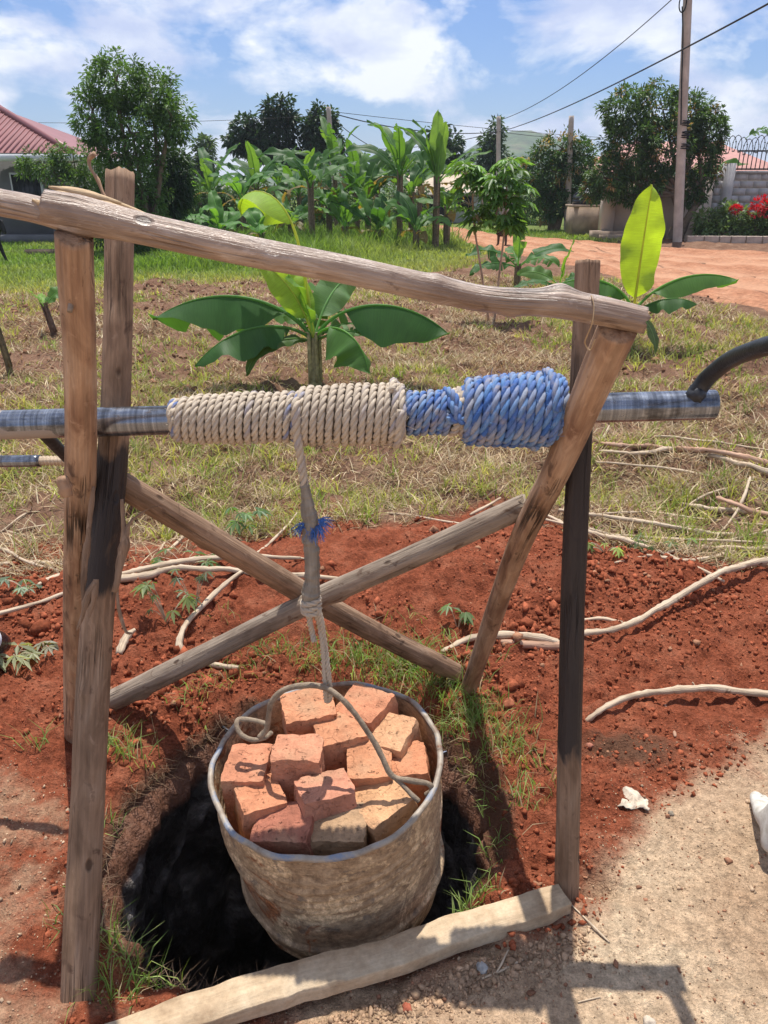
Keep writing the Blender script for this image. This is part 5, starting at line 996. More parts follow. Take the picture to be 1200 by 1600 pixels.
banana(b2, 0.38, 0.05, [D_(265, 82, .95, .26, 15, col=(0.12, 0.24, 0.06), tear=.2, pet=.2), D_(185, 45, 1.0, .3, 80, roll=-35, col=DK, pet=.2), D_(-5, 45, 1.0, .28, 70, roll=38, col=DK, pet=.2), D_(205, 20, 1.0, .28, 60, roll=-30, col=DK, pet=.2), D_(-30, 40, .8, .26, 90, roll=30, col=MD, pet=.2), D_(100, 50, .7, .26, 60, col=MD)],
    'small banana plant with spread leaves beside the thin cassava stems', 'banana plants in the garden plot', tcol=(0.16, 0.12, 0.07))
b3 = GG(872, 470)
banana(b3, 0.25, 0.045, [D_(300, 80, .80, .18, 25, roll=40, col=BR_, pet=.2, tear=0), D_(165, 42, .72, .26, 70, roll=-50, col=(0.10, 0.20, 0.06), pet=.2, tear=0), D_(190, 18, .75, .2, 45, roll=-20, col=DK, pet=.2), D_(10, 40, .6, .2, 70, roll=30, col=DK, pet=.2), D_(350, 25, .6, .2, 60, roll=30, col=DK, pet=.2)],
    'low banana sucker just left of the right post top', 'banana plants in the garden plot')
b4 = GG(18, 590)
banana(b4, 0.50, 0.026, [D_(240, 75, .45, .17, 60, roll=-30, col=(0.22, 0.36, 0.06), pet=.15, tear=0), D_(10, 55, .28, .05, 40, col=(0.25, 0.3, 0.14), tear=0), D_(180, 60, .4, .14, 70, col=BR_, roll=-30)], 'thin banana sucker at the left edge', 'banana plants in the garden plot', lean=(-0.05, 0), tcol=(0.13, 0.10, 0.05))
b5 = GG(86, 528)
banana(b5, 0.36, 0.034, [D_(200, 70, .28, .08, 40, col=BR_, tear=0), D_(30, 60, .40, .16, 60, col=MD, tear=.1, roll=40), D_(120, 50, .3, .1, 50, col=BR_)], 'cut banana stump sprouting behind the left front post', 'banana plants in the garden plot', lean=(-0.06, 0), tcol=(0.12, 0.075, 0.05))
# the grove behind the lawn
def grove(px, py, h, seed, label, nl=8, Ls=1.7, bright=0.0, up=False, tc=(0.15, 0.11, 0.07)):
    st_ = rng.bit_generator.state; lv = []
    rs = random.Random(seed)
    for q in range(nl):
        az = q * 360 / nl + rs.uniform(-25, 25); el = rs.uniform(42, 84); c = rs.choice([MD, MD, DK, (0.09, 0.20, 0.05), (0.11, 0.22, 0.06)]); c = tuple(np.array(c) * (0.82 + bright)); h *= 1.0
        sgn = 1 if math.cos(R(az)) > 0 else -1
        lv.append(D_(az, el, 1.25 * Ls * rs.uniform(0.75, 1.15), rs.uniform(.34, .50), rs.uniform(40, 120), roll=sgn * rs.uniform(0, 40), col=c, pet=.18, tear=rs.uniform(.10, .25), ns=20))
    for q in range(2): az = rs.uniform(0, 360); lv.append(D_(az, 20, Ls * .7, .3, 110, col=BRN, tear=.25, pet=.15, ns=14))
    if up: lv.append(D_(265, 88, Ls * 1.25, .5, 12, roll=20, col=(0.13, 0.24, 0.08), tear=.03, pet=.15, ns=18)); lv.append(D_(290, 80, Ls * 1.1, .4, 20, roll=-50, col=(0.12, 0.22, 0.07), tear=.03, pet=.15, ns=18))
    banana(GG(px, py), h * 1.12, 0.085, lv, label, 'banana grove behind the lawn', tcol=tc)
for a in ((488, 386, 1.45, 1, 'banana plant with a dark ragged stem in the middle of the grove', 9, 1.5), (624, 380, 1.7, 2, 'tall dark banana plant left of the upright-leaved one', 10, 1.8), (382, 374, 1.1, 3, 'bright banana plant above the near plant on the left of the grove', 8, 1.35, 0.35),
          (558, 372, 1.3, 5, 'banana plant behind the gap in the middle of the grove', 9, 1.6), (335, 366, 1.3, 6, 'banana plant at the left end of the grove', 9, 1.7), (300, 362, 0.9, 7, 'bright low banana beside the big mango tree', 7, 1.2, 0.5),
          (440, 364, 1.5, 8, 'banana plant standing behind the left part of the grove', 9, 1.7), (590, 362, 1.7, 9, 'banana plant deep in the grove, left of the tall dark one', 9, 1.8), (525, 360, 1.9, 10, 'banana plant under the leaning pole', 9, 1.9), (655, 364, 1.5, 11, 'banana plant peeping between the tall pair', 8, 1.6)):
    grove(*a)
grove(680, 390, 1.55, 4, 'banana plant with two upright leaves at the right end of the grove', 6, 1.5, 0.1, True)
for a in ((410, 388, 0.35, 21, 'low bright banana sucker in front of the grove on the left', 7, 1.1, 0.5), (455, 380, 0.5, 22, 'low banana sucker beside the dark ragged stem', 7, 1.2, 0.2), (540, 384, 0.45, 23, 'low banana sucker in the weeds in the middle', 7, 1.2, 0.2), (590, 386, 0.4, 24, 'low banana sucker left of the tall dark plant', 7, 1.2, 0.1), (650, 388, 0.4, 25, 'low banana sucker between the tall pair', 6, 1.1, 0.1), (345, 384, 0.4, 26, 'low banana sucker at the foot of the left bananas', 7, 1.1, 0.4)): grove(*a)
for a in ((470, 372, 1.2, 31, 'banana plant half hidden right of the dark ragged stem', 8, 1.6), (515, 380, 0.9, 32, 'short banana plant in front of the leaning pole', 8, 1.4), (575, 378, 1.0, 33, 'short banana plant filling the right middle of the grove', 8, 1.5), (405, 368, 1.4, 34, 'banana plant behind the bright one on the left', 8, 1.6), (642, 374, 1.2, 35, 'banana plant crowding the tall dark one from the right', 8, 1.5)): grove(*a)
grove(697, 386, 0.9, 12, 'slim banana plant beside the road end of the grove', 6, 1.1)
banana(np.array([15.6, 33.5, 0]), 3.2, 0.13, [D_(265, 84, 1.6, .5, 30, col=(0.08, 0.15, 0.07), tear=.25), D_(200, 60, 1.7, .5, 110, col=DK, tear=.25), D_(170, 55, 1.6, .5, 110, col=DK, tear=.3, roll=-30), D_(10, 60, 1.5, .5, 100, col=DK, tear=.2), D_(300, 75, 1.5, .5, 60, col=DK, tear=.3, roll=40), D_(240, 80, 1.4, .5, 50, col=DK, tear=.3, roll=-60)], 'dark torn banana plant behind the block wall', 'bananas behind the walls')
banana(np.array([11.6, 31.0, 0]), 1.6, 0.12, [D_(190, 62, 1.6, .45, 105, roll=-30, col=DK, tear=.2), D_(-2, 55, 2.1, .5, 70, roll=38, col=MD, tear=.2), D_(60, 60, 1.5, .5, 90, col=DK), D_(300, 60, 1.4, .4, 100, col=DK)], 'banana plant arching over the compound wall beside the mango', 'bananas behind the walls')

# ================================================================== TREES
def tree(name, label, base, blobs, n, leafL, col, trunk_r, cat='tree', group='trees and shrubs round the plot', trunks=1, ratio=0.30, droop=0.55, flush=0.0, per=20, upd=0.25, tilt=(0, 0)):
    """blobs: (px, py, rx_px, rz_px, Y) measured crown lobes"""
    base = np.asarray(base, float); t_ = thing(name, label, cat, base, group); bw = []
    for (px, py, rx, rz, Yb) in blobs:
        c = PY(px, py, Yb); k_ = (np.asarray(c) - CP) @ FW / FPX; bw.append((np.asarray(c), np.array([rx * k_, (rx + rz) / 2 * k_ * 0.9, rz * k_])))
    vol = np.array([b[1].prod() ** (2 / 3) for b in bw]); pr = vol / vol.sum(); nc = n // per; bi = rng.choice(len(bw), nc, p=pr); C_ = np.array([b[0] for b in bw])[bi]; S_ = np.array([b[1] for b in bw])[bi]
    d = rng.normal(0, 1, (nc, 3)); d /= np.linalg.norm(d, axis=1)[:, None]; rr = rng.uniform(0.25, 1.0, nc) ** 0.45 * (1 + 0.22 * fbm(d * 2.3 + C_ * 0.7, 3, 5)); cc = C_ + d * S_ * rr[:, None]; cc[:, 2] = np.maximum(cc[:, 2], base[2] + 0.1)
    k = np.repeat(np.arange(nc), per); m = len(k); o = rng.normal(0, 1, (m, 3)); o /= np.linalg.norm(o, axis=1)[:, None]; dd = o + 0.55 * d[k]; dd[:, 2] += upd - droop * rng.uniform(0.3, 1.4, m)
    pos = cc[k] + o * leafL * rng.uniform(0.1, 0.9, (m, 1)); v_ = rng.uniform(0.65, 1.35, (nc, 1))[k] * rng.uniform(0.8, 1.2, (m, 1)); cl = np.array(col) * v_
    if flush > 0: fl = (rng.random(nc) < flush * (1 + (d[:, 2] > 0.2)))[k]; cl[fl] = np.array([0.30, 0.20, 0.08]) * v_[fl]
    g = Geo(); leaves(g, pos, dd, leafL * rng.uniform(0.7, 1.25, m), leafL * ratio * rng.uniform(0.8, 1.2, m), cl, 0.2, rng.uniform(-0.8, 0.8, m), 0.2); g.build('crown', M['leaf'], t_, base=base, smooth=False)
    gt = Geo(); lo = min(bw, key=lambda b: b[0][2]); zt = max(base[2] + 0.3, lo[0][2] - lo[1][2] * 0.2)
    for q in range(trunks):
        a = q * 2.4; bo = base + np.array([math.cos(a), math.sin(a), 0]) * trunk_r * (1.2 if trunks > 1 else 0); tp = np.array([lo[0][0] * 0.5 + bo[0] * 0.5 + tilt[0] + (q - (trunks - 1) / 2) * 0.5, bo[1] * 0.5 + lo[0][1] * 0.5, zt])
        gt.tube([bo - np.array([0, 0, 0.2]), (bo + tp) / 2 + np.array([0.12 * math.cos(a * 3), 0, 0]), tp], [trunk_r * 1.25, trunk_r, trunk_r * 0.75], 12, n=16, amp=0.15, freq=(8, 8, 3), seed=q)
        for qb, b in enumerate(bw):
            if qb % trunks == q: e = b[0] + np.array([0, 0, b[1][2] * 0.35]); gt.tube([tp, (tp + e) / 2 + rng.normal(0, 0.12, 3), e], [trunk_r * 0.6, trunk_r * 0.38, trunk_r * 0.12], 8, n=12, amp=0.12, freq=(8, 8, 3), seed=qb)
    for q in rng.choice(nc, min(nc, 36), replace=False): b = bw[bi[q]]; gt.tube([b[0] + np.array([0, 0, -b[1][2] * 0.1]), (b[0] + cc[q]) / 2 + rng.normal(0, 0.08, 3), cc[q]], [trunk_r * 0.22, trunk_r * 0.13, 0.008], 5, n=7)
    gt.build('trunk', M['bark'], t_, base=base); return t_
MG, DKG = (0.050, 0.105, 0.030), (0.034, 0.072, 0.028)
tree('mango_tree', 'big leafy tree with a rounded top left of the grove', PY(225, 402, 21.5) * [1, 1, 0], [(180, 128, 52, 42, 21.5), (142, 178, 30, 50, 21.3), (235, 150, 45, 45, 21.7), (272, 185, 30, 38, 21.4), (205, 205, 70, 55, 21.5), (205, 275, 62, 55, 21.4), (215, 345, 55, 48, 21.3), (250, 385, 48, 28, 21.0), (170, 330, 35, 40, 21.3)], 22000, 0.135, (0.085, 0.165, 0.042), 0.16, droop=0.5)
tree('leafy_shrub', 'leafy bush in front of the red-roofed house', PY(125, 398, 22) * [1, 1, 0], [(70, 258, 38, 24, 22), (115, 250, 36, 28, 22.2), (110, 290, 45, 26, 22), (150, 290, 30, 36, 22), (45, 262, 18, 16, 22), (145, 345, 36, 42, 22)], 4200, 0.14, (0.085, 0.155, 0.05), 0.07, droop=0.3, cat='shrub')
tree('dark_tree', 'small dark drooping tree between the big tree and the bananas', PY(268, 392, 22.5) * [1, 1, 0], [(270, 262, 24, 30, 22.5), (262, 305, 26, 34, 22.4), (285, 285, 14, 40, 22.6), (262, 350, 22, 30, 22.4)], 3000, 0.19, DKG, 0.06, droop=0.9)
tree('far_tree', 'pale distant tree above the left bananas', PY(318, 310, 55) * [1, 1, 0], [(318, 228, 15, 14, 55), (322, 250, 20, 18, 55), (312, 272, 24, 20, 55)], 1300, 0.35, (0.07, 0.115, 0.055), 0.15, ratio=0.5)
tree('jackfruit_tree', 'dark clumped tree, leftmost of the three on the skyline', PY(388, 330, 42) * [1, 1, 0], [(382, 200, 24, 20, 42), (375, 222, 22, 16, 42), (396, 240, 20, 16, 42), (398, 218, 18, 18, 42)], 2600, 0.26, (0.026, 0.055, 0.026), 0.13, ratio=0.5, group='dark trees on the skyline', tilt=(0, 0))
tree('jackfruit_tree', 'dark clumped tree, tallest and middle of the three on the skyline', PY(440, 330, 42) * [1, 1, 0], [(436, 172, 26, 20, 42), (440, 198, 28, 22, 42), (432, 230, 24, 24, 42), (450, 250, 22, 24, 42)], 3300, 0.26, (0.026, 0.055, 0.026), 0.14, ratio=0.5, group='dark trees on the skyline')
tree('jackfruit_tree', 'dark broad tree behind the leaning pole on the skyline', PY(500, 330, 42) * [1, 1, 0], [(504, 188, 24, 20, 42), (485, 205, 24, 20, 42), (520, 222, 22, 24, 42), (495, 240, 32, 24, 42)], 3300, 0.26, (0.028, 0.06, 0.027), 0.14, ratio=0.5, group='dark trees on the skyline')
tree('dark_tree', 'dark far tree behind the upright banana leaves', PY(690, 340, 46) * [1, 1, 0], [(684, 210, 15, 20, 46), (700, 228, 24, 18, 46), (716, 250, 16, 18, 46), (680, 245, 26, 22, 46), (660, 262, 24, 20, 46)], 2600, 0.27, (0.03, 0.065, 0.033), 0.13, ratio=0.45)
tree('far_tree', 'tall loose tree behind the middle power pole', PY(772, 330, 52) * [1, 1, 0], [(776, 200, 14, 14, 52), (770, 222, 22, 14, 52), (766, 245, 26, 16, 52), (780, 262, 24, 18, 52)], 1900, 0.32, (0.05, 0.09, 0.05), 0.14, ratio=0.4)
tree('mango_tree', 'round mango tree with brown new leaves behind the short power pole', PY(865, 362, 33) * [1, 1, 0], [(880, 230, 40, 24, 33), (905, 248, 30, 30, 33), (850, 262, 32, 34, 33), (880, 285, 50, 40, 33), (860, 315, 40, 28, 33), (905, 300, 30, 30, 33)], 8500, 0.19, MG, 0.13, flush=0.07, trunks=3)
tree('mango_tree', 'wide spreading mango tree in front of the plastered wall', PY(1052, 378, 27.6) * [1, 1, 0], [(975, 175, 34, 38, 27.6), (1030, 165, 42, 32, 27.8), (1075, 185, 36, 38, 27.8), (1110, 205, 26, 32, 27.6), (985, 230, 46, 42, 27.4), (1045, 230, 55, 45, 27.6), (950, 275, 34, 38, 27.2), (1000, 290, 48, 30, 27.4), (1095, 255, 36, 36, 27.8), (1085, 300, 22, 22, 27.6), (925, 300, 18, 16, 27.2)], 21000, 0.155, (0.062, 0.12, 0.036), 0.13, flush=0.05, ratio=0.36, trunks=3, group='trees and shrubs round the plot')
for q, (px, Yb, top, rx, lab, c) in enumerate(((560, 36, 268, 40, 'bushy growth behind the right half of the banana grove', (0.06, 0.12, 0.035)), (420, 34, 275, 50, 'bushy growth behind the middle of the banana grove', (0.055, 0.115, 0.035)), (300, 31, 300, 36, 'low bush left of the banana grove', (0.09, 0.17, 0.05)), (640, 38, 275, 34, 'bush behind the tall banana pair', (0.06, 0.12, 0.04)),
        (350, 33, 285, 40, 'bush behind the left bananas', (0.07, 0.135, 0.04)), (500, 38, 280, 40, 'bush under the dark broad tree', (0.055, 0.11, 0.035)), (815, 40, 285, 40, 'bush beyond the road behind the cassava', (0.05, 0.105, 0.035)), (760, 44, 288, 40, 'bush by the pale house beyond the road', (0.06, 0.115, 0.04)), (945, 37, 255, 24, 'pale bush between the two mango trees', (0.085, 0.14, 0.06)))):
    tree('leafy_shrub', lab, PY(px, 340, Yb) * [1, 1, 0], [(px - rx * .5, top + 22, rx * .6, 20, Yb), (px + rx * .4, top + 18, rx * .6, 18, Yb), (px, top + 45, rx, 26, Yb), (px + rx * .3, top + 68, rx * 1.1, 22, Yb - .5), (px - rx * .6, top + 65, rx * .8, 24, Yb - .5)], 2200, 0.22, c, 0.08, cat='shrub', group='bushes behind the grove')
tree('leafy_shrub', 'dark hedge clump beneath the big tree', PY(300, 402, 20.5) * [1, 1, 0], [(260, 395, 45, 16, 20.3), (300, 375, 26, 26, 20.8), (225, 400, 24, 14, 20.4)], 2400, 0.12, (0.045, 0.10, 0.03), 0.04, cat='shrub', group='bushes behind the grove')
tree('leafy_shrub', 'pale green bush inside the kerb by the block wall', PY(1125, 376, 26.9) * [1, 1, 0], [(1105, 345, 24, 18, 26.9), (1140, 335, 24, 18, 26.9), (1125, 360, 40, 14, 26.8), (1160, 355, 20, 18, 26.9)], 2600, 0.16, (0.14, 0.22, 0.08), 0.04, cat='shrub', droop=0.2, ratio=.4, group='flower bed bushes')
fb = tree('flowering_shrub', 'bush with bright red flower heads at the right edge', PY(1195, 378, 26.7) * [1, 1, 0], [(1190, 350, 24, 22, 26.7), (1210, 340, 26, 24, 26.7), (1180, 362, 18, 14, 26.6)], 2000, 0.15, (0.11, 0.19, 0.06), 0.04, cat='shrub', droop=0.2, ratio=.4, group='flower bed bushes')
for (px, py, rx, rz) in ((1190, 318, 12, 9), (1200, 325, 14, 12), (1182, 330, 10, 6), (1150, 327, 6, 3), (1215, 318, 12, 10)):
    c = PY(px, py, 26.5); k_ = 24.5 / FPX; n = 130; d = rng.normal(0, 1, (n, 3)); d /= np.linalg.norm(d, axis=1)[:, None]; g = Geo()
    leaves(g, c + d * np.array([rx, (rx + rz) / 2, rz]) * k_, d + np.array([0, -.3, .3]), 0.13, 0.06, np.array([0.55, 0.018, 0.03]) * rng.uniform(0.7, 1.3, (n, 1))); g.build('flower_head', M['petal'], fb, base=c, smooth=False)['kind'] = 'stuff'
# far woods closing the horizon (reads as one mass)
n = 26000; x = rng.uniform(-260, 300, n); y = rng.uniform(95, 150, n); top = 2.6 + 2.2 * n2d(x, y * 0, 0.05, 4, 44) + 0.6 * n2d(x, y, 0.4, 2, 45); z = np.maximum(rng.random(n) ** 0.6 * np.maximum(top, 1.2), 0.1); d = rng.normal(0, 1, (n, 3))
g = Geo(); leaves(g, np.stack([x, y, z], -1), d, 1.0, 0.7, np.array([0.05, 0.10, 0.035]) * rng.uniform(0.5, 1.5, (n, 1))); tag(g.build('distant_woods', M['leaf'], smooth=False), 'far band of trees closing the horizon', None, None, 'stuff')
# thin tall cassava plants
def cassava(stem, crown, n_, label):
    pts = [GG(*stem[0])]; Yb = pts[0][1]; pts += [PY(x, y, Yb) for x, y in stem[1:]]; t_ = thing('cassava_plant', label, 'cassava plant', pts[0], 'tall cassava plants by the road')
    g = Geo(); g.tube(pts, [0.016, 0.013, 0.012, 0.008], 8, n=30, amp=0.1); g.build('stem', M['stick_red'], t_, base=pts[0]); gl = Geo(); gs = Geo()
    for _ in range(n_):
        d = rng.normal(0, 1, 3); d /= np.linalg.norm(d); q = crown[rng.integers(0, len(crown))]; k_ = Yb * 0.93 / FPX; c = PY(q[0], q[1], Yb) + d * np.array([q[2], q[2], q[3]]) * k_ * rng.uniform(0.3, 1.0) ** 0.5
        palmate(gl, c, [d[0], d[1], -0.25], rng.uniform(0.12, 0.2), np.array([0.11, 0.215, 0.055]) * rng.uniform(0.6, 1.6), 7, droop=rng.uniform(-0.25, 0.6))
        if rng.random() < 0.35: s0 = PY(q[0], q[1] + q[3] * 0.4, Yb); gs.tube([s0, (s0 + c) / 2 + np.array([0, 0, 0.05]), c], [0.006, 0.003], 4, n=6, col=(0.2, 0.15, 0.06))
    gl.build('foliage', M['cassava'], t_, base=pts[0], smooth=False); gs.build('petioles', M['stick'], t_, base=pts[0])
cassava([(764, 505), (753, 430), (742, 360), (738, 300)], [(728, 268, 26, 14), (752, 282, 22, 16), (735, 312, 34, 22), (748, 340, 22, 16)], 84, 'tall thin cassava plant, the left one of the pair by the road')
cassava([(772, 505), (780, 430), (787, 370), (792, 290)], [(800, 258, 26, 14), (775, 285, 24, 18), (808, 300, 30, 22), (788, 330, 30, 24), (800, 350, 22, 14)], 105, 'tall thin cassava plant, the right one hiding the walker')

# ================================================================== HOUSES, WALLS, TANK
M['grey_wall'] = mat_plain('grey_plaster', (0.17, 0.168, 0.175), 0.9, 0.18, 1.5, bump=0.3); M['cream_wall'] = mat_plain('stained_cream_plaster', (0.50, 0.42, 0.35), 0.9, 0.22, 1.2, bump=0.3)
M['block'] = mat_plain('concrete_block', (0.37, 0.36, 0.36), 0.95, 0.2, 3, bump=0.6); M['mortar'] = mat_plain('mortar', (0.36, 0.35, 0.34), 0.95, 0.2, 5)
M['maroon'] = mat_plain('maroon_roof_sheet', (0.22, 0.075, 0.075), 0.5, 0.18, 1.0, bump=0.1, spec=0.5); M['white'] = mat_plain('white_paint', (0.62, 0.64, 0.66), 0.7, 0.12, 2, bump=0.1)
M['dark'] = mat_plain('dark_window', (0.02, 0.022, 0.026), 0.25, 0.3, 3); M['pink_roof'] = mat_plain('pink_roof_tile', (0.42, 0.22, 0.19), 0.8, 0.2, 2); M['tan_roof'] = mat_plain('tan_iron_roof', (0.45, 0.36, 0.27), 0.6, 0.25, 1.5)
M['tank'] = mat_plain('black_tank_plastic', (0.02, 0.022, 0.028), 0.35, 0.3, 3, spec=0.6); M['lime'] = mat_plain('kerb_stone', (0.42, 0.34, 0.28), 0.95, 0.3, 4, bump=0.6); M['stand'] = mat_plain('stained_cement', (0.33, 0.25, 0.19), 0.95, 0.35, 2.5, bump=0.4)
hs = thing('house', 'grey house with a maroon sheet-metal hip roof at the left', 'house', (-14.5, 30.1, 0))
def bx(name, m, parent, c, d, **k): g = Geo(); g.box(c, d, **k); return g.build(name, M[m], parent, base=c, smooth=False)
bx('wall', 'grey_wall', hs, (-14.7, 30.1, 1.3), (8.6, 6.8, 2.6))
# roof: hip roof of ribbed sheets, each sheet of the front slope its own piece
ez, rz_, x1, y0, y1, yr = 2.62, 4.35, -9.6, 26.0, 34.2, 30.1; xr = x1 - 4.1; x0 = -19.6; xl = x0 + 4.1
def slope(u, v): return np.array([u, y0 + (yr - y0) * v, ez + (rz_ - ez) * v])
roof_p = Geo(); roof_p.add([[x0, y0, ez], [x1, y0, ez], [xr, yr, rz_], [xl, yr, rz_], [x0, y1, ez], [x1, y1, ez]], Q=[[0, 1, 2, 3], [5, 4, 3, 2]], T=[[1, 5, 2], [4, 0, 3]]); roof_p.V[0][:, 2] -= 0.05
roof = roof_p.build('roof', M['maroon'], hs, base=(-14.6, 30.1, 3.4), smooth=False)
cnt = 0; u = x1
while u > x0 + 0.01:
    g = Geo(); ua = max(x0, u - 0.76)
    for rb in np.arange(ua, u - 0.01, 0.19):
        rb2 = min(rb + 0.19, u); vm = lambda xx: float(np.clip(min((x1 - xx) / (x1 - xr), (xx - x0) / (xl - x0)), 0.0, 1.0)); va, vb = vm(rb), vm(rb2)
        if max(va, vb) < 0.02: continue
        g.add([slope(rb, 0), slope(rb2, 0), slope(rb2, vb), slope(rb, va)], Q=[[0, 1, 2, 3]])
        vv_ = min(va, vb); n_ = np.array([0, -(rz_ - ez), yr - y0]); n_ = n_ / np.linalg.norm(n_) * 0.035; a, b, c, d = slope(rb + .02, 0), slope(rb + .06, 0), slope(rb + .06, vv_), slope(rb + .02, vv_)
        g.add([a, b, c, d, a + n_, b + n_, c + n_, d + n_], Q=[[4, 5, 6, 7], [0, 4, 7, 3], [1, 2, 6, 5], [0, 1, 5, 4]])
    if g.n: g.build('roof_sheet', M['maroon'], roof, base=(u, y0, ez), smooth=False)
    u -= 0.76
g = Geo(); g.tube([np.array([x1 + .05, y0 - .03, ez + .03]), np.array([xr, yr, rz_ + .05])], [0.10], 8, n=6); g.tube([np.array([xr, yr, rz_ + .05]), np.array([xl, yr, rz_ + .05])], [0.10], 8, n=6); g.build('ridge_cap', M['maroon'], roof, base=(xr, yr, rz_), smooth=True)
bx('fascia', 'white', hs, (-14.6, y0 - 0.03, ez - 0.13), (10.0, 0.05, 0.20)); bx('fascia', 'white', hs, (x1 + 0.03, 30.1, ez - 0.13), (0.05, 8.3, 0.20)); bx('soffit', 'white', hs, (-14.6, 30.1, ez - 0.2), (9.9, 8.1, 0.03))
wx = PY(47, 320, 26.65)[0]
for cx in (wx, wx - 3.4):
    f = bx('window', 'white', hs, (cx, 26.67, 1.45), (1.0, 0.08, 1.25)); bx('pane', 'dark', f, (cx, 26.615, 1.45), (0.88, 0.03, 1.13))
    for q in range(6): bx('window_bar', 'dark', f, (cx - 0.40 + q * 0.16, 26.57, 1.45), (0.02, 0.02, 1.15))
g = Geo(); g.tube([np.array([-10.45, 26.15, 0]), np.array([-10.45, 26.15, ez - .2])], [.11], 12, n=4); g.build('porch_column', M['grey_wall'], hs, base=(-10.4, 26.1, 0))
bx('plinth', 'grey_wall', hs, (-14.7, 26.4, 0.12), (8.9, 0.7, 0.24))

# timber baulk lying on the lawn
ba = GG(46, 400, 0.08); g = Geo(); g.box(ba + np.array([0.45, 0, 0]), (1.0, 0.25, 0.17), rz=0.08); o = g.build('timber_baulk', M['bark'], base=ba, smooth=False); tag(o, 'dark timber baulk lying on the lawn before the house', 'timber')

# small pale house beyond the road
fh = thing('far_house', 'low pale house with a tan iron roof beyond the road', 'house', (5.0, 43, 0)); px0 = PY(655, 330, 42)[0]; px1 = PY(735, 330, 42)[0]; cx = (px0 + px1) / 2; wd = px1 - px0 + 1.0
bx('wall', 'white', fh, (cx, 44, 0.75), (wd, 4, 1.5)); g = Geo(); zt = 1.55
g.add([[cx - wd / 2 - .5, 41.3, zt - .1], [cx + wd / 2 + .5, 41.3, zt - .1], [cx + wd / 2 + .5, 44, zt + .75], [cx - wd / 2 - .5, 44, zt + .75], [cx - wd / 2 - .5, 46.7, zt - .1], [cx + wd / 2 + .5, 46.7, zt - .1]], Q=[[0, 1, 2, 3], [3, 2, 5, 4]]); g.build('roof', M['tan_roof'], fh, base=(cx, 44, zt), smooth=False)
for q in range(2): f = bx('window', 'dark', fh, (cx - 1.0 + q * 2.0, 41.98, 0.9), (0.8, 0.06, 0.7))
bx('door', 'dark', fh, (cx, 41.98, 0.6), (0.7, 0.06, 1.2)); bx('veranda_beam', 'bark', fh, (cx, 41.2, 1.3), (wd + .6, 0.08, 0.1))
for q in range(3): bx('veranda_post', 'bark', fh, (cx - wd / 2 + q * wd / 2, 41.2, 0.65), (0.1, 0.1, 1.3))

# plastered compound wall with its stepped footing
YW2 = 28.6; xa = PY(948, 340, YW2)[0]; xb = PY(1106, 340, YW2)[0]
cw = thing('compound_wall', 'stained cream plastered wall behind the wide mango tree', 'wall', ((xa + xb) / 2, YW2, 0)); bx('wall_panel', 'cream_wall', cw, ((xa + xb) / 2, YW2, 0.95), (xb - xa, 0.22, 1.9)); bx('coping', 'stand', cw, ((xa + xb) / 2, YW2, 1.94), (xb - xa, 0.32, 0.08))
bx('end_pillar', 'cream_wall', cw, (xa - 0.02, YW2 - 0.06, 0.98), (0.42, 0.42, 1.96)); bx('footing_step', 'stand', cw, (xa + 0.6, YW2 - 0.45, 0.12), (2.4, 0.55, 0.30)); bx('footing_step', 'stand', cw, (xa + 0.1, YW2 - 0.75, 0.06), (1.0, 0.5, 0.2))
# block wall: every block a piece
xc0, xc1 = xb + 0.01, xb + 4.6; bw_ = thing('block_wall', 'grey concrete block wall with barred fence and razor wire on top', 'wall', (xc0, YW2, 0))
core_ = bx('mortar_core', 'mortar', bw_, ((xc0 + xc1) / 2, YW2, 1.03), (xc1 - xc0, 0.18, 2.06)); bh, bwid = 0.225, 0.44
proto = None
for rw in range(9):
    xx = xc0 + (0.0 if rw % 2 else -bwid / 2)
    while xx < xc1 - 0.01:
        a, b = max(xx, xc0), min(xx + bwid, xc1)
        if b - a > 0.05:
            if abs((b - a) - bwid) < 1e-6 and proto is not None: o = bpy.data.objects.new('block', proto); col0.objects.link(o); o.parent = core_; o.location = np.array([(a + b) / 2, YW2, 0.02 + rw * 0.229 + bh / 2]) - wloc(core_)
            else:
                g = Geo(); g.box((0, 0, 0), (b - a - 0.012, 0.214, bh - 0.008)); o = g.build('block', M['block'], core_, base=(0, 0, 0), smooth=False); o.location = np.array([(a + b) / 2, YW2, 0.02 + rw * 0.229 + bh / 2]) - wloc(core_)
                if abs((b - a) - bwid) < 1e-6: proto = o.data
        xx += bwid
bx('coping', 'block', bw_, ((xc0 + xc1) / 2 + .3, YW2, 2.12), (xc1 - xc0 - .6, 0.30, 0.09)); bx('pillar', 'block', bw_, (xc0 + 0.45, YW2 - 0.03, 1.2), (0.34, 0.30, 2.4))
fx0 = xc0 + 0.65
for zz in (2.22, 2.78): bx('fence_rail', 'iron', bw_, ((fx0 + xc1) / 2, YW2, zz), (xc1 - fx0, 0.04, 0.05))
for q in range(26): bx('fence_bar', 'iron', bw_, (fx0 + 0.08 + q * (xc1 - fx0 - .1) / 26, YW2 - 0.035, 2.5), (0.025, 0.025, 0.62))
a = np.linspace(0, 26 * 2 * math.pi, 700); cz = np.stack([xc0 - 0.6 + (xc1 - xc0 + .4) * a / a[-1], YW2 + 0.25 * np.cos(a), 2.95 + 0.25 * np.sin(a) + 0.06 * np.sin(a * 0.21)], -1); g = Geo(); g.tube(cz, [0.012], 5); 
for q in range(0, 700, 3): g.box(cz[q], (0.05, 0.012, 0.03), rz=q)
g.build('razor_wire', M['iron'], bw_, base=cz[0])
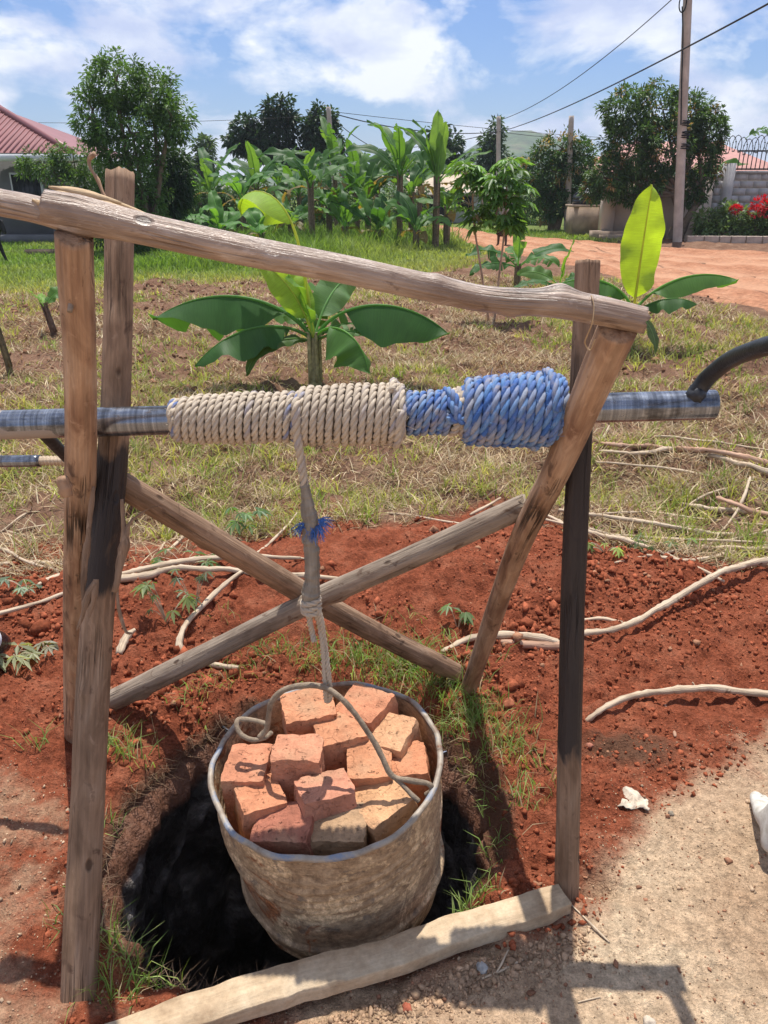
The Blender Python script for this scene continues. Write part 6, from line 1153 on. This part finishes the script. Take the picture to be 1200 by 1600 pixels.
rh = thing('tiled_house', 'pink tiled roof of a house behind the block wall', 'house', (12.5, 36, 0)); bx('wall', 'cream_wall', rh, (12.5, 37, 1.2), (6.5, 5, 2.4)); g = Geo(); g.add([[8.6, 33.6, 2.2], [16.4, 33.6, 2.2], [14.4, 37, 3.5], [10.6, 37, 3.5], [8.6, 40.4, 2.2], [16.4, 40.4, 2.2]], Q=[[0, 1, 2, 3], [3, 2, 5, 4]], T=[[1, 5, 2], [4, 0, 3]])
g.build('roof', M['pink_roof'], rh, base=(12.5, 37, 2.5), smooth=False); bx('fascia', 'white', rh, (12.5, 33.56, 2.14), (7.8, 0.06, 0.14))
# water tank on its stand
YT = 30.6; tx = PY(918, 340, YT)[0]; ts = thing('tank_stand', 'squat stained cement block carrying the black water tank', 'stand', (tx, YT, 0)); bx('body', 'stand', ts, (tx, YT, 0.50), (1.32, 1.3, 1.0)); bx('top_slab', 'stand', ts, (tx, YT, 1.03), (1.42, 1.4, 0.08)); bx('footing', 'stand', ts, (tx + 0.5, YT - 0.9, 0.06), (0.9, 0.5, 0.2))
wt = thing('water_tank', 'black ribbed plastic water tank on the cement stand', 'tank', (tx, YT, 1.07)); V, Q = lathe([(.001, 1.07), (.60, 1.07), (.60, 1.16), (.62, 1.18), (.60, 1.20), (.60, 1.28), (.62, 1.30), (.60, 1.32), (.59, 1.40), (.45, 1.50), (.22, 1.55), (.001, 1.56)], 36, (tx, YT, 0)); g = Geo(); g.add(V, Q); g.build('body', M['tank'], wt, base=(tx, YT, 1.07))
V, Q = lathe([(.22, 1.54), (.22, 1.60), (.20, 1.62), (.001, 1.63)], 24, (tx, YT, 0)); g = Geo(); g.add(V, Q); g.build('lid', M['white'], wt, base=(tx, YT, 1.5))
for q in range(6): a = q * math.pi / 3 + .3; g = Geo(); g.tube([np.array([tx + .6 * math.cos(a), YT + .6 * math.sin(a), 1.40]), np.array([tx + .42 * math.cos(a), YT + .42 * math.sin(a), 1.53]), np.array([tx + .2 * math.cos(a), YT + .2 * math.sin(a), 1.57])], [.025], 6, n=8); g.build('rib', M['tank'], wt, base=(tx, YT, 1.4))
# kerb stones of the flower bed
kb_ = thing('bed_kerb', 'row of rough pale kerb stones before the flowering bushes', 'kerb', PY(1130, 384, 26.0) * [1, 1, 0]); xk = PY(1070, 384, 26.0)[0]
for q in range(11):
    wk = rng.uniform(0.34, 0.55); c = np.array([xk + wk / 2, 26.0 - 0.25 * q * 0.2, 0.09]); g = Geo(); W_, Q_ = brick_mesh(wk - 0.02, 0.28, 0.26, 60 + q, (0, 0, 0)); g.add(W_ + c + 0.0, Q_); g.build('kerb_stone', M['lime'], kb_, base=c, smooth=False); xk += wk

# ================================================================== POWER POLES AND CABLES
M['pole'] = mat_plain('weathered_pole', (0.42, 0.36, 0.31), 0.9, 0.3, 2.5, bump=0.5); M['cable'] = mat_plain('black_cable', (0.012, 0.012, 0.014), 0.6, 0.2, 5)
def upole(pb_, pt, r_, label, extra=None):
    b = np.asarray(pb_) * [1, 1, 0]; t_ = thing('power_pole', label, 'pole', b, 'wooden power poles'); g = Geo(); g.tube([b - np.array([0, 0, .4]), np.asarray(pt)], [r_ * 1.1, r_, r_ * .85], 14, n=20, amp=.04, freq=(6, 6, 1)); g.build('shaft', M['pole'], t_, base=b)
    return t_, b
YR = 25.9; prt = PY(1079, -110, YR); t1, bR = upole(PY(1060, 382, YR), prt, 0.135, 'tall thick power pole in front of the wide mango tree')
for (py, n_) in ((196, 5), (215, 6), (232, 4)):
    c = PY(1069 - (py - 196) * 0.05, py, YR); a = np.linspace(0, 2 * math.pi * n_, 20 * n_); g = Geo(); g.tube(np.stack([c[0] + .155 * np.cos(a), c[1] + .155 * np.sin(a), c[2] + 0.05 * np.sin(a * .37) + 0.02 * a / 6], -1), [.018], 5); g.build('cable_wrap', M['cable'], t1, base=c)
g = Geo(); g.tube([PY(1066, 10, YR - .16), PY(1067, 60, YR - .16), PY(1065, 130, YR - .15), PY(1064, 195, YR - .16)], [.02], 6, n=20); a = np.linspace(0, 4 * math.pi, 50); c = PY(1067, 5, YR - .17); g.tube(np.stack([c[0] + .10 * np.cos(a), c[1] + 0 * a, c[2] + .22 * np.sin(a)], -1), [.018], 5); g.build('service_drop', M['cable'], t1, base=c)
t2, _ = upole(PY(886, 364, 32.6), PY(893, 181, 32.6), 0.115, 'bare power pole stub beside the water tank')
t3, _ = upole(PY(779, 345, 45), PY(779, 182, 45), 0.125, 'far power pole behind the cassava where the cables meet')
t4, _ = upole(PY(526, 330, 38), PY(513, 167, 38), 0.12, 'leaning power pole among the dark trees')
def cable(a, b, sag, r_, label):
    u = np.linspace(0, 1, 40)[:, None]; p = a + (b - a) * u; p[:, 2] -= sag * 4 * (u * (1 - u))[:, 0]; g = Geo(); g.tube(p, [r_], 6); o = g.build('power_cable', M['cable'], base=a); tag(o, label, 'cable', 'overhead power cables')
e = PY(780, 206, 45)
cable(e, PY(1330, -65, 12.0), 0.25, .016, 'thick black cable climbing across the sky to the upper right'); cable(PY(780, 188, 45), PY(1076, -25, YR), .5, .014, 'thin cable from the far pole up to the tall pole')
cable(PY(516, 176, 38), PY(779, 206, 45), .35, .022, 'sagging cable from the leaning pole to the far pole'); cable(PY(516, 174, 38), PY(960, 216, 52), .10, .012, 'faint level cable passing above the far hill')
cable(PY(517, 182, 38), PY(660, 240, 44), .6, .016, 'lower cable dropping from the leaning pole behind the bananas'); cable(e, PY(560, 232, 60), .3, .02, 'cable running left from the far pole behind the bananas')
cable(PY(-150, 185, 42), PY(514, 180, 38), .25, .010, 'faint cable from the left edge to the leaning pole'); cable(e, PY(1000, 216, 60), .2, .014, 'faint cable from the far pole to the right mango tree')

# ================================================================== PEOPLE AND ANIMAL
def skin(name, J, E, m, parent, base, root, sub=2, smooth=True, cols=None):
    keys = list(J); me = bpy.data.meshes.new(name); me.from_pydata([tuple(np.array(J[k_][0]) - np.array(base)) for k_ in keys], [(keys.index(a), keys.index(b)) for a, b in E], [])
    o = bpy.data.objects.new(name, me); col0.objects.link(o); md = o.modifiers.new('skin', 'SKIN'); md.use_smooth_shade = True
    lay = me.skin_vertices[0].data if len(me.skin_vertices) else None
    if lay is None:
        bpy.context.view_layer.objects.active = o; bpy.ops.mesh.customdata_skin_add(); lay = me.skin_vertices[0].data
    for q, k_ in enumerate(keys): r_ = J[k_][1]; lay[q].radius = r_ if isinstance(r_, tuple) else (r_, r_); lay[q].use_root = (k_ == root)
    s_ = o.modifiers.new('sub', 'SUBSURF'); s_.levels = sub; s_.render_levels = sub
    dg = bpy.context.evaluated_depsgraph_get(); nm = bpy.data.meshes.new_from_object(o.evaluated_get(dg)); o.modifiers.clear(); o.data = nm; nm.materials.clear(); nm.materials.append(m)
    for p in nm.polygons: p.use_smooth = True
    if parent is not None: o.parent = parent; o.location = np.array(base) - wloc(parent)
    else: o.location = base
    return o
M['skin'] = mat_plain('brown_skin', (0.10, 0.055, 0.038), 0.6, 0.1, 6, bump=0.05); M['skirt'] = mat_plain('dark_brown_cloth', (0.055, 0.026, 0.022), 0.9, 0.25, 6); M['shirt'] = mat_plain('pale_grey_cloth', (0.42, 0.40, 0.40), 0.9, 0.15, 8)
M['mudfoot'] = mat_plain('dry_pale_mud_on_skin', (0.50, 0.48, 0.43), 0.92, 0.18, 30, bump=0.6, bd=0.004); M['trouser'] = mat_plain('grey_trousers', (0.07, 0.075, 0.085), 0.9, 0.25, 12); M['calf'] = mat_plain('black_hide', (0.014, 0.012, 0.012), 0.55, 0.3, 12)
def person(pos, face, Hh, name, label, shirt, lower, feet, lstep=0.16, skirt=False, skinm='skin', footm=None):
    t_ = thing(name, label, 'person', pos); ca, sa = math.cos(face), math.sin(face); s_ = Hh / 1.7
    def W_(x, y, z): return np.array(pos) + s_ * np.array([x * ca - y * sa, x * sa + y * ca, z])     # local y = forward
    J = {'pel': (W_(0, 0, .93), .13 * s_), 'wai': (W_(0, 0, 1.08), .12 * s_), 'che': (W_(0, .01, 1.27), (.16 * s_, .115 * s_)), 'nek': (W_(0, .01, 1.44), .055 * s_), 'nek2': (W_(0, .02, 1.50), .05 * s_), 'hd': (W_(0, .03, 1.58), (.078 * s_, .092 * s_)), 'hd2': (W_(0, .03, 1.665), (.06 * s_, .07 * s_))}
    E = [('pel', 'wai'), ('wai', 'che'), ('che', 'nek'), ('nek', 'nek2'), ('nek2', 'hd'), ('hd', 'hd2')]
    for sd, st_ in (('l', lstep), ('r', -lstep)):
        g_ = -1 if sd == 'l' else 1
        J['hip' + sd] = (W_(g_ * .09, 0, .88), .085 * s_); J['kn' + sd] = (W_(g_ * .10, st_ * .55 + .02, .48), .058 * s_); J['an' + sd] = (W_(g_ * .10, st_, .09), .036 * s_); J['ft' + sd] = (W_(g_ * .11, st_ + .10, .035), (.040 * s_, .026 * s_)); J['to' + sd] = (W_(g_ * .115, st_ + .18, .022), (.040 * s_, .017 * s_))
        J['sh' + sd] = (W_(g_ * .18, 0, 1.37), .062 * s_); J['el' + sd] = (W_(g_ * .24, -.03 + st_ * -.3, 1.10), .043 * s_); J['wr' + sd] = (W_(g_ * .24, .05 - st_ * .6, .86), .028 * s_); J['hn' + sd] = (W_(g_ * .235, .07 - st_ * .6, .79), (.036 * s_, .02 * s_))
        E += [('pel', 'hip' + sd), ('hip' + sd, 'kn' + sd), ('kn' + sd, 'an' + sd), ('an' + sd, 'ft' + sd), ('ft' + sd, 'to' + sd), ('che', 'sh' + sd), ('sh' + sd, 'el' + sd), ('el' + sd, 'wr' + sd), ('wr' + sd, 'hn' + sd)]
        for q in range(4): J['f%d%s' % (q, sd)] = (W_(g_ * (.235) + (q - 1.5) * .016 * g_, .08 - st_ * .6 + .004 * q, .715 + .006 * abs(q - 1.5)), .0085 * s_); E.append(('hn' + sd, 'f%d%s' % (q, sd)))
        J['th' + sd] = (W_(g_ * .215, .115 - st_ * .6, .765), .010 * s_); E.append(('hn' + sd, 'th' + sd))
    skin('body', J, E, M[footm or skinm], t_, pos, 'pel')
    Jc = {k_: (J[k_][0], tuple(1.16 * x + .012 for x in (J[k_][1] if isinstance(J[k_][1], tuple) else (J[k_][1],) * 2))) for k_ in ('pel', 'wai', 'che', 'nek', 'shl', 'shr', 'ell', 'elr')}
    skin('shirt', Jc, [('pel', 'wai'), ('wai', 'che'), ('che', 'nek'), ('che', 'shl'), ('che', 'shr'), ('shl', 'ell'), ('shr', 'elr')], M[shirt], t_, pos, 'wai')
    if skirt:
        Js = {'a': (W_(0, 0, 1.03), .155 * s_), 'b': (W_(0, 0, .85), .20 * s_), 'c': (W_(0, .0, .55), .23 * s_), 'd': (W_(0, 0, .28), (.25 * s_, .22 * s_))}; skin('skirt', Js, [('a', 'b'), ('b', 'c'), ('c', 'd')], M[lower], t_, pos, 'a')
    else:
        Jt = {k_: (J[k_][0], 1.0 * (J[k_][1] if not isinstance(J[k_][1], tuple) else J[k_][1][0]) * 1.15 + .018) for k_ in ('pel', 'hipl', 'hipr', 'knl', 'knr')}
        for sd in 'lr': Jt['cu' + sd] = (J['kn' + sd][0] * .45 + J['an' + sd][0] * .55, .068)
        skin('trousers', Jt, [('pel', 'hipl'), ('pel', 'hipr'), ('hipl', 'knl'), ('hipr', 'knr'), ('knl', 'cul'), ('knr', 'cur')], M[lower], t_, pos, 'pel')
    hc = W_(0, .005, 1.62); V, Q_ = lathe([(.001, .105), (.05, .095), (.085, .055), (.098, .0), (.09, -.05), (.07, -.08)], 16); g = Geo(); g.add(V * s_ + hc, Q_); g.build('hair', M['tank'], t_, base=hc)
    for g_ in (-1, 1):
        p = W_(g_ * .034, .115, 1.60); V, Q_ = lathe([(.001, .011), (.009, .006), (.011, 0), (.009, -.006), (.001, -.011)], 8); g = Geo(); g.add(V * s_ + p, Q_); g.build('eye', M['white'], t_, base=p)
    return t_, W_
pp = GG(784, 386); person(pp, R(8), 1.62, 'person', 'person in a dark brown skirt walking up the road behind the cassava', 'shirt', 'skirt', None, 0.08, True)
# operator outside the frame on the right: only the mud-caked right foot shows
ht, tt = GG(1201, 1352), GG(1190, 1252); fdir = tt - ht; fa = math.atan2(fdir[1], fdir[0]) - math.pi / 2; ca, sa = math.cos(fa), math.sin(fa)
op = thing('person', 'person standing barefoot at the right edge, one pale mud-caked foot showing', 'person', ht)
def FO(x, y, z): return ht + np.array([x * ca - y * sa, x * sa + y * ca, z])
s_ = 1.0; hipc = FO(0.42, -0.10, 0.90)
J = {'pel': (hipc, .13), 'wai': (hipc + np.array([0, .02, .16]), .12), 'che': (hipc + np.array([0, .06, .36]), (.16, .115)), 'nek': (hipc + np.array([0, .10, .52]), .055), 'hd': (hipc + np.array([0, .12, .66]), (.08, .095)), 'hd2': (hipc + np.array([0, .12, .75]), (.06, .07)),
     'hipr': (hipc + np.array([-.08, .02, -.05]), .085), 'knr': (FO(.14, .06, .48), .058), 'anr': (FO(.004, .035, .105), .036), 'her': (FO(0, 0.0, .036), (.030, .032)), 'ftr': (FO(-.002, .12, .045), (.036, .030)), 'bar': (FO(0, .18, .026), (.040, .022)),
     't1': (FO(-.022, .245, .020), .0155), 't2': (FO(.004, .243, .017), .0105), 't3': (FO(.020, .232, .016), .0095), 't4': (FO(.034, .218, .015), .009), 't5': (FO(.046, .20, .014), .0085),
     'hipl': (hipc + np.array([.09, -.02, -.05]), .085), 'knl': (hipc + np.array([.14, -.10, -.44]), .058), 'anl': (hipc + np.array([.16, -.30, -.82]), .036), 'ftl': (hipc + np.array([.17, -.20, -.88]), (.038, .026)), 'tol': (hipc + np.array([.17, -.11, -.895]), (.038, .016)),
     'shr': (hipc + np.array([-.17, .08, .44]), .06), 'elr': (hipc + np.array([-.22, .26, .24]), .043), 'wrr': (hipc + np.array([-.10, .46, .26]), .028), 'hnr': (hipc + np.array([-.04, .53, .27]), (.038, .022)),
     'shl': (hipc + np.array([.17, .04, .44]), .06), 'ell': (hipc + np.array([.22, .20, .20]), .043), 'wrl': (hipc + np.array([.10, .42, .26]), .028), 'hnl': (hipc + np.array([.04, .50, .29]), (.038, .022))}
for q in range(4):
    for sd in 'lr': J['f%d%s' % (q, sd)] = (J['hn' + sd][0] + np.array([.02 * (q - 1.5) * (1 if sd == 'l' else -1), .05, -.035]), .0085)
E = [('pel', 'wai'), ('wai', 'che'), ('che', 'nek'), ('nek', 'hd'), ('hd', 'hd2'), ('pel', 'hipr'), ('hipr', 'knr'), ('knr', 'anr'), ('anr', 'her'), ('anr', 'ftr'), ('ftr', 'bar'), ('bar', 't1'), ('bar', 't2'), ('bar', 't3'), ('bar', 't4'), ('bar', 't5'), ('pel', 'hipl'), ('hipl', 'knl'), ('knl', 'anl'), ('anl', 'ftl'), ('ftl', 'tol'), ('che', 'shr'), ('shr', 'elr'), ('elr', 'wrr'), ('wrr', 'hnr'), ('che', 'shl'), ('shl', 'ell'), ('ell', 'wrl'), ('wrl', 'hnl')] + [('hn' + sd, 'f%d%s' % (q, sd)) for q in range(4) for sd in 'lr']
t = NT('mud_caked_skin'); zc = t.n('ShaderNodeSeparateXYZ'); t.l(t.geo(), zc.inputs[0]); nn = t.noise(t.geo(), 40, 5, .6); f = t.ramp(t.math('ADD', zc.outputs[2], t.math('MULTIPLY', nn, 0.12)), (0.18, 0.0), (0.30, 1.0))
M['opskin'] = t.bsdf(t.mix(f, t.ramp(nn, (0.3, (0.40, 0.37, 0.31)), (0.6, (0.58, 0.56, 0.51))), (0.10, 0.055, 0.038)), 0.9, 0, t.bump(nn, .5, .004), .15)
skin('body', J, E, M['opskin'], op, ht, 'pel')
Jc = {k_: (J[k_][0], tuple(1.15 * x + .012 for x in (J[k_][1] if isinstance(J[k_][1], tuple) else (J[k_][1],) * 2))) for k_ in ('pel', 'wai', 'che', 'shl', 'shr', 'ell', 'elr')}
skin('shirt', Jc, [('pel', 'wai'), ('wai', 'che'), ('che', 'shl'), ('che', 'shr'), ('shl', 'ell'), ('shr', 'elr')], M['shirt'], op, ht, 'wai')
Jt = {k_: (J[k_][0], J[k_][1] * 1.15 + .018) for k_ in ('pel', 'hipl', 'hipr', 'knl', 'knr')}; Jt['cul'] = (J['knl'][0] * .5 + J['anl'][0] * .5, .068); Jt['cur'] = (J['knr'][0] * .5 + J['anr'][0] * .5, .066)
skin('trousers', Jt, [('pel', 'hipl'), ('pel', 'hipr'), ('hipl', 'knl'), ('hipr', 'knr'), ('knl', 'cul'), ('knr', 'cur')], M['trouser'], op, ht, 'pel')
# black calf at the left edge, mostly outside the frame
cb = GG(4, 412); 
def CF(x, z, y=0.0): return cb + np.array([x, y, z])
J = {'rump': (CF(-.85, .80), (.17, .19)), 'bel': (CF(-.5, .76), (.19, .21)), 'ches': (CF(-.12, .76), (.17, .22)), 'nk': (CF(.06, .90), (.10, .12)), 'nk2': (CF(.12, .98), (.085, .10)), 'hd': (CF(.16, .86, -.05), (.07, .075)), 'mz': (CF(.22, .66, -.06), (.045, .05)), 'tl': (CF(-1.02, .82), .035), 'tl2': (CF(-1.08, .45), .02)}
E = [('bel', 'rump'), ('bel', 'ches'), ('ches', 'nk'), ('nk', 'nk2'), ('nk2', 'hd'), ('hd', 'mz'), ('rump', 'tl'), ('tl', 'tl2')]
for q, (yy) in enumerate((-.10, .10)):
    J['s%d' % q] = (CF(-.08, .55, yy), .075); J['k%d' % q] = (CF(-.05 + .04 * q, .30, yy), .045); J['p%d' % q] = (CF(-.04 + .10 * q, .08, yy), .032); J['h%d' % q] = (CF(-.01 + .10 * q, .02, yy), .036); E += [('ches', 's%d' % q), ('s%d' % q, 'k%d' % q), ('k%d' % q, 'p%d' % q), ('p%d' % q, 'h%d' % q)]
    J['t%d' % q] = (CF(-.80, .55, yy), .10); J['g%d' % q] = (CF(-.74, .42, yy), .06); J['c%d' % q] = (CF(-.92, .28, yy), .04); J['q%d' % q] = (CF(-.88, .06, yy), .032); E += [('rump', 't%d' % q), ('t%d' % q, 'g%d' % q), ('g%d' % q, 'c%d' % q), ('c%d' % q, 'q%d' % q)]
    J['e%d' % q] = (CF(.14, .95, -.05 + (q * 2 - 1) * .13), .022); E.append(('nk2', 'e%d' % q))
t_ = thing('calf', 'black calf grazing at the far left edge of the lawn', 'calf', cb); skin('body', J, E, M['calf'], t_, cb, 'bel')

# ================================================================== AIR
hz = Geo(); hz.box((100, 690, 31), (2600, 1420, 78)); hb = hz.build('haze', None, base=(100, 690, 31), smooth=False); tag(hb, 'thin bright midday haze', None, None, 'stuff')
m = bpy.data.materials.new('haze'); m.use_nodes = True; m.node_tree.nodes.clear(); o_ = m.node_tree.nodes.new('ShaderNodeOutputMaterial'); v_ = m.node_tree.nodes.new('ShaderNodeVolumePrincipled')
v_.inputs['Color'].default_value = (0.80, 0.88, 1.0, 1); v_.inputs['Density'].default_value = 0.00055; v_.inputs['Anisotropy'].default_value = 0.2; m.node_tree.links.new(v_.outputs[0], o_.inputs['Volume']); hb.data.materials.append(m)
